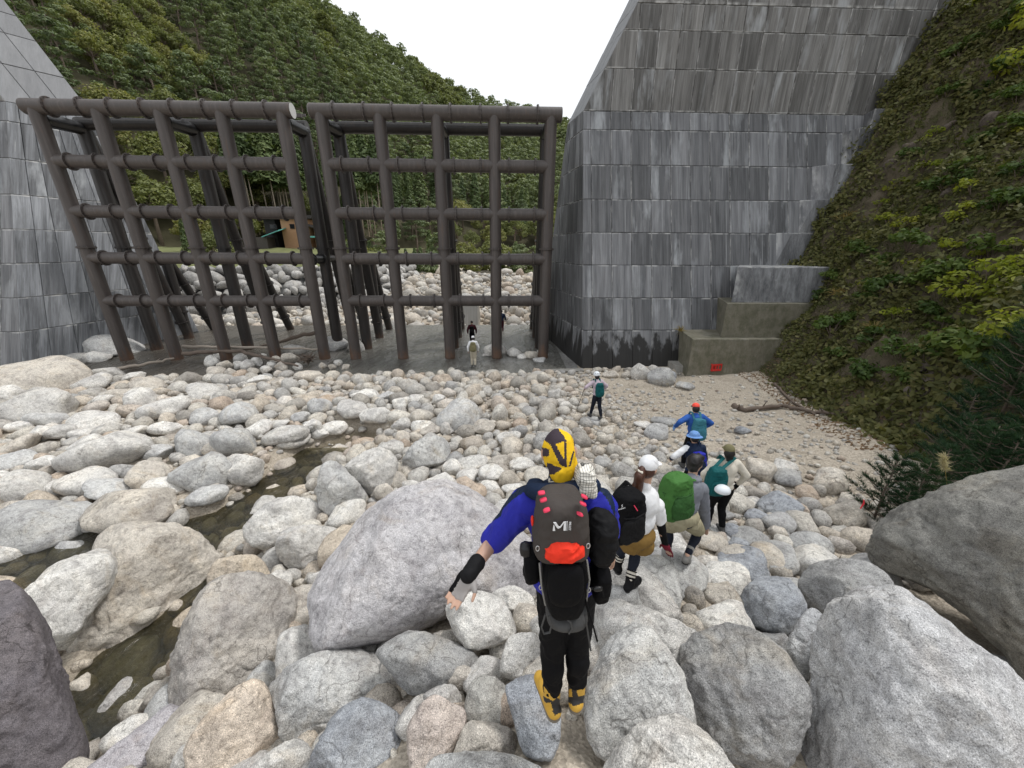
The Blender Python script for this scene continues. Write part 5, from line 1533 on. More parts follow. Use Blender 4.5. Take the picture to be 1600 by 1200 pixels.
# ================================================================ hikers
TS = bpy.data.scenes.new('workbench')
def bench_graph():
    with bpy.context.temp_override(scene=TS, view_layer=TS.view_layers[0]):
        dg = bpy.context.evaluated_depsgraph_get(); dg.update()
    return dg
A = lambda *v: np.array(v, float)
def unit(v): v = np.asarray(v, float); return v / (np.linalg.norm(v) + 1e-12)
class Blob:
    """overlapping closed shapes that a voxel remesh fuses into one continuous skin"""
    def __init__(s): s.mb = MB()
    def cap(s, a, b, ra, rb, sq=None, n=14):
        a, b = A(*a), A(*b); d = unit(b - a)
        pts, rr_ = [], []
        for t in (-.98, -.8, -.5, -.2): pts.append(a + d * ra * t); rr_.append(ra * math.sqrt(max(0, 1 - t * t)))
        for t in np.linspace(0, 1, 5): pts.append(a + (b - a) * t); rr_.append(ra + (rb - ra) * t)
        for t in (.2, .5, .8, .98): pts.append(b + d * rb * t); rr_.append(rb * math.sqrt(max(0, 1 - t * t)))
        m0 = MB(); m0.tube(pts, rr_, n)
        V = np.concatenate(m0.V)
        if sq is not None:
            ax, k = unit(sq[0]), sq[1]; V = V - ((V - a) @ ax)[:, None] * ax * (1 - k)
        s.mb.add(V, m0.Fc); return s
    def ell(s, c, R, rad):
        """R: three unit axes as rows"""
        D, Fc = ico(3)
        V = A(*c) + (D * A(*rad)) @ np.asarray(R)
        s.mb.add(V, Fc.tolist()); return s
    def finish(s, name, voxel, mat, parent=None, smooth=4, fold=0.0, freq=14.0, seed=1, mats=None, paint=None):
        me = s.mb.mesh(name + '_raw')
        o = bpy.data.objects.new('tmp', me); TS.collection.objects.link(o)
        m1 = o.modifiers.new('r', 'REMESH'); m1.mode = 'VOXEL'; m1.voxel_size = voxel; m1.use_smooth_shade = True
        m2 = o.modifiers.new('s', 'SMOOTH'); m2.iterations = smooth; m2.factor = .5
        dg = bench_graph()
        out = bpy.data.meshes.new_from_object(o.evaluated_get(dg))
        bpy.data.objects.remove(o); bpy.data.meshes.remove(me)
        out.name = name
        n = len(out.vertices)
        if fold:
            V = np.empty(n * 3, np.float32); N = np.empty(n * 3, np.float32)
            out.vertices.foreach_get('co', V); out.vertices.foreach_get('normal', N)
            V = V.reshape(-1, 3); N = N.reshape(-1, 3)
            w = V * A(1, 1, .75) + .05 * np.stack([vnoise(V * 6, seed + 4), vnoise(V * 6, seed + 5), vnoise(V * 6, seed + 6)], 1)
            f = 1 - 2 * np.abs(vnoise(w * freq, seed)) + .5 * vnoise(w * freq * .45, seed + 2)
            V = V + N * (f * fold)[:, None]
            out.vertices.foreach_set('co', V.astype(np.float32).ravel()); out.update()
        out.materials.clear()
        for q in (mats or [mat]): out.materials.append(M[q])
        k = len(out.polygons)
        out.polygons.foreach_set('use_smooth', np.ones(k, bool))
        if paint is not None:
            Cn = np.empty(k * 3, np.float32); out.polygons.foreach_get('center', Cn)
            out.polygons.foreach_set('material_index', np.asarray(paint(Cn.reshape(-1, 3)), np.int32))
        else:
            out.polygons.foreach_set('material_index', np.zeros(k, np.int32))
        out.update()
        o = link(name, out)
        if parent is not None: world_child(o, parent)
        return o
def in_poly(u, v, poly):
    r = np.zeros(len(u), bool); k = len(poly)
    for i in range(k):
        (x1, y1), (x2, y2) = poly[i], poly[(i + 1) % k]
        c = ((y1 > v) != (y2 > v)) & (u < (x2 - x1) * (v - y1) / (y2 - y1 + 1e-12) + x1)
        r ^= c
    return r
def ik(a, b, l1, l2, bend):
    """joint between a and b with bone lengths l1, l2, bent towards bend"""
    a, b = A(*a), A(*b); d = b - a; L = np.linalg.norm(d); u = d / L
    if L > (l1 + l2) * .998:
        return a + d * l1 / (l1 + l2)
    x = (l1 * l1 - l2 * l2 + L * L) / (2 * L); h = math.sqrt(max(0, l1 * l1 - x * x))
    w = A(*bend) - u * (A(*bend) @ u); return a + u * x + unit(w) * h
def frame(J):
    t = unit(J['neck'] - J['pel']); r = J['rsh'] - J['lsh']; r = unit(r - t * (r @ t))
    return r, np.cross(t, r), t            # right, forward, up
def hand_prims(B, wr, d, side, nrm, s=1.0, curl=.5):
    """wrist, pointing direction, direction of the thumb side, palm normal"""
    d = unit(d); side = unit(side - d * (side @ d)); nrm = unit(np.cross(d, side)) * (1 if np.cross(d, side) @ nrm > 0 else -1)
    R = [side, d, nrm]
    B.ell(wr + d * .048 * s, R, (.041 * s, .056 * s, .017 * s))
    for i, (o, L) in enumerate(((.030, .072), (.010, .080), (-.011, .074), (-.030, .058))):
        a = wr + (d * .092 + side * o) * s
        e1 = unit(d + side * o * 2.4 + nrm * curl * .5); b = a + e1 * L * .52 * s
        e2 = unit(e1 + nrm * curl * .9); c = b + e2 * L * .5 * s
        B.cap(a - d * .02 * s, b, .0098 * s, .0092 * s, n=8); B.cap(b, c, .0092 * s, .0078 * s, n=8)
    a = wr + (d * .028 + side * .036) * s; b = a + unit(side * .8 + d * .75 + nrm * .35) * .045 * s; c = b + unit(side * .3 + d + nrm * .45) * .034 * s
    B.cap(a, b, .0125 * s, .0108 * s, n=8); B.cap(b, c, .0105 * s, .0088 * s, n=8)
def person(name_label, J, s=1.0, vox=.010, face=None, group=None):
    """builds the bare figure as one continuous mesh; J joints in world space"""
    r, f, t = frame(J)
    base = (J['lan'] + J['ran']) / 2
    root = empty('person', (float(base[0]), float(base[1]), float(min(J['lan'][2], J['ran'][2]) - .09)), 0, name_label, 'person', group)
    B = Blob(); pel, nk = J['pel'], J['neck']
    R = [r, f, t]
    B.ell(pel + t * .02, R, (.150 * s, .108 * s, .115 * s))
    B.ell(lerp(pel, nk, .38), R, (.130 * s, .095 * s, .16 * s))
    B.ell(lerp(pel, nk, .70), R, (.158 * s, .108 * s, .17 * s))
    B.cap(J['lsh'], J['rsh'], .06 * s, .06 * s)
    hd = J['head']
    B.cap(nk - t * .04, hd - t * .04, .055 * s, .050 * s)
    hf = unit(face if face is not None else f); hf = unit(hf - t * (hf @ t) * .6); hr_ = unit(np.cross(hf, t)); hu = np.cross(hr_, hf)
    HR = [hr_, hf, hu]
    B.ell(hd, HR, (.074 * s, .093 * s, .105 * s)); B.ell(hd + (hf * .03 - hu * .05) * s, HR, (.056 * s, .062 * s, .065 * s))
    B.cap(hd + (hf * .090 + hu * .012) * s, hd + (hf * .106 - hu * .022) * s, .008 * s, .014 * s)          # nose
    B.ell(hd + (hf * .086 - hu * .055) * s, HR, (.026 * s, .010 * s, .009 * s))                              # lips
    for e in (-1, 1):
        B.ell(hd + (hr_ * e * .076 - hf * .004 - hu * .005) * s, HR, (.010 * s, .020 * s, .032 * s))
        B.ell(hd + (hr_ * e * .030 + hf * .082 + hu * .012) * s, HR, (.013 * s, .009 * s, .008 * s))        # eye
    for p in 'lr':
        e = -1 if p == 'l' else 1
        sh, el, wr = J[p + 'sh'], J[p + 'el'], J[p + 'wr']
        B.cap(sh, el, .050 * s, .040 * s); B.cap(el, wr, .040 * s, .027 * s)
        B.ell(lerp(el, wr, .28), [unit(np.cross(wr - el, f)), f, unit(wr - el)], (.043 * s, .040 * s, .075 * s))
        hv = J.get(p + 'hd', None)
        d = unit(hv - wr) if hv is not None else unit(unit(wr - el) + A(0, 0, -.3))
        hand_prims(B, wr, d, J.get(p + 'thumb', f), J.get(p + 'palm', -r * e), s)
        hp_, kn, an, toe = J[p + 'hip'], J[p + 'kn'], J[p + 'an'], J[p + 'toe']
        B.cap(hp_, kn, .080 * s, .052 * s); B.cap(kn, an, .052 * s, .036 * s)
        B.ell(lerp(kn, an, .32) - f * .018, [r, f, unit(kn - an)], (.050 * s, .052 * s, .11 * s))
        B.cap(an - A(0, 0, .045) * s - unit(toe - an) * .02, toe, .036 * s, .030 * s)
    J['_root'], J['_hf'], J['_hr'], J['_hu'], J['_s'] = root, hf, hr_, hu, s
    B.finish('body', vox, 'skin', root, 4)
    return root
def limb(B, J, p, keys, rads, grow=0.0):
    pts = [J[p + k] if isinstance(k, str) else lerp(J[p + k[0]], J[p + k[1]], k[2]) for k in keys]
    for i in range(len(pts) - 1): B.cap(pts[i], pts[i + 1], rads[i] + grow, rads[i + 1] + grow)
def top(J, mat, vox, name='shirt', sleeve=1.0, loose=.018, hem=.06, fold=.004, seed=1, mats=None, paint=None, freq=13):
    """sleeve: 0 none, 1 to the elbow, 2 to the wrist, fractions between"""
    r, f, t = frame(J); s = J['_s']; R = [r, f, t]; pel, nk = J['pel'], J['neck']; g = loose
    B = Blob()
    B.ell(pel + t * hem * s, R, (.150 * s + g, .108 * s + g, .10 * s)); B.ell(lerp(pel, nk, .38), R, (.140 * s + g, .102 * s + g, .17 * s))
    B.ell(lerp(pel, nk, .70), R, (.160 * s + g, .112 * s + g, .17 * s + g)); B.cap(J['lsh'], J['rsh'], .062 * s + g * .8, .062 * s + g * .8)
    B.cap(nk - t * .05, nk + t * .01, .075 * s, .066 * s)
    for p in 'lr':
        sh, el, wr = J[p + 'sh'], J[p + 'el'], J[p + 'wr']
        k = min(sleeve, 1); B.cap(sh, lerp(sh, el, k), .056 * s + g, .046 * s + g)
        if sleeve > 1: B.cap(el, lerp(el, wr, sleeve - 1), .046 * s + g, .034 * s + g * .7)
    return B.finish(name, vox, mat, J['_root'], 3, fold, freq, seed, mats, paint)
def bottoms(J, mat, vox, name='trousers', upto=1.95, loose=.012, fold=.003, seed=3, waist=.10, start=0.0):
    r, f, t = frame(J); s = J['_s']; B = Blob()
    if start == 0.0:
        B.ell(J['pel'] + t * waist * .35 * s, [r, f, t], (.152 * s + loose, .112 * s + loose, .12 * s))
    for p in 'lr':
        h, k, a = J[p + 'hip'], J[p + 'kn'], J[p + 'an']
        if start < 1: B.cap(lerp(h, k, start), lerp(h, k, min(upto, 1)), .083 * s + loose, .056 * s + loose)
        if upto > 1: B.cap(k if start < 1 else lerp(k, a, start - 1), lerp(k, a, upto - 1), .056 * s + loose, .042 * s + loose)
        if upto > 1.4: B.ell(lerp(k, a, .32) - f * .018, [r, f, unit(k - a)], (.050 * s + loose, .052 * s + loose, .11 * s))
    return B.finish(name, vox, mat, J['_root'], 3, fold, 15, seed)
def shoes(J, mat, sole, vox, high=.09, name='boot', mats=None, paint=None):
    s = J['_s']
    for p in 'lr':
        an, toe = J[p + 'an'], J[p + 'toe']; B = Blob()
        d = unit(A(toe[0] - an[0], toe[1] - an[1], 0)); sd = A(d[1], -d[0], 0); ax = unit(toe - an + A(0, 0, .05))
        heel = an - A(0, 0, .052) * s - d * .035 * s
        B.cap(heel, toe, .046 * s, .040 * s); B.cap(an - A(0, 0, .03) * s, lerp(an, J[p + 'kn'], high / .4), .050 * s, .050 * s)
        B.ell(lerp(heel, toe, .5) + A(0, 0, .022) * s, [sd, d, A(0, 0, 1)], (.044 * s, .085 * s, .035 * s))
        o = B.finish(name, vox, mat, J['_root'], 3, .001, 30, 4, mats, paint)
        S = Blob(); z = A(0, 0, -.042) * s
        S.cap(heel + z, toe + z, .045 * s, .040 * s, sq=((0, 0, 1), .34)); so_ = S.finish('sole', vox, sole, None, 2); so_.parent = o
def headpart(J, name, mat, c, rad, vox=.008, extra=None, fold=0.0, smooth=4, mats=None, paint=None):
    """cap-like shape in head axes: c offset, rad radii"""
    R = [J['_hr'], J['_hf'], J['_hu']]; s = J['_s']
    B = Blob(); B.ell(J['head'] + A(*c) @ np.array(R) * s, R, A(*rad) * s)
    for (k, a, b, *q) in (extra or []):
        if k == 'ell': B.ell(J['head'] + A(*a) @ np.array(R) * s, R, A(*b) * s)
        else: B.cap(J['head'] + A(*a) @ np.array(R) * s, J['head'] + A(*b) @ np.array(R) * s, q[0] * s, q[1] * s)
    return B.finish(name, vox, mat, J['_root'], smooth, fold, 20, 7, mats, paint)
def puff(name, mat, o, fr, half, parent, p=4.0, wr=.006, freq=9, seed=1, sub=5, taper=0.0, mats=None, paint=None):
    """soft rounded box: o centre, fr rows (right, back, up), half sizes"""
    D, Fc = ico(sub)
    k = (np.abs(D) ** p).sum(1) ** (-1 / p); q = D * k[:, None]
    loc = q * A(*half)
    loc[:, 0] *= 1 - taper * q[:, 2]
    V = loc @ np.asarray(fr)
    n_ = unit_rows(D)
    w2_ = loc + .03 * np.stack([vnoise(loc * 9, seed + 11), vnoise(loc * 9, seed + 12), vnoise(loc * 9, seed + 13)], 1)
    cr_f = (1 - 2 * np.abs(vnoise(w2_ * freq + seed * 7, seed))) + .55 * (1 - 2 * np.abs(vnoise(w2_ * A(1, 1, 1.6) * freq * 2.3 + seed, seed + 3)))
    V = V + (n_ @ np.asarray(fr)) * (wr * cr_f)[:, None]
    me = mesh_np(name, V + A(*o), Fc)
    for m_ in (mats or [mat]): me.materials.append(M[m_])
    if paint is not None:
        Cn = (V + A(*o))[Fc].mean(1); me.polygons.foreach_set('material_index', np.asarray(paint(Cn), np.int32))
    ob = link(name, me)
    if parent is not None: world_child(ob, parent)
    return ob
def unit_rows(D): return D / (np.linalg.norm(D, axis=1)[:, None] + 1e-9)
def strap(name, pts, w, mat, parent, th=.004):
    """flat webbing along a path"""
    pts = [A(*p) for p in pts]
    mb = MB(); mb.tube(pts, w / 2, 8, True, th / w * 2)
    o = mb.build(name, M[mat], None)
    return world_child(o, parent) if parent is not None else o
def text_part(body, mat, o, right, up, height, parent, name='lettering', squash=1.0):
    cu = bpy.data.curves.new('txt', 'FONT'); cu.body = body; cu.align_x = 'CENTER'; cu.align_y = 'CENTER'; cu.size = height; cu.extrude = .0008
    ob = bpy.data.objects.new('txt', cu); TS.collection.objects.link(ob)
    dg = bench_graph()
    me = bpy.data.meshes.new_from_object(ob.evaluated_get(dg)); bpy.data.objects.remove(ob)
    me.name = name; me.materials.clear(); me.materials.append(M[mat])
    V = np.empty(len(me.vertices) * 3, np.float32); me.vertices.foreach_get('co', V); V = V.reshape(-1, 3)
    n = np.cross(right, up)
    W_ = V[:, :1] * squash * right + V[:, 1:2] * up + V[:, 2:3] * n + A(*o)
    me.vertices.foreach_set('co', W_.astype(np.float32).ravel()); me.update()
    ob = link(name, me)
    if parent.parent is not None: ob.parent = parent; return ob          # part of a part: already in place
    return world_child(ob, parent)

def skinmat():
    mt, nt, b = new_mat('skin')
    P = position(nt)
    nt.links.new(mixc(nt, noise(nt, P, 18, 4, .6), (.40, .235, .165), (.56, .36, .265)), b.inputs['Base Color'])
    b.inputs['Roughness'].default_value = .55; b.inputs['Subsurface Weight'].default_value = .08
    b.inputs['Subsurface Radius'].default_value = (.01, .004, .002)
    nt.links.new(bump(nt, noise(nt, P, 260, 2), .15, .001), b.inputs['Normal'])
    return mt
M['skin'] = skinmat()
for k, c, rg in (('c_blue', (.026, .030, .34), .6), ('c_navy', (.012, .022, .050), .6), ('c_black', (.005, .005, .006), .8), ('c_black2', (.010, .010, .011), .7), ('c_yellow', (.80, .50, .02), .75), ('c_plum', (.052, .040, .050), .8), ('c_lid', (.062, .054, .050), .7),
                 ('c_red', (.80, .045, .022), .6), ('c_pink', (.72, .06, .12), .6), ('c_white', (.74, .75, .77), .75), ('c_cream', (.62, .58, .50), .85), ('c_greyhood', (.19, .20, .23), .85), ('c_green', (.055, .155, .038), .65), ('c_dgreen', (.032, .092, .026), .65), ('c_teal', (.008, .085, .090), .6),
                 ('c_khaki', (.34, .31, .21), .85), ('c_brown', (.19, .115, .035), .85), ('c_maroon', (.14, .012, .025), .7), ('c_tights', (.013, .016, .026), .6), ('c_grey', (.24, .235, .225), .8), ('c_dgrey', (.075, .075, .075), .8), ('c_sky', (.16, .30, .60), .8), ('c_royal', (.030, .10, .36), .75),
                 ('c_tealblue', (.045, .17, .22), .7), ('c_coral', (.85, .10, .07), .7), ('c_plaid', (.50, .42, .48), .85), ('c_olive', (.17, .155, .085), .8), ('c_beige', (.45, .41, .33), .85), ('c_wine', (.060, .015, .022), .8), ('c_lightglove', (.34, .32, .31), .7)):
    M[k] = cloth(k[2:] + '_fabric', c, rg, .7)
M['hair_dark'] = plain('black_hair', (.012, .010, .010), .45, 0, .5, 60, .6, .006)
M['hair_brown'] = plain('brown_hair', (.060, .022, .012), .4, 0, .5, 60, .6, .006)
M['solemat'] = plain('shoe_sole', (.17, .15, .12), .8, 0, .3, 20, .3)
M['b_yellow'] = plain('yellow_boot_leather', (.56, .33, .045), .6, 0, .15, 20, .2)
M['b_black'] = plain('black_boot_leather', (.022, .021, .021), .6, 0, .2, 20, .2)
M['helmet'] = plain('white_helmet', (.70, .74, .78), .3, 0, .04, 6, .03)
M['alu'] = plain('aluminium', (.55, .55, .56), .35, .7, .1, 10, .05)
M['plastic_black'] = plain('black_plastic', (.012, .012, .013), .4, 0, .2, 20, .1)
def checkmat():
    mt, nt, b = new_mat('checked_towel')
    P = nt.nodes.new('ShaderNodeTexCoord').outputs['Object']
    g = None
    for ax in ((26, 0, 0), (0, 0, 26)):
        w = nd(nt, 'ShaderNodeTexWave', Vector=mapv(nt, P, tuple(x if x else 0 for x in ax)), Scale=1.0, Distortion=1.2, p_bands_direction='X' if ax[0] else 'Z')
        l = ramp(nt, w.outputs['Fac'], [(.0, 1), (.10, 0)])
        g = l if g is None else mixc(nt, 1, g, l, 'LIGHTEN')
    nt.links.new(mixc(nt, g, (.72, .70, .64), (.02, .02, .02)), b.inputs['Base Color'])
    b.inputs['Roughness'].default_value = .9
    return mt
M['check'] = checkmat()

# ---------------------------------------------------------------- the hiker with the yellow headscarf
def px_joints(d): return {k: aty(*v) for k, v in d.items()}
J = px_joints(dict(head=(873, 706, 1.53), neck=(876, 752, 1.50), lsh=(822, 786, 1.47), rsh=(938, 788, 1.47), lwr=(735, 893, 1.32), lhd=(711, 934, 1.27), pel=(884, 905, 1.43), lhip=(866, 914, 1.43), rhip=(904, 914, 1.43), lan=(862, 1090, 1.40), ran=(901, 1078, 1.42), rwr=(955, 860, 1.66)))
J['lel'] = aty(771, 845, 1.50); J['rel'] = ik(J['rsh'], J['rwr'], .28, .23, (.8, -.4, -.3))
J['lkn'] = ik(J['lhip'], J['lan'], .39, .37, (-.2, 1, 0)); J['rkn'] = ik(J['rhip'], J['ran'], .39, .37, (.2, 1, 0))
J['ltoe'] = J['lan'] + A(-.05, .155, -.075); J['rtoe'] = J['ran'] + A(.04, .165, -.07)
J['lthumb'] = A(.8, -.3, -.2); J['lpalm'] = A(.3, -.6, -.4)
man = person('hiker in yellow and black headscarf and blue jacket with a tall pack', J, 1.0, .0065)
def uvp(C): u, v, d = project(C); return u, v
Z1 = lambda pts: [(680 + x / 5.333, 640 + y / 5.333) for x, y in pts]
NAVY = [Z1([(720, 640), (640, 700), (530, 795), (480, 930), (545, 890), (565, 830), (650, 745), (740, 690), (840, 700), (860, 600), (760, 560)]), Z1([(1330, 560), (1440, 620), (1500, 800), (1500, 900), (1440, 760), (1390, 690), (1330, 680)])]
def p_jacket(C):
    u, v = uvp(C); return (in_poly(u, v, NAVY[0]) | in_poly(u, v, NAVY[1]) | (v < 765)).astype(int)
top(J, 'c_blue', .007, 'jacket', .97, .019, .02, .008, 5, ['c_blue', 'c_navy'], p_jacket, 15)
# rolled hood lying on the shoulders
r_, f_, t_ = frame(J); B = Blob()
hc = J['neck'] - f_ * .05
for k in range(7):
    a = PI * (k / 6 * 1.3 - .15); b = PI * ((k + 1) / 6 * 1.3 - .15)
    pa = hc + r_ * math.cos(a) * -.135 - f_ * math.sin(a) * .055 + t_ * (-.005); pb = hc + r_ * math.cos(b) * -.135 - f_ * math.sin(b) * .055 + t_ * (-.005)
    B.cap(pa, pb, .045, .045)
B.finish('hood', .008, 'c_navy', man, 3, .006, 14, 9)
bottoms(J, 'c_black', .008, 'trousers', 1.80, .012, .006)
Z3 = lambda pts: [(680 + x / 4.2857, 860 + y / 4.2857) for x, y in pts]
BLK = [Z3([(722, 975), (790, 1010), (815, 985), (850, 1010), (860, 1080), (800, 1105), (770, 1050), (730, 1010)]), Z3([(868, 870), (890, 900), (930, 930), (985, 870), (975, 910), (945, 940), (960, 980), (1030, 960), (1000, 1020), (930, 1045), (870, 1000), (880, 940)])]
YEL = [Z3([(745, 1020), (775, 1020), (790, 1080), (765, 1060)]), Z3([(893, 930), (915, 930), (918, 980), (893, 980)])]
def p_boot(C):
    u, v = uvp(C); k = in_poly(u, v, BLK[0]) | in_poly(u, v, BLK[1]); y = in_poly(u, v, YEL[0]) | in_poly(u, v, YEL[1])
    return np.where(y, 0, k).astype(int)
shoes(J, 'b_yellow', 'solemat', .0065, .11, 'boot', ['b_yellow', 'b_black'], p_boot)
SC_D = [Z1([(890, 225), (960, 130), (1000, 130), (1085, 235), (1080, 262), (1000, 290), (955, 290), (890, 240)]), Z1([(955, 285), (1000, 285), (1090, 440), (1085, 480), (1040, 460)]), Z1([(930, 440), (1060, 490), (990, 540), (930, 540)]), Z1([(1072, 250), (1092, 250), (1098, 480), (1080, 480)]), Z1([(1150, 230), (1190, 230), (1190, 330), (1160, 330)]), Z1([(1148, 345), (1160, 350), (1130, 470), (1108, 485)]), Z1([(880, 310), (950, 330), (950, 390), (880, 390)])]
def p_scarf(C):
    u, v = uvp(C); k = np.zeros(len(u), bool)
    for q in SC_D: k |= in_poly(u, v, q)
    return k.astype(int)
headpart(J, 'headscarf', 'c_yellow', (0, -.004, .004), (.079, .098, .109), .006, [('ell', (0, -.055, -.055), (.060, .046, .085)), ('cap', (-.01, -.078, -.06), (-.014, -.085, -.125), .032, .016), ('cap', (.07, -.03, -.03), (.075, -.06, -.09), .012, .008)], .0045, 2, ['c_yellow', 'c_plum'], p_scarf)
headpart(J, 'collar', 'c_cream', (0, -.035, -.13), (.064, .062, .03), .008)
# fingerless glove with black cuff
B = Blob(); d = unit(J['lhd'] - J['lwr']); sd = unit(J['lthumb'] - d * (J['lthumb'] @ d)); nn = np.cross(d, sd); nn = nn if nn @ J['lpalm'] > 0 else -nn
B.ell(J['lwr'] + d * .048, [sd, d, nn], (.046, .060, .022))
for o_, L in ((.030, .04), (.010, .045), (-.011, .042), (-.030, .034)):
    a = J['lwr'] + d * .09 + sd * o_; B.cap(a - d * .02, a + unit(d + sd * o_ * 2.4 + nn * .25) * L * .8, .0125, .0118, n=8)
a = J['lwr'] + d * .028 + sd * .036; B.cap(a, a + unit(sd * .8 + d * .75 + nn * .35) * .04, .0155, .014, n=8)
def p_glove(C):
    q = (C - J['lwr']) @ sd; return (q < -.022).astype(int)
B.finish('glove', .006, 'c_lightglove', man, 3, .0008, 40, 2, ['c_lightglove', 'c_black'], p_glove)
B = Blob(); ax = unit(J['lwr'] - J['lel']); B.cap(J['lwr'] - ax * .055, J['lwr'] + d * .02, .0405, .038); B.finish('glove_cuff', .006, 'c_black2', man, 3, .0015, 30, 3)
# his pack
pb_o = aty(880, 872, 1.245)
pk_r, pk_t = unit(A(1, .02, 0)), unit(A(.02, .06, 1)); pk_b = unit(np.cross(pk_r, pk_t)); pk_t = np.cross(pk_b, pk_r)   # back points to the camera
pk_b = -np.cross(pk_t, pk_r) if np.cross(pk_t, pk_r)[1] > 0 else np.cross(pk_t, pk_r)
FRM = [pk_r, pk_b, pk_t]
pack = empty('backpack', aty(884, 968, 1.25), 0, 'tall dark backpack with brown lid and red cloth worn by the headscarf hiker', 'backpack')
def pp_(u, v, y): return aty(u, v, y)
puff('back_panel', 'c_black2', pp_(880, 865, 1.34), FRM, (.100, .06, .31), pack, 4, .004)
puff('bag', 'c_black', pp_(882, 905, 1.235), FRM, (.090, .10, .17), pack, 3.2, .004)
lid_ = puff('lid', 'c_lid', pp_(876, 817, 1.25), FRM, (.106, .10, .148), pack, 4.2, .0055, 9, 3, 5, .15)
puff('red_cloth', 'c_red', pp_(881, 858, 1.165), FRM, (.074, .034, .042), pack, 2.4, .011, 15, 5, 6)
puff('front_pocket', 'c_black', pp_(884, 912, 1.150), FRM, (.072, .035, .105), pack, 3, .003)
puff('hip_belt', 'c_dgrey', pp_(885, 956, 1.24), FRM, (.090, .09, .035), pack, 3, .004)
puff('side_pouch', 'c_black2', pp_(940, 838, 1.30), FRM, (.056, .085, .120), pack, 2.8, .012, 10, 8)
puff('side_pocket', 'c_black', pp_(938, 905, 1.30), FRM, (.036, .07, .10), pack, 3, .008, 10, 9)
puff('camera_pouch', 'c_black', pp_(830, 880, 1.30), FRM, (.030, .06, .080), pack, 3, .008, 10, 10)
puff('camera', 'plastic_black', pp_(821, 858, 1.25), FRM, (.022, .025, .028), pack, 3, .003, 20, 11, 3)
puff('side_tab', 'c_red', pp_(832, 814, 1.30), FRM, (.006, .02, .022), pack, 3, .001, 9, 1, 2)
for i, (u, v, a) in enumerate([(846, 770, -8), (849, 781, -18), (854, 797, -22), (913, 776, 28), (911, 787, 28), (906, 803, 28)]):
    g = math.radians(-a); rr2 = pk_r * math.cos(g) + pk_t * math.sin(g); tt2 = -pk_r * math.sin(g) + pk_t * math.cos(g)
    yy = 1.162 if v > 780 else 1.178
    dl_ = puff('daisy_loop', 'c_pink', pp_(u, v, yy), [rr2, pk_b, tt2], (.0135, .012, .0048), None, 5, 0, 9, 1, 2); dl_.parent = lid_
# embroidered mark on the lid: a sweeping M and a small upright name bar
lo = pp_(876, 823, 1.138); mb = MB()
def poly(pts, depth=.003):
    k = len(pts); V = [lo + pk_r * x + pk_t * y for x, y in pts] + [lo + pk_r * x + pk_t * y - pk_b * depth for x, y in pts]
    mb.add(V, [tuple(range(k)), tuple(range(2 * k - 1, k - 1, -1))] + [(i, k + i, k + (i + 1) % k, (i + 1) % k) for i in range(k)])
w = .026
for pts in ([(-1, -.7), (-.62, -.7), (-.75, .1), (-.9, .35)], [(-.95, .75), (-.55, .75), (-.15, .05), (.1, -.05), (-.1, -.35), (-.35, -.25)], [(-.2, -.3), (.1, .0), (.55, .75), (.98, .8), (.6, .55), (.15, -.2)], [(.62, -.72), (.96, -.72), (.96, .72), (.62, .5)], [(1.08, -.75), (1.15, -.75), (1.15, .85), (1.08, .85)]):
    poly([(x * w - .004, y * w) for x, y in pts])
mb.build('emblem', M['c_white'], lid_, False)
text_part('MILLET', 'c_white', lo + pk_r * (w * 1.36) + pk_t * .001, -pk_t, pk_r, .0125, lid_)
strap('compression_strap', [pp_(843, 880, 1.17), pp_(846, 915, 1.15), pp_(852, 945, 1.17)], .012, 'c_grey', pack)
strap('compression_strap', [pp_(917, 875, 1.17), pp_(921, 905, 1.15), pp_(916, 940, 1.17)], .012, 'c_grey', pack)
strap('leash_loop', [pp_(852, 960, 1.15), pp_(846, 980, 1.14), pp_(850, 990, 1.14), pp_(859, 988, 1.14), pp_(862, 975, 1.14), pp_(858, 962, 1.15)], .011, 'c_dgrey', pack)
strap('leash_loop', [pp_(884, 966, 1.15), pp_(892, 972, 1.14), pp_(894, 982, 1.14), pp_(889, 990, 1.14)], .010, 'c_dgrey', pack)
strap('dangling_strap', [pp_(915, 938, 1.16), pp_(926, 975, 1.15), pp_(933, 1001, 1.15)], .013, 'c_black', pack)
strap('dangling_strap', [pp_(914, 960, 1.16), pp_(918, 985, 1.15), pp_(923, 1016, 1.15)], .012, 'c_dgrey', pack)
for (u, v) in ((840, 857), (919, 853), (845, 918), (920, 922)):
    mb = MB(); c = pp_(u, v, 1.16)
    mb.tube([c + pk_r * .007 * math.cos(a) + pk_t * .012 * math.sin(a) for a in np.linspace(0, 2 * PI, 13)], .0022, 6); world_child(mb.build('buckle', M['alu'], None), pack)
puff('strap_buckle', 'plastic_black', pp_(934, 920, 1.17), FRM, (.020, .008, .012), pack, 4, 0, 9, 1, 2)
strap('side_strap', [pp_(922, 920, 1.17), pp_(940, 917, 1.18), pp_(943, 932, 1.18)], .012, 'c_black2', pack)
tw = empty('towel', pp_(917, 780, 1.42), 0, 'white towel with black check lines over the jacket shoulder', 'towel')
q0 = pp_(916, 752, 1.40)
o = puff('cloth', 'check', A(0, 0, 0), FRM, (.040, .045, .072), None, 3.2, .014, 16, 3, 5, .10); o.parent = tw; o.location = Vector(q0) - Vector(tw.location)
pole0 = pp_(0, 0, 1)

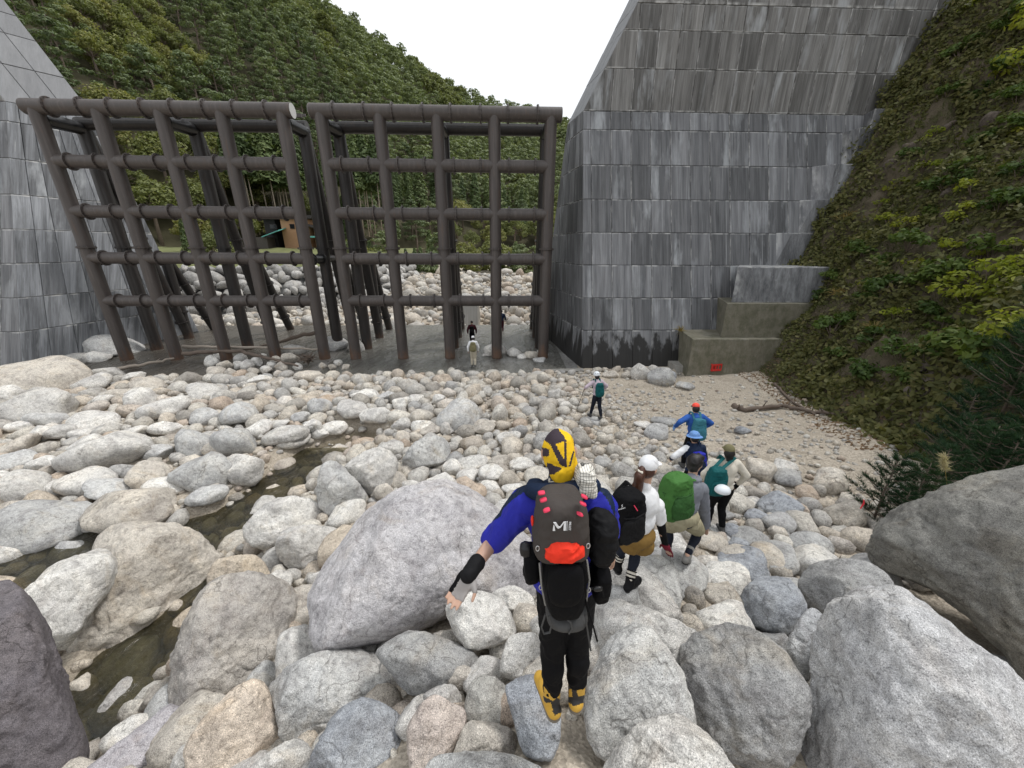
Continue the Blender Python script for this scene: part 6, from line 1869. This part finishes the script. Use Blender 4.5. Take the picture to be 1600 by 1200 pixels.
# ---------------------------------------------------------------- generic soft daypack
def daypack(label, o, rx, up, w, h, d, mats, root_at, lid=True, extra=None, seed=1):
    rt = unit(rx); t = unit(A(*up) - rt * (A(*up) @ rt)); b = np.cross(rt, t); b = b if b[1] < 0 else -b
    fr = [rt, b, t]
    root = empty('backpack', A(*root_at), 0, label, 'backpack')
    puff('bag', mats[0], o, fr, (w / 2, d / 2, h / 2), root, 3.6, .009, 11, seed, 5, .16)
    if lid: puff('lid', mats[0], o + t * h * .37 + b * d * .06, fr, (w * .40, d * .50, h * .14), root, 3.4, .008, 12, seed + 1, 5, .12)
    for k_ in (.17, -.02):
        strap('compression_strap', [o - rt * w * .5 + t * h * k_, o - rt * w * .30 + b * d * .52 + t * h * (k_ - .02), o + b * d * .60 + t * h * (k_ - .04), o + rt * w * .30 + b * d * .52 + t * h * (k_ - .02), o + rt * w * .5 + t * h * k_], .016, mats[1], root, .005)
    strap('haul_loop', [o + t * h * .46 - rt * .03 - b * d * .3, o + t * h * .53 - b * d * .3, o + t * h * .46 + rt * .03 - b * d * .3], .012, mats[1], root, .005)
    puff('pocket', mats[1], o + b * d * .42 - t * h * .14, fr, (w * .38, d * .22, h * .27), root, 3.4, .008, 13, seed + 2, 5, .12)
    for e in (-1, 1):
        puff('side_pocket', mats[1], o + rt * e * w * .46 - t * h * .22, fr, (w * .09, d * .3, h * .2), root, 3, .004, 10, seed + 3, 3)
    return root, fr
def shoulder_straps(root, J, fr, o, h, d, mat, w=.055):
    r, f, t = frame(J)
    for p in 'lr':
        sh = lerp(J[p + 'sh'], J['neck'], .45)
        a = o + fr[2] * h * .38 - fr[1] * d * .3 + (sh - J['neck']) * .7
        pts = [a, sh + t * .085 - f * .03, sh + t * .09 + f * .05, sh + f * .15 - t * .06, sh + f * .14 - t * .25]
        strap('shoulder_strap', pts, w, mat, root, .014)

# ---------------------------------------------------------------- woman with white cap and ponytail
J = px_joints(dict(head=(1013, 730, 2.76), neck=(1006, 760, 2.74), lsh=(966, 782, 2.66), rsh=(1026, 790, 2.80), rwr=(1040, 853, 2.86), rhd=(1052, 868, 2.92), lwr=(962, 800, 2.98), pel=(996, 842, 2.72), lhip=(986, 848, 2.70), rhip=(1004, 850, 2.76), lan=(965, 880, 2.99), ran=(984, 910, 2.80)))
J['rel'] = ik(J['rsh'], J['rwr'], .27, .25, (.5, -.6, -.2)); J['lel'] = ik(J['lsh'], J['lwr'], .27, .24, (-.8, 0, -.6))
J['lkn'] = ik(J['lhip'], J['lan'], .36, .35, (.3, 1, 0)); J['rkn'] = ik(J['rhip'], J['ran'], .36, .35, (.35, 1, 0))
J['ltoe'] = J['lan'] + A(-.02, .15, -.07); J['rtoe'] = J['ran'] + A(.13, .09, -.065)
J['rthumb'] = A(-.3, .8, -.2)
w1 = person('hiker in white mesh cap with long brown ponytail and white shirt', J, .94, .009, face=(.75, .6, -.25))
top(J, 'c_white', .010, 'shirt', .62, .018, .05, .004, 11)
bottoms(J, 'c_tights', .010, 'tights', 1.86, .003, .001, 4, .02)
bottoms(J, 'c_brown', .010, 'shorts', .74, .030, .004, 6, .12)
r_, f_, t_ = frame(J)
for p in 'lr':
    B = Blob(); a, b = lerp(J[p + 'kn'], J[p + 'an'], .66), lerp(J[p + 'kn'], J[p + 'an'], .9); B.cap(a, b, .046, .046); B.finish('sock', .010, 'c_cream', w1)
    mb = MB()
    for k in (.68, .78, .88):
        c = lerp(J[p + 'kn'], J[p + 'an'], k); ax = unit(J[p + 'an'] - J[p + 'kn']); x = unit(np.cross(ax, A(0, 1, 0))); y = np.cross(ax, x)
        mb.tube([c + (x * math.cos(g) + y * math.sin(g)) * .0475 for g in np.linspace(0, 2 * PI, 17)], .006, 6, False)
    world_child(mb.build('sock_stripes', M['c_black'], None), w1)
shoes(J, 'c_black2', 'b_black', .010, .05, 'shoe')
B = Blob(); B.cap(lerp(J['rsh'], J['rel'], .80), J['rel'], .045, .042); B.cap(J['rel'], J['rwr'], .042, .032); B.finish('arm_cover', .009, 'c_black', w1)
B = Blob(); dd = unit(J['rhd'] - J['rwr']); hand_prims(B, J['rwr'], dd, J['rthumb'], -r_, 1.12); B.cap(J['rwr'] - dd * .03, J['rwr'] + dd * .03, .034, .036); B.finish('glove', .008, 'c_maroon', w1, 2)
headpart(J, 'cap', 'c_white', (0, -.005, .032), (.084, .102, .090), .008, [('ell', (0, .11, .015), (.07, .075, .010))], .001, 3)
headpart(J, 'hair', 'hair_brown', (0, -.02, -.012), (.080, .086, .092), .008)
hr_, hf_, hu_ = J['_hr'], J['_hf'], J['_hu']
tb_ = J['head'] - hf_ * .10 + hu_ * .005
B = Blob(); q1, q2, q3 = tb_ - hf_ * .035 - hu_ * .05, tb_ - hf_ * .05 - A(0, 0, .20), tb_ - hf_ * .03 - A(-.01, 0, .36)
B.cap(tb_, q1, .030, .040); B.cap(q1, q2, .040, .042); B.cap(q2, q3, .040, .012); B.finish('ponytail', .008, 'hair_brown', w1, 3, .006, 26, 4)
puff('hair_tie', 'c_cream', tb_ + hu_ * -.015 - hf_ * .03, [hr_, hf_, hu_], (.028, .02, .022), w1, 2.4, .006, 20, 3, 3)
po = aty(978, 806, 2.50)
bp, fr = daypack('black daypack with white print worn by the ponytailed hiker', po, r_, t_, .30, .47, .20, ('c_black', 'c_black2'), aty(980, 850, 2.55), seed=21)
shoulder_straps(bp, J, fr, po, .47, .20, 'c_black2')
lc = aty(972, 791, 2.365)
text_part('S', 'c_white', lc, fr[0], fr[2], .034, bp, 'lettering'); text_part('SALOMON', 'c_white', lc - fr[2] * .024, fr[0], fr[2], .0135, bp, 'lettering')
mb = MB()
for k in range(5): mb.box(lc + fr[2] * (.0) + fr[0] * 0 + fr[1] * -.006, (.034, .002, .034)) if k == 0 else None
strap('zip_pull', [aty(991, 790, 2.385), aty(996, 798, 2.385)], .008, 'c_pink', bp)

# ---------------------------------------------------------------- man with green pack
J = px_joints(dict(head=(1086, 724, 3.80), neck=(1080, 748, 3.72), lsh=(1052, 758, 3.62), rsh=(1096, 764, 3.76), rwr=(1103, 822, 3.80), rhd=(1104, 838, 3.86), lwr=(1048, 800, 3.95), pel=(1069, 812, 3.62), lhip=(1059, 816, 3.60), rhip=(1080, 817, 3.66), lan=(1043, 868, 3.70), ran=(1074, 868, 3.62)))
J['rel'] = ik(J['rsh'], J['rwr'], .30, .27, (.9, -.4, 0)); J['lel'] = ik(J['lsh'], J['lwr'], .29, .26, (-.8, 0, -.6))
J['lkn'] = ik(J['lhip'], J['lan'], .40, .37, (.2, 1, 0)); J['rkn'] = ik(J['rhip'], J['ran'], .40, .37, (.9, .8, 0))
J['ltoe'] = J['lan'] + A(.04, .16, -.07); J['rtoe'] = J['ran'] + A(.06, .05, -.15)
w2 = person('bareheaded hiker in grey hooded jacket and khaki shorts', J, 1.0, .011, face=(.75, .62, -.2))
top(J, 'c_greyhood', .011, 'jacket', 1.97, .024, .05, .006, 15)
bottoms(J, 'c_tights', .011, 'tights', 1.9, .003, .001, 4, .02)
bottoms(J, 'c_khaki', .011, 'shorts', .86, .034, .006, 8, .12)
shoes(J, 'c_grey', 'b_black', .011, .12, 'boot')
headpart(J, 'hair', 'hair_dark', (0, -.012, .022), (.086, .102, .100), .009, [('ell', (0, -.05, -.03), (.070, .052, .075)), ('ell', (.02, .03, .075), (.06, .07, .05))], .007, 2)
r_, f_, t_ = frame(J)
B = Blob()
for a in np.linspace(.1, PI - .1, 5): B.ell(J['neck'] - f_ * .05 * math.sin(a) - r_ * .095 * math.cos(a) + t_ * .0, [r_, f_, t_], (.05, .05, .04))
B.finish('hood', .011, 'c_greyhood', w2, 3, .004)
po = aty(1056, 776, 3.36)
bp, fr = daypack('bright green backpack worn by the hiker in the grey jacket', po, unit(A(.96, .28, 0)), t_, .36, .52, .24, ('c_green', 'c_dgreen'), aty(1062, 815, 3.45), seed=31)
shoulder_straps(bp, J, fr, po, .52, .24, 'c_green', .065)
strap('compression_strap', [po + fr[0] * -.18 + fr[2] * .06 + fr[1] * .02, po + fr[1] * .135 + fr[2] * .05, po + fr[0] * .18 + fr[2] * .08 + fr[1] * .02], .014, 'c_dgreen', bp)
bt = empty('water_bottle', aty(1067, 790, 3.36), 0, 'clear water bottle in the side pocket of the green backpack', 'bottle')
mb = MB(); c = aty(1067, 778, 3.34); mb.tube([c - A(0, 0, .09), c + A(0, 0, .05), c + A(0, 0, .075), c + A(0, 0, .085)], [.033, .033, .018, .016], 14); world_child(mb.build('bottle_body', M['helmet'], None), bt)
mb = MB(); mb.tube([c + A(0, 0, .084), c + A(0, 0, .108)], .018, 12); world_child(mb.build('cap', M['white'], None), bt)

# ---------------------------------------------------------------- simple standing or walking figures
def walker(u, v, y, H, label, yaw=0.0, stride=.18, lean=.05, lw=None, rw=None, face=None, vox=.014, arms=.10):
    """u, v pixel between the ankles at distance y"""
    s = H / 1.7; b = aty(u, v, y)
    f = A(math.sin(yaw), math.cos(yaw), 0); r = A(math.cos(yaw), -math.sin(yaw), 0); z = A(0, 0, 1)
    J = {}
    J['lan'] = b - r * .09 * s + f * stride * .5 * s; J['ran'] = b + r * .09 * s - f * stride * .5 * s + z * .02
    J['pel'] = b + z * .80 * s + f * lean * .4; J['neck'] = b + z * 1.34 * s + f * lean * 2.2; J['head'] = b + z * 1.51 * s + f * lean * 3
    for p, e in (('l', -1), ('r', 1)):
        J[p + 'hip'] = J['pel'] + r * e * .085 * s - z * .03 * s; J[p + 'kn'] = ik(J[p + 'hip'], J[p + 'an'], .40 * s, .39 * s, f)
        J[p + 'sh'] = J['neck'] + r * e * .175 * s - z * .06 * s
        w_ = (lw if p == 'l' else rw)
        J[p + 'wr'] = J['neck'] + (r * w_[0] + f * w_[1] + z * w_[2]) * s if w_ is not None else J[p + 'sh'] + (r * e * arms - z * .50 + f * .06 * e) * s
        J[p + 'el'] = ik(J[p + 'sh'], J[p + 'wr'], .28 * s, .25 * s, r * e * .8 - f * .5)
        g = b[2] - .085
        J[p + 'toe'] = J[p + 'an'] + f * .15 * s - z * .06
    return J, person(label, J, s, vox, face=face), r, f
# woman with olive cap, cream shirt, teal pack and helmet
J, w3, r_, f_ = walker(1117, 822, 5.02, 1.60, 'hiker in olive cap and cream shirt with a helmet hung on her pack', .05, .16, .03, rw=(.32, .05, -.50), lw=(-.26, .16, -.48))
top(J, 'c_cream', .014, 'shirt', 1.95, .016, .05, .004, 17); bottoms(J, 'c_black', .014, 'trousers', 1.85, .014, .002); shoes(J, 'c_dgrey', 'b_black', .014, .09)
headpart(J, 'cap', 'c_olive', (0, 0, .035), (.086, .100, .085), .010, [('ell', (0, .11, .01), (.065, .06, .010))]); headpart(J, 'hair', 'hair_dark', (0, -.025, -.03), (.084, .085, .10), .010, [('ell', (0, -.05, -.12), (.06, .04, .07))], .004)
B = Blob(); hand_prims(B, J['rwr'], unit(J['rwr'] - J['rel']), f_, -r_, 1.1); B.finish('glove', .010, 'c_black', w3, 2)
po = aty(1119, 752, 4.78); t_ = frame(J)[2]
bp, fr = daypack('deep teal backpack worn by the hiker in the cream shirt', po, r_, t_, .30, .46, .18, ('c_teal', 'c_teal'), aty(1119, 775, 4.85), seed=41); shoulder_straps(bp, J, fr, po, .46, .18, 'c_teal')
def helmet(label, c, fr, rad, worn=None):
    root = worn if worn is not None else empty('climbing_helmet', c - A(0, 0, .08), 0, label, 'helmet')
    D, Fc = ico(4); k = D[:, 2] > -.25
    V = D * A(*rad); V[:, 2] = np.maximum(V[:, 2], -.25 * rad[2])
    me = mesh_np('shell', V @ np.asarray(fr) + c, Fc); me.materials.append(M['helmet']); world_child(link('shell', me), root)
    for a in (-1.1, -.55, 0, .55, 1.1):
        d = unit(A(math.sin(a), -1.0 * math.cos(a) - .15, .55)); q = (d * A(*rad) * 1.0) @ np.asarray(fr) + c
        nrm = unit(d @ np.asarray(fr)); puff('vent', 'plastic_black', q, [unit(np.cross(nrm, A(0, 0, 1))), nrm, unit(np.cross(nrm, np.cross(nrm, A(0, 0, 1))))], (.008, .004, .02), root, 2.5, 0, 9, 1, 2)
    return root
helmet('white climbing helmet with black vents hung on the deep teal pack', aty(1129, 766, 4.60), [r_, -f_, A(0, 0, 1)], (.115, .10, .085))
# hiker with red cap, blue jacket
J, w4, r_, f_ = walker(1076, 728, 7.15, 1.56, 'hiker in red topped cap and blue jacket with arms held out', -.05, .2, .05, lw=(-.42, .05, -.32), rw=(.34, .10, -.40))
top(J, 'c_royal', .014, 'jacket', 1.9, .018, .05, .004, 19); bottoms(J, 'c_black', .014, 'trousers', 1.85, .014); shoes(J, 'c_dgrey', 'b_black', .014, .09)
headpart(J, 'cap', 'c_coral', (.005, .0, .045), (.082, .095, .075), .010); headpart(J, 'cap_brim', 'c_dgrey', (0, .03, .02), (.087, .115, .022), .010); headpart(J, 'hair', 'hair_dark', (0, -.02, -.02), (.084, .088, .10), .010)
B = Blob(); hand_prims(B, J['lwr'], unit(J['lwr'] - J['lel']), f_, r_, 1.1); B.finish('glove', .010, 'c_sky', w4, 2)
po = J['neck'] - f_ * .22 - A(0, 0, .25); bp, fr = daypack('blue green backpack worn by the hiker in the red topped cap', po, r_, frame(J)[2], .28, .48, .18, ('c_tealblue', 'c_tealblue'), po - A(0, 0, .24), seed=51); shoulder_straps(bp, J, fr, po, .48, .18, 'c_tealblue')
def trek_pole(label, a, b):
    root = empty('trekking_pole', b, 0, label, 'pole'); d = unit(a - b)
    mb = MB(); mb.tube([b + d * .02, lerp(a, b, .5), a], [.005, .007, .008], 8); world_child(mb.build('shaft', M['plastic_black'], None), root)
    mb = MB(); mb.tube([a - d * .06, a + d * .02, a + d * .06], [.014, .016, .013], 8); world_child(mb.build('grip', M['plastic_black'], None), root)
    mb = MB(); mb.tube([b + d * .05, b + d * .058], [.025, .025], 10); world_child(mb.build('basket', M['plastic_black'], None), root)
    mb = MB(); mb.tube([b - d * .02, b + d * .02], [.003, .005], 6); world_child(mb.build('tip', M['alu'], None), root)
def to_ground(a, dx, dy):
    x, y = a[0] + dx, a[1] + dy; return A(x, y, ground_z(x, y) + .06)
hd = J['rwr'] + unit(J['rwr'] - J['rel']) * .07; trek_pole('black trekking pole in the hand of the hiker in the red topped cap', hd, to_ground(hd, .06, .02))
# hiker with wide blue hat
J, w5, r_, f_ = walker(1074, 790, 5.95, 1.62, 'hiker in wide light blue hat and dark blue and white shirt', -.1, .15, .06, lw=(-.36, .14, -.36))
def p_shirt(C):
    q = (C - J['lsh']); a = unit(J['lel'] - J['lsh']); m_ = np.cross(a, A(0, 0, 1)); k = ((q @ unit(A(-.6, -.3, .7))) > .030) & (C[:, 2] < J['neck'][2] + .02)
    return k.astype(int)
top(J, 'c_navy', .014, 'shirt', 1.9, .016, .05, .004, 23, ['c_navy', 'c_white'], p_shirt); bottoms(J, 'c_black', .014, 'trousers', 1.85, .014); shoes(J, 'c_dgrey', 'b_black', .014, .09)
headpart(J, 'hat', 'c_sky', (0, 0, .045), (.094, .106, .080), .009, [('ell', (0, 0, .010), (.155, .165, .014))], .003); headpart(J, 'hat_band', 'c_navy', (0, 0, .028), (.097, .109, .012), .008); headpart(J, 'hair', 'hair_dark', (0, -.02, -.02), (.08, .086, .095), .010)
po = J['neck'] - f_ * .20 - A(0, 0, .27); bp, fr = daypack('dark blue daypack worn by the hiker in the wide blue hat', po, r_, frame(J)[2], .27, .44, .17, ('c_blue', 'c_navy'), po - A(0, 0, .22), seed=61); shoulder_straps(bp, J, fr, po, .44, .17, 'c_navy')
# helmeted hiker crossing the cobbles
J, w6, r_, f_ = walker(931, 650, 11.3, 1.58, 'helmeted hiker in plaid shirt crossing the cobbles with a pole', -.35, .42, .05, lw=(-.34, .22, -.34), rw=(.28, .02, -.44), vox=.018)
top(J, 'c_plaid', .018, 'shirt', 1.85, .018, .05, .004, 27); bottoms(J, 'c_tights', .018, 'trousers', 1.8, .012); shoes(J, 'c_dgrey', 'b_black', .018, .11)
headpart(J, 'hair', 'hair_dark', (0, -.03, -.03), (.088, .086, .11), .012); helmet('', J['head'] + A(0, 0, .03), [J['_hr'], J['_hf'], J['_hu']], (.108, .125, .115), w6)
po = J['neck'] - f_ * .20 - A(0, 0, .27); bp, fr = daypack('dark teal daypack worn by the helmeted hiker on the cobbles', po, r_, frame(J)[2], .27, .46, .17, ('c_teal', 'c_teal'), po - A(0, 0, .23), seed=71); shoulder_straps(bp, J, fr, po, .46, .17, 'c_teal')
hd = J['lwr'] + unit(J['lwr'] - J['lel']) * .06; trek_pole('grey trekking pole held by the helmeted hiker on the cobbles', hd, to_ground(hd, -.30, .05))
# hikers on the apron under the right grid
J, w7, r_, f_ = walker(740, 571, 19.1, 1.66, 'hiker in white cap and beige trousers wading on the apron slab', 0, .12, .06, vox=.02)
top(J, 'c_white', .02, 'shirt', 1.9, .016); bottoms(J, 'c_beige', .02, 'trousers', 1.85, .02); shoes(J, 'c_dgrey', 'b_black', .02, .09); headpart(J, 'cap', 'c_white', (0, 0, .03), (.09, .105, .09), .014, [('ell', (0, .10, .01), (.07, .06, .012))]); headpart(J, 'hair', 'hair_dark', (0, -.02, -.03), (.083, .086, .095), .014)
po = J['neck'] - f_ * .20 - A(0, 0, .27); bp, fr = daypack('olive backpack worn by the wading hiker in the white cap', po, r_, frame(J)[2], .32, .50, .19, ('c_olive', 'c_olive'), po - A(0, 0, .25), seed=81)
J, w8, r_, f_ = walker(738, 539, 23.4, 1.62, 'hiker in dark wine jacket between the rear frames of the grid', 0, .12, .05, vox=.022)
top(J, 'c_wine', .022, 'jacket', 1.9, .024); bottoms(J, 'c_black', .022, 'trousers', 1.85, .02); shoes(J, 'b_black', 'b_black', .022, .09); headpart(J, 'hair', 'hair_dark', (0, -.01, .02), (.085, .10, .10), .016)
po = J['neck'] - f_ * .18 - A(0, 0, .27); bp, fr = daypack('black daypack worn by the hiker in the dark wine jacket', po, r_, frame(J)[2], .27, .42, .16, ('c_black', 'c_black2'), po - A(0, 0, .21), seed=91)
J, w9, r_, f_ = walker(784, 518, 27.4, 1.66, 'hiker in navy jacket half hidden by a grid column', 0, .12, .05, vox=.024)
top(J, 'c_navy', .024, 'jacket', 1.9, .024); bottoms(J, 'c_wine', .024, 'trousers', 1.85, .02); shoes(J, 'b_black', 'b_black', .024, .09); headpart(J, 'hair', 'hair_dark', (0, -.01, .02), (.085, .10, .10), .018)
# stones that carry the hikers' feet
for w_, rad in ((w1, .30), (w2, .34), (w3, .30), (w4, .3), (w5, .3), (w6, .28)):
    b = w_.location
    g = ground_z(b.x, b.y)
    hgt = max(.10, b.z - g + .10)
    place_rock(b.x, b.y, b.z - hgt * .52 + .015, rad * 1.25, rad * 1.15, max(hgt * .55, .12), rnr.uniform(0, 6), 'grey')

bpy.data.scenes.remove(TS)
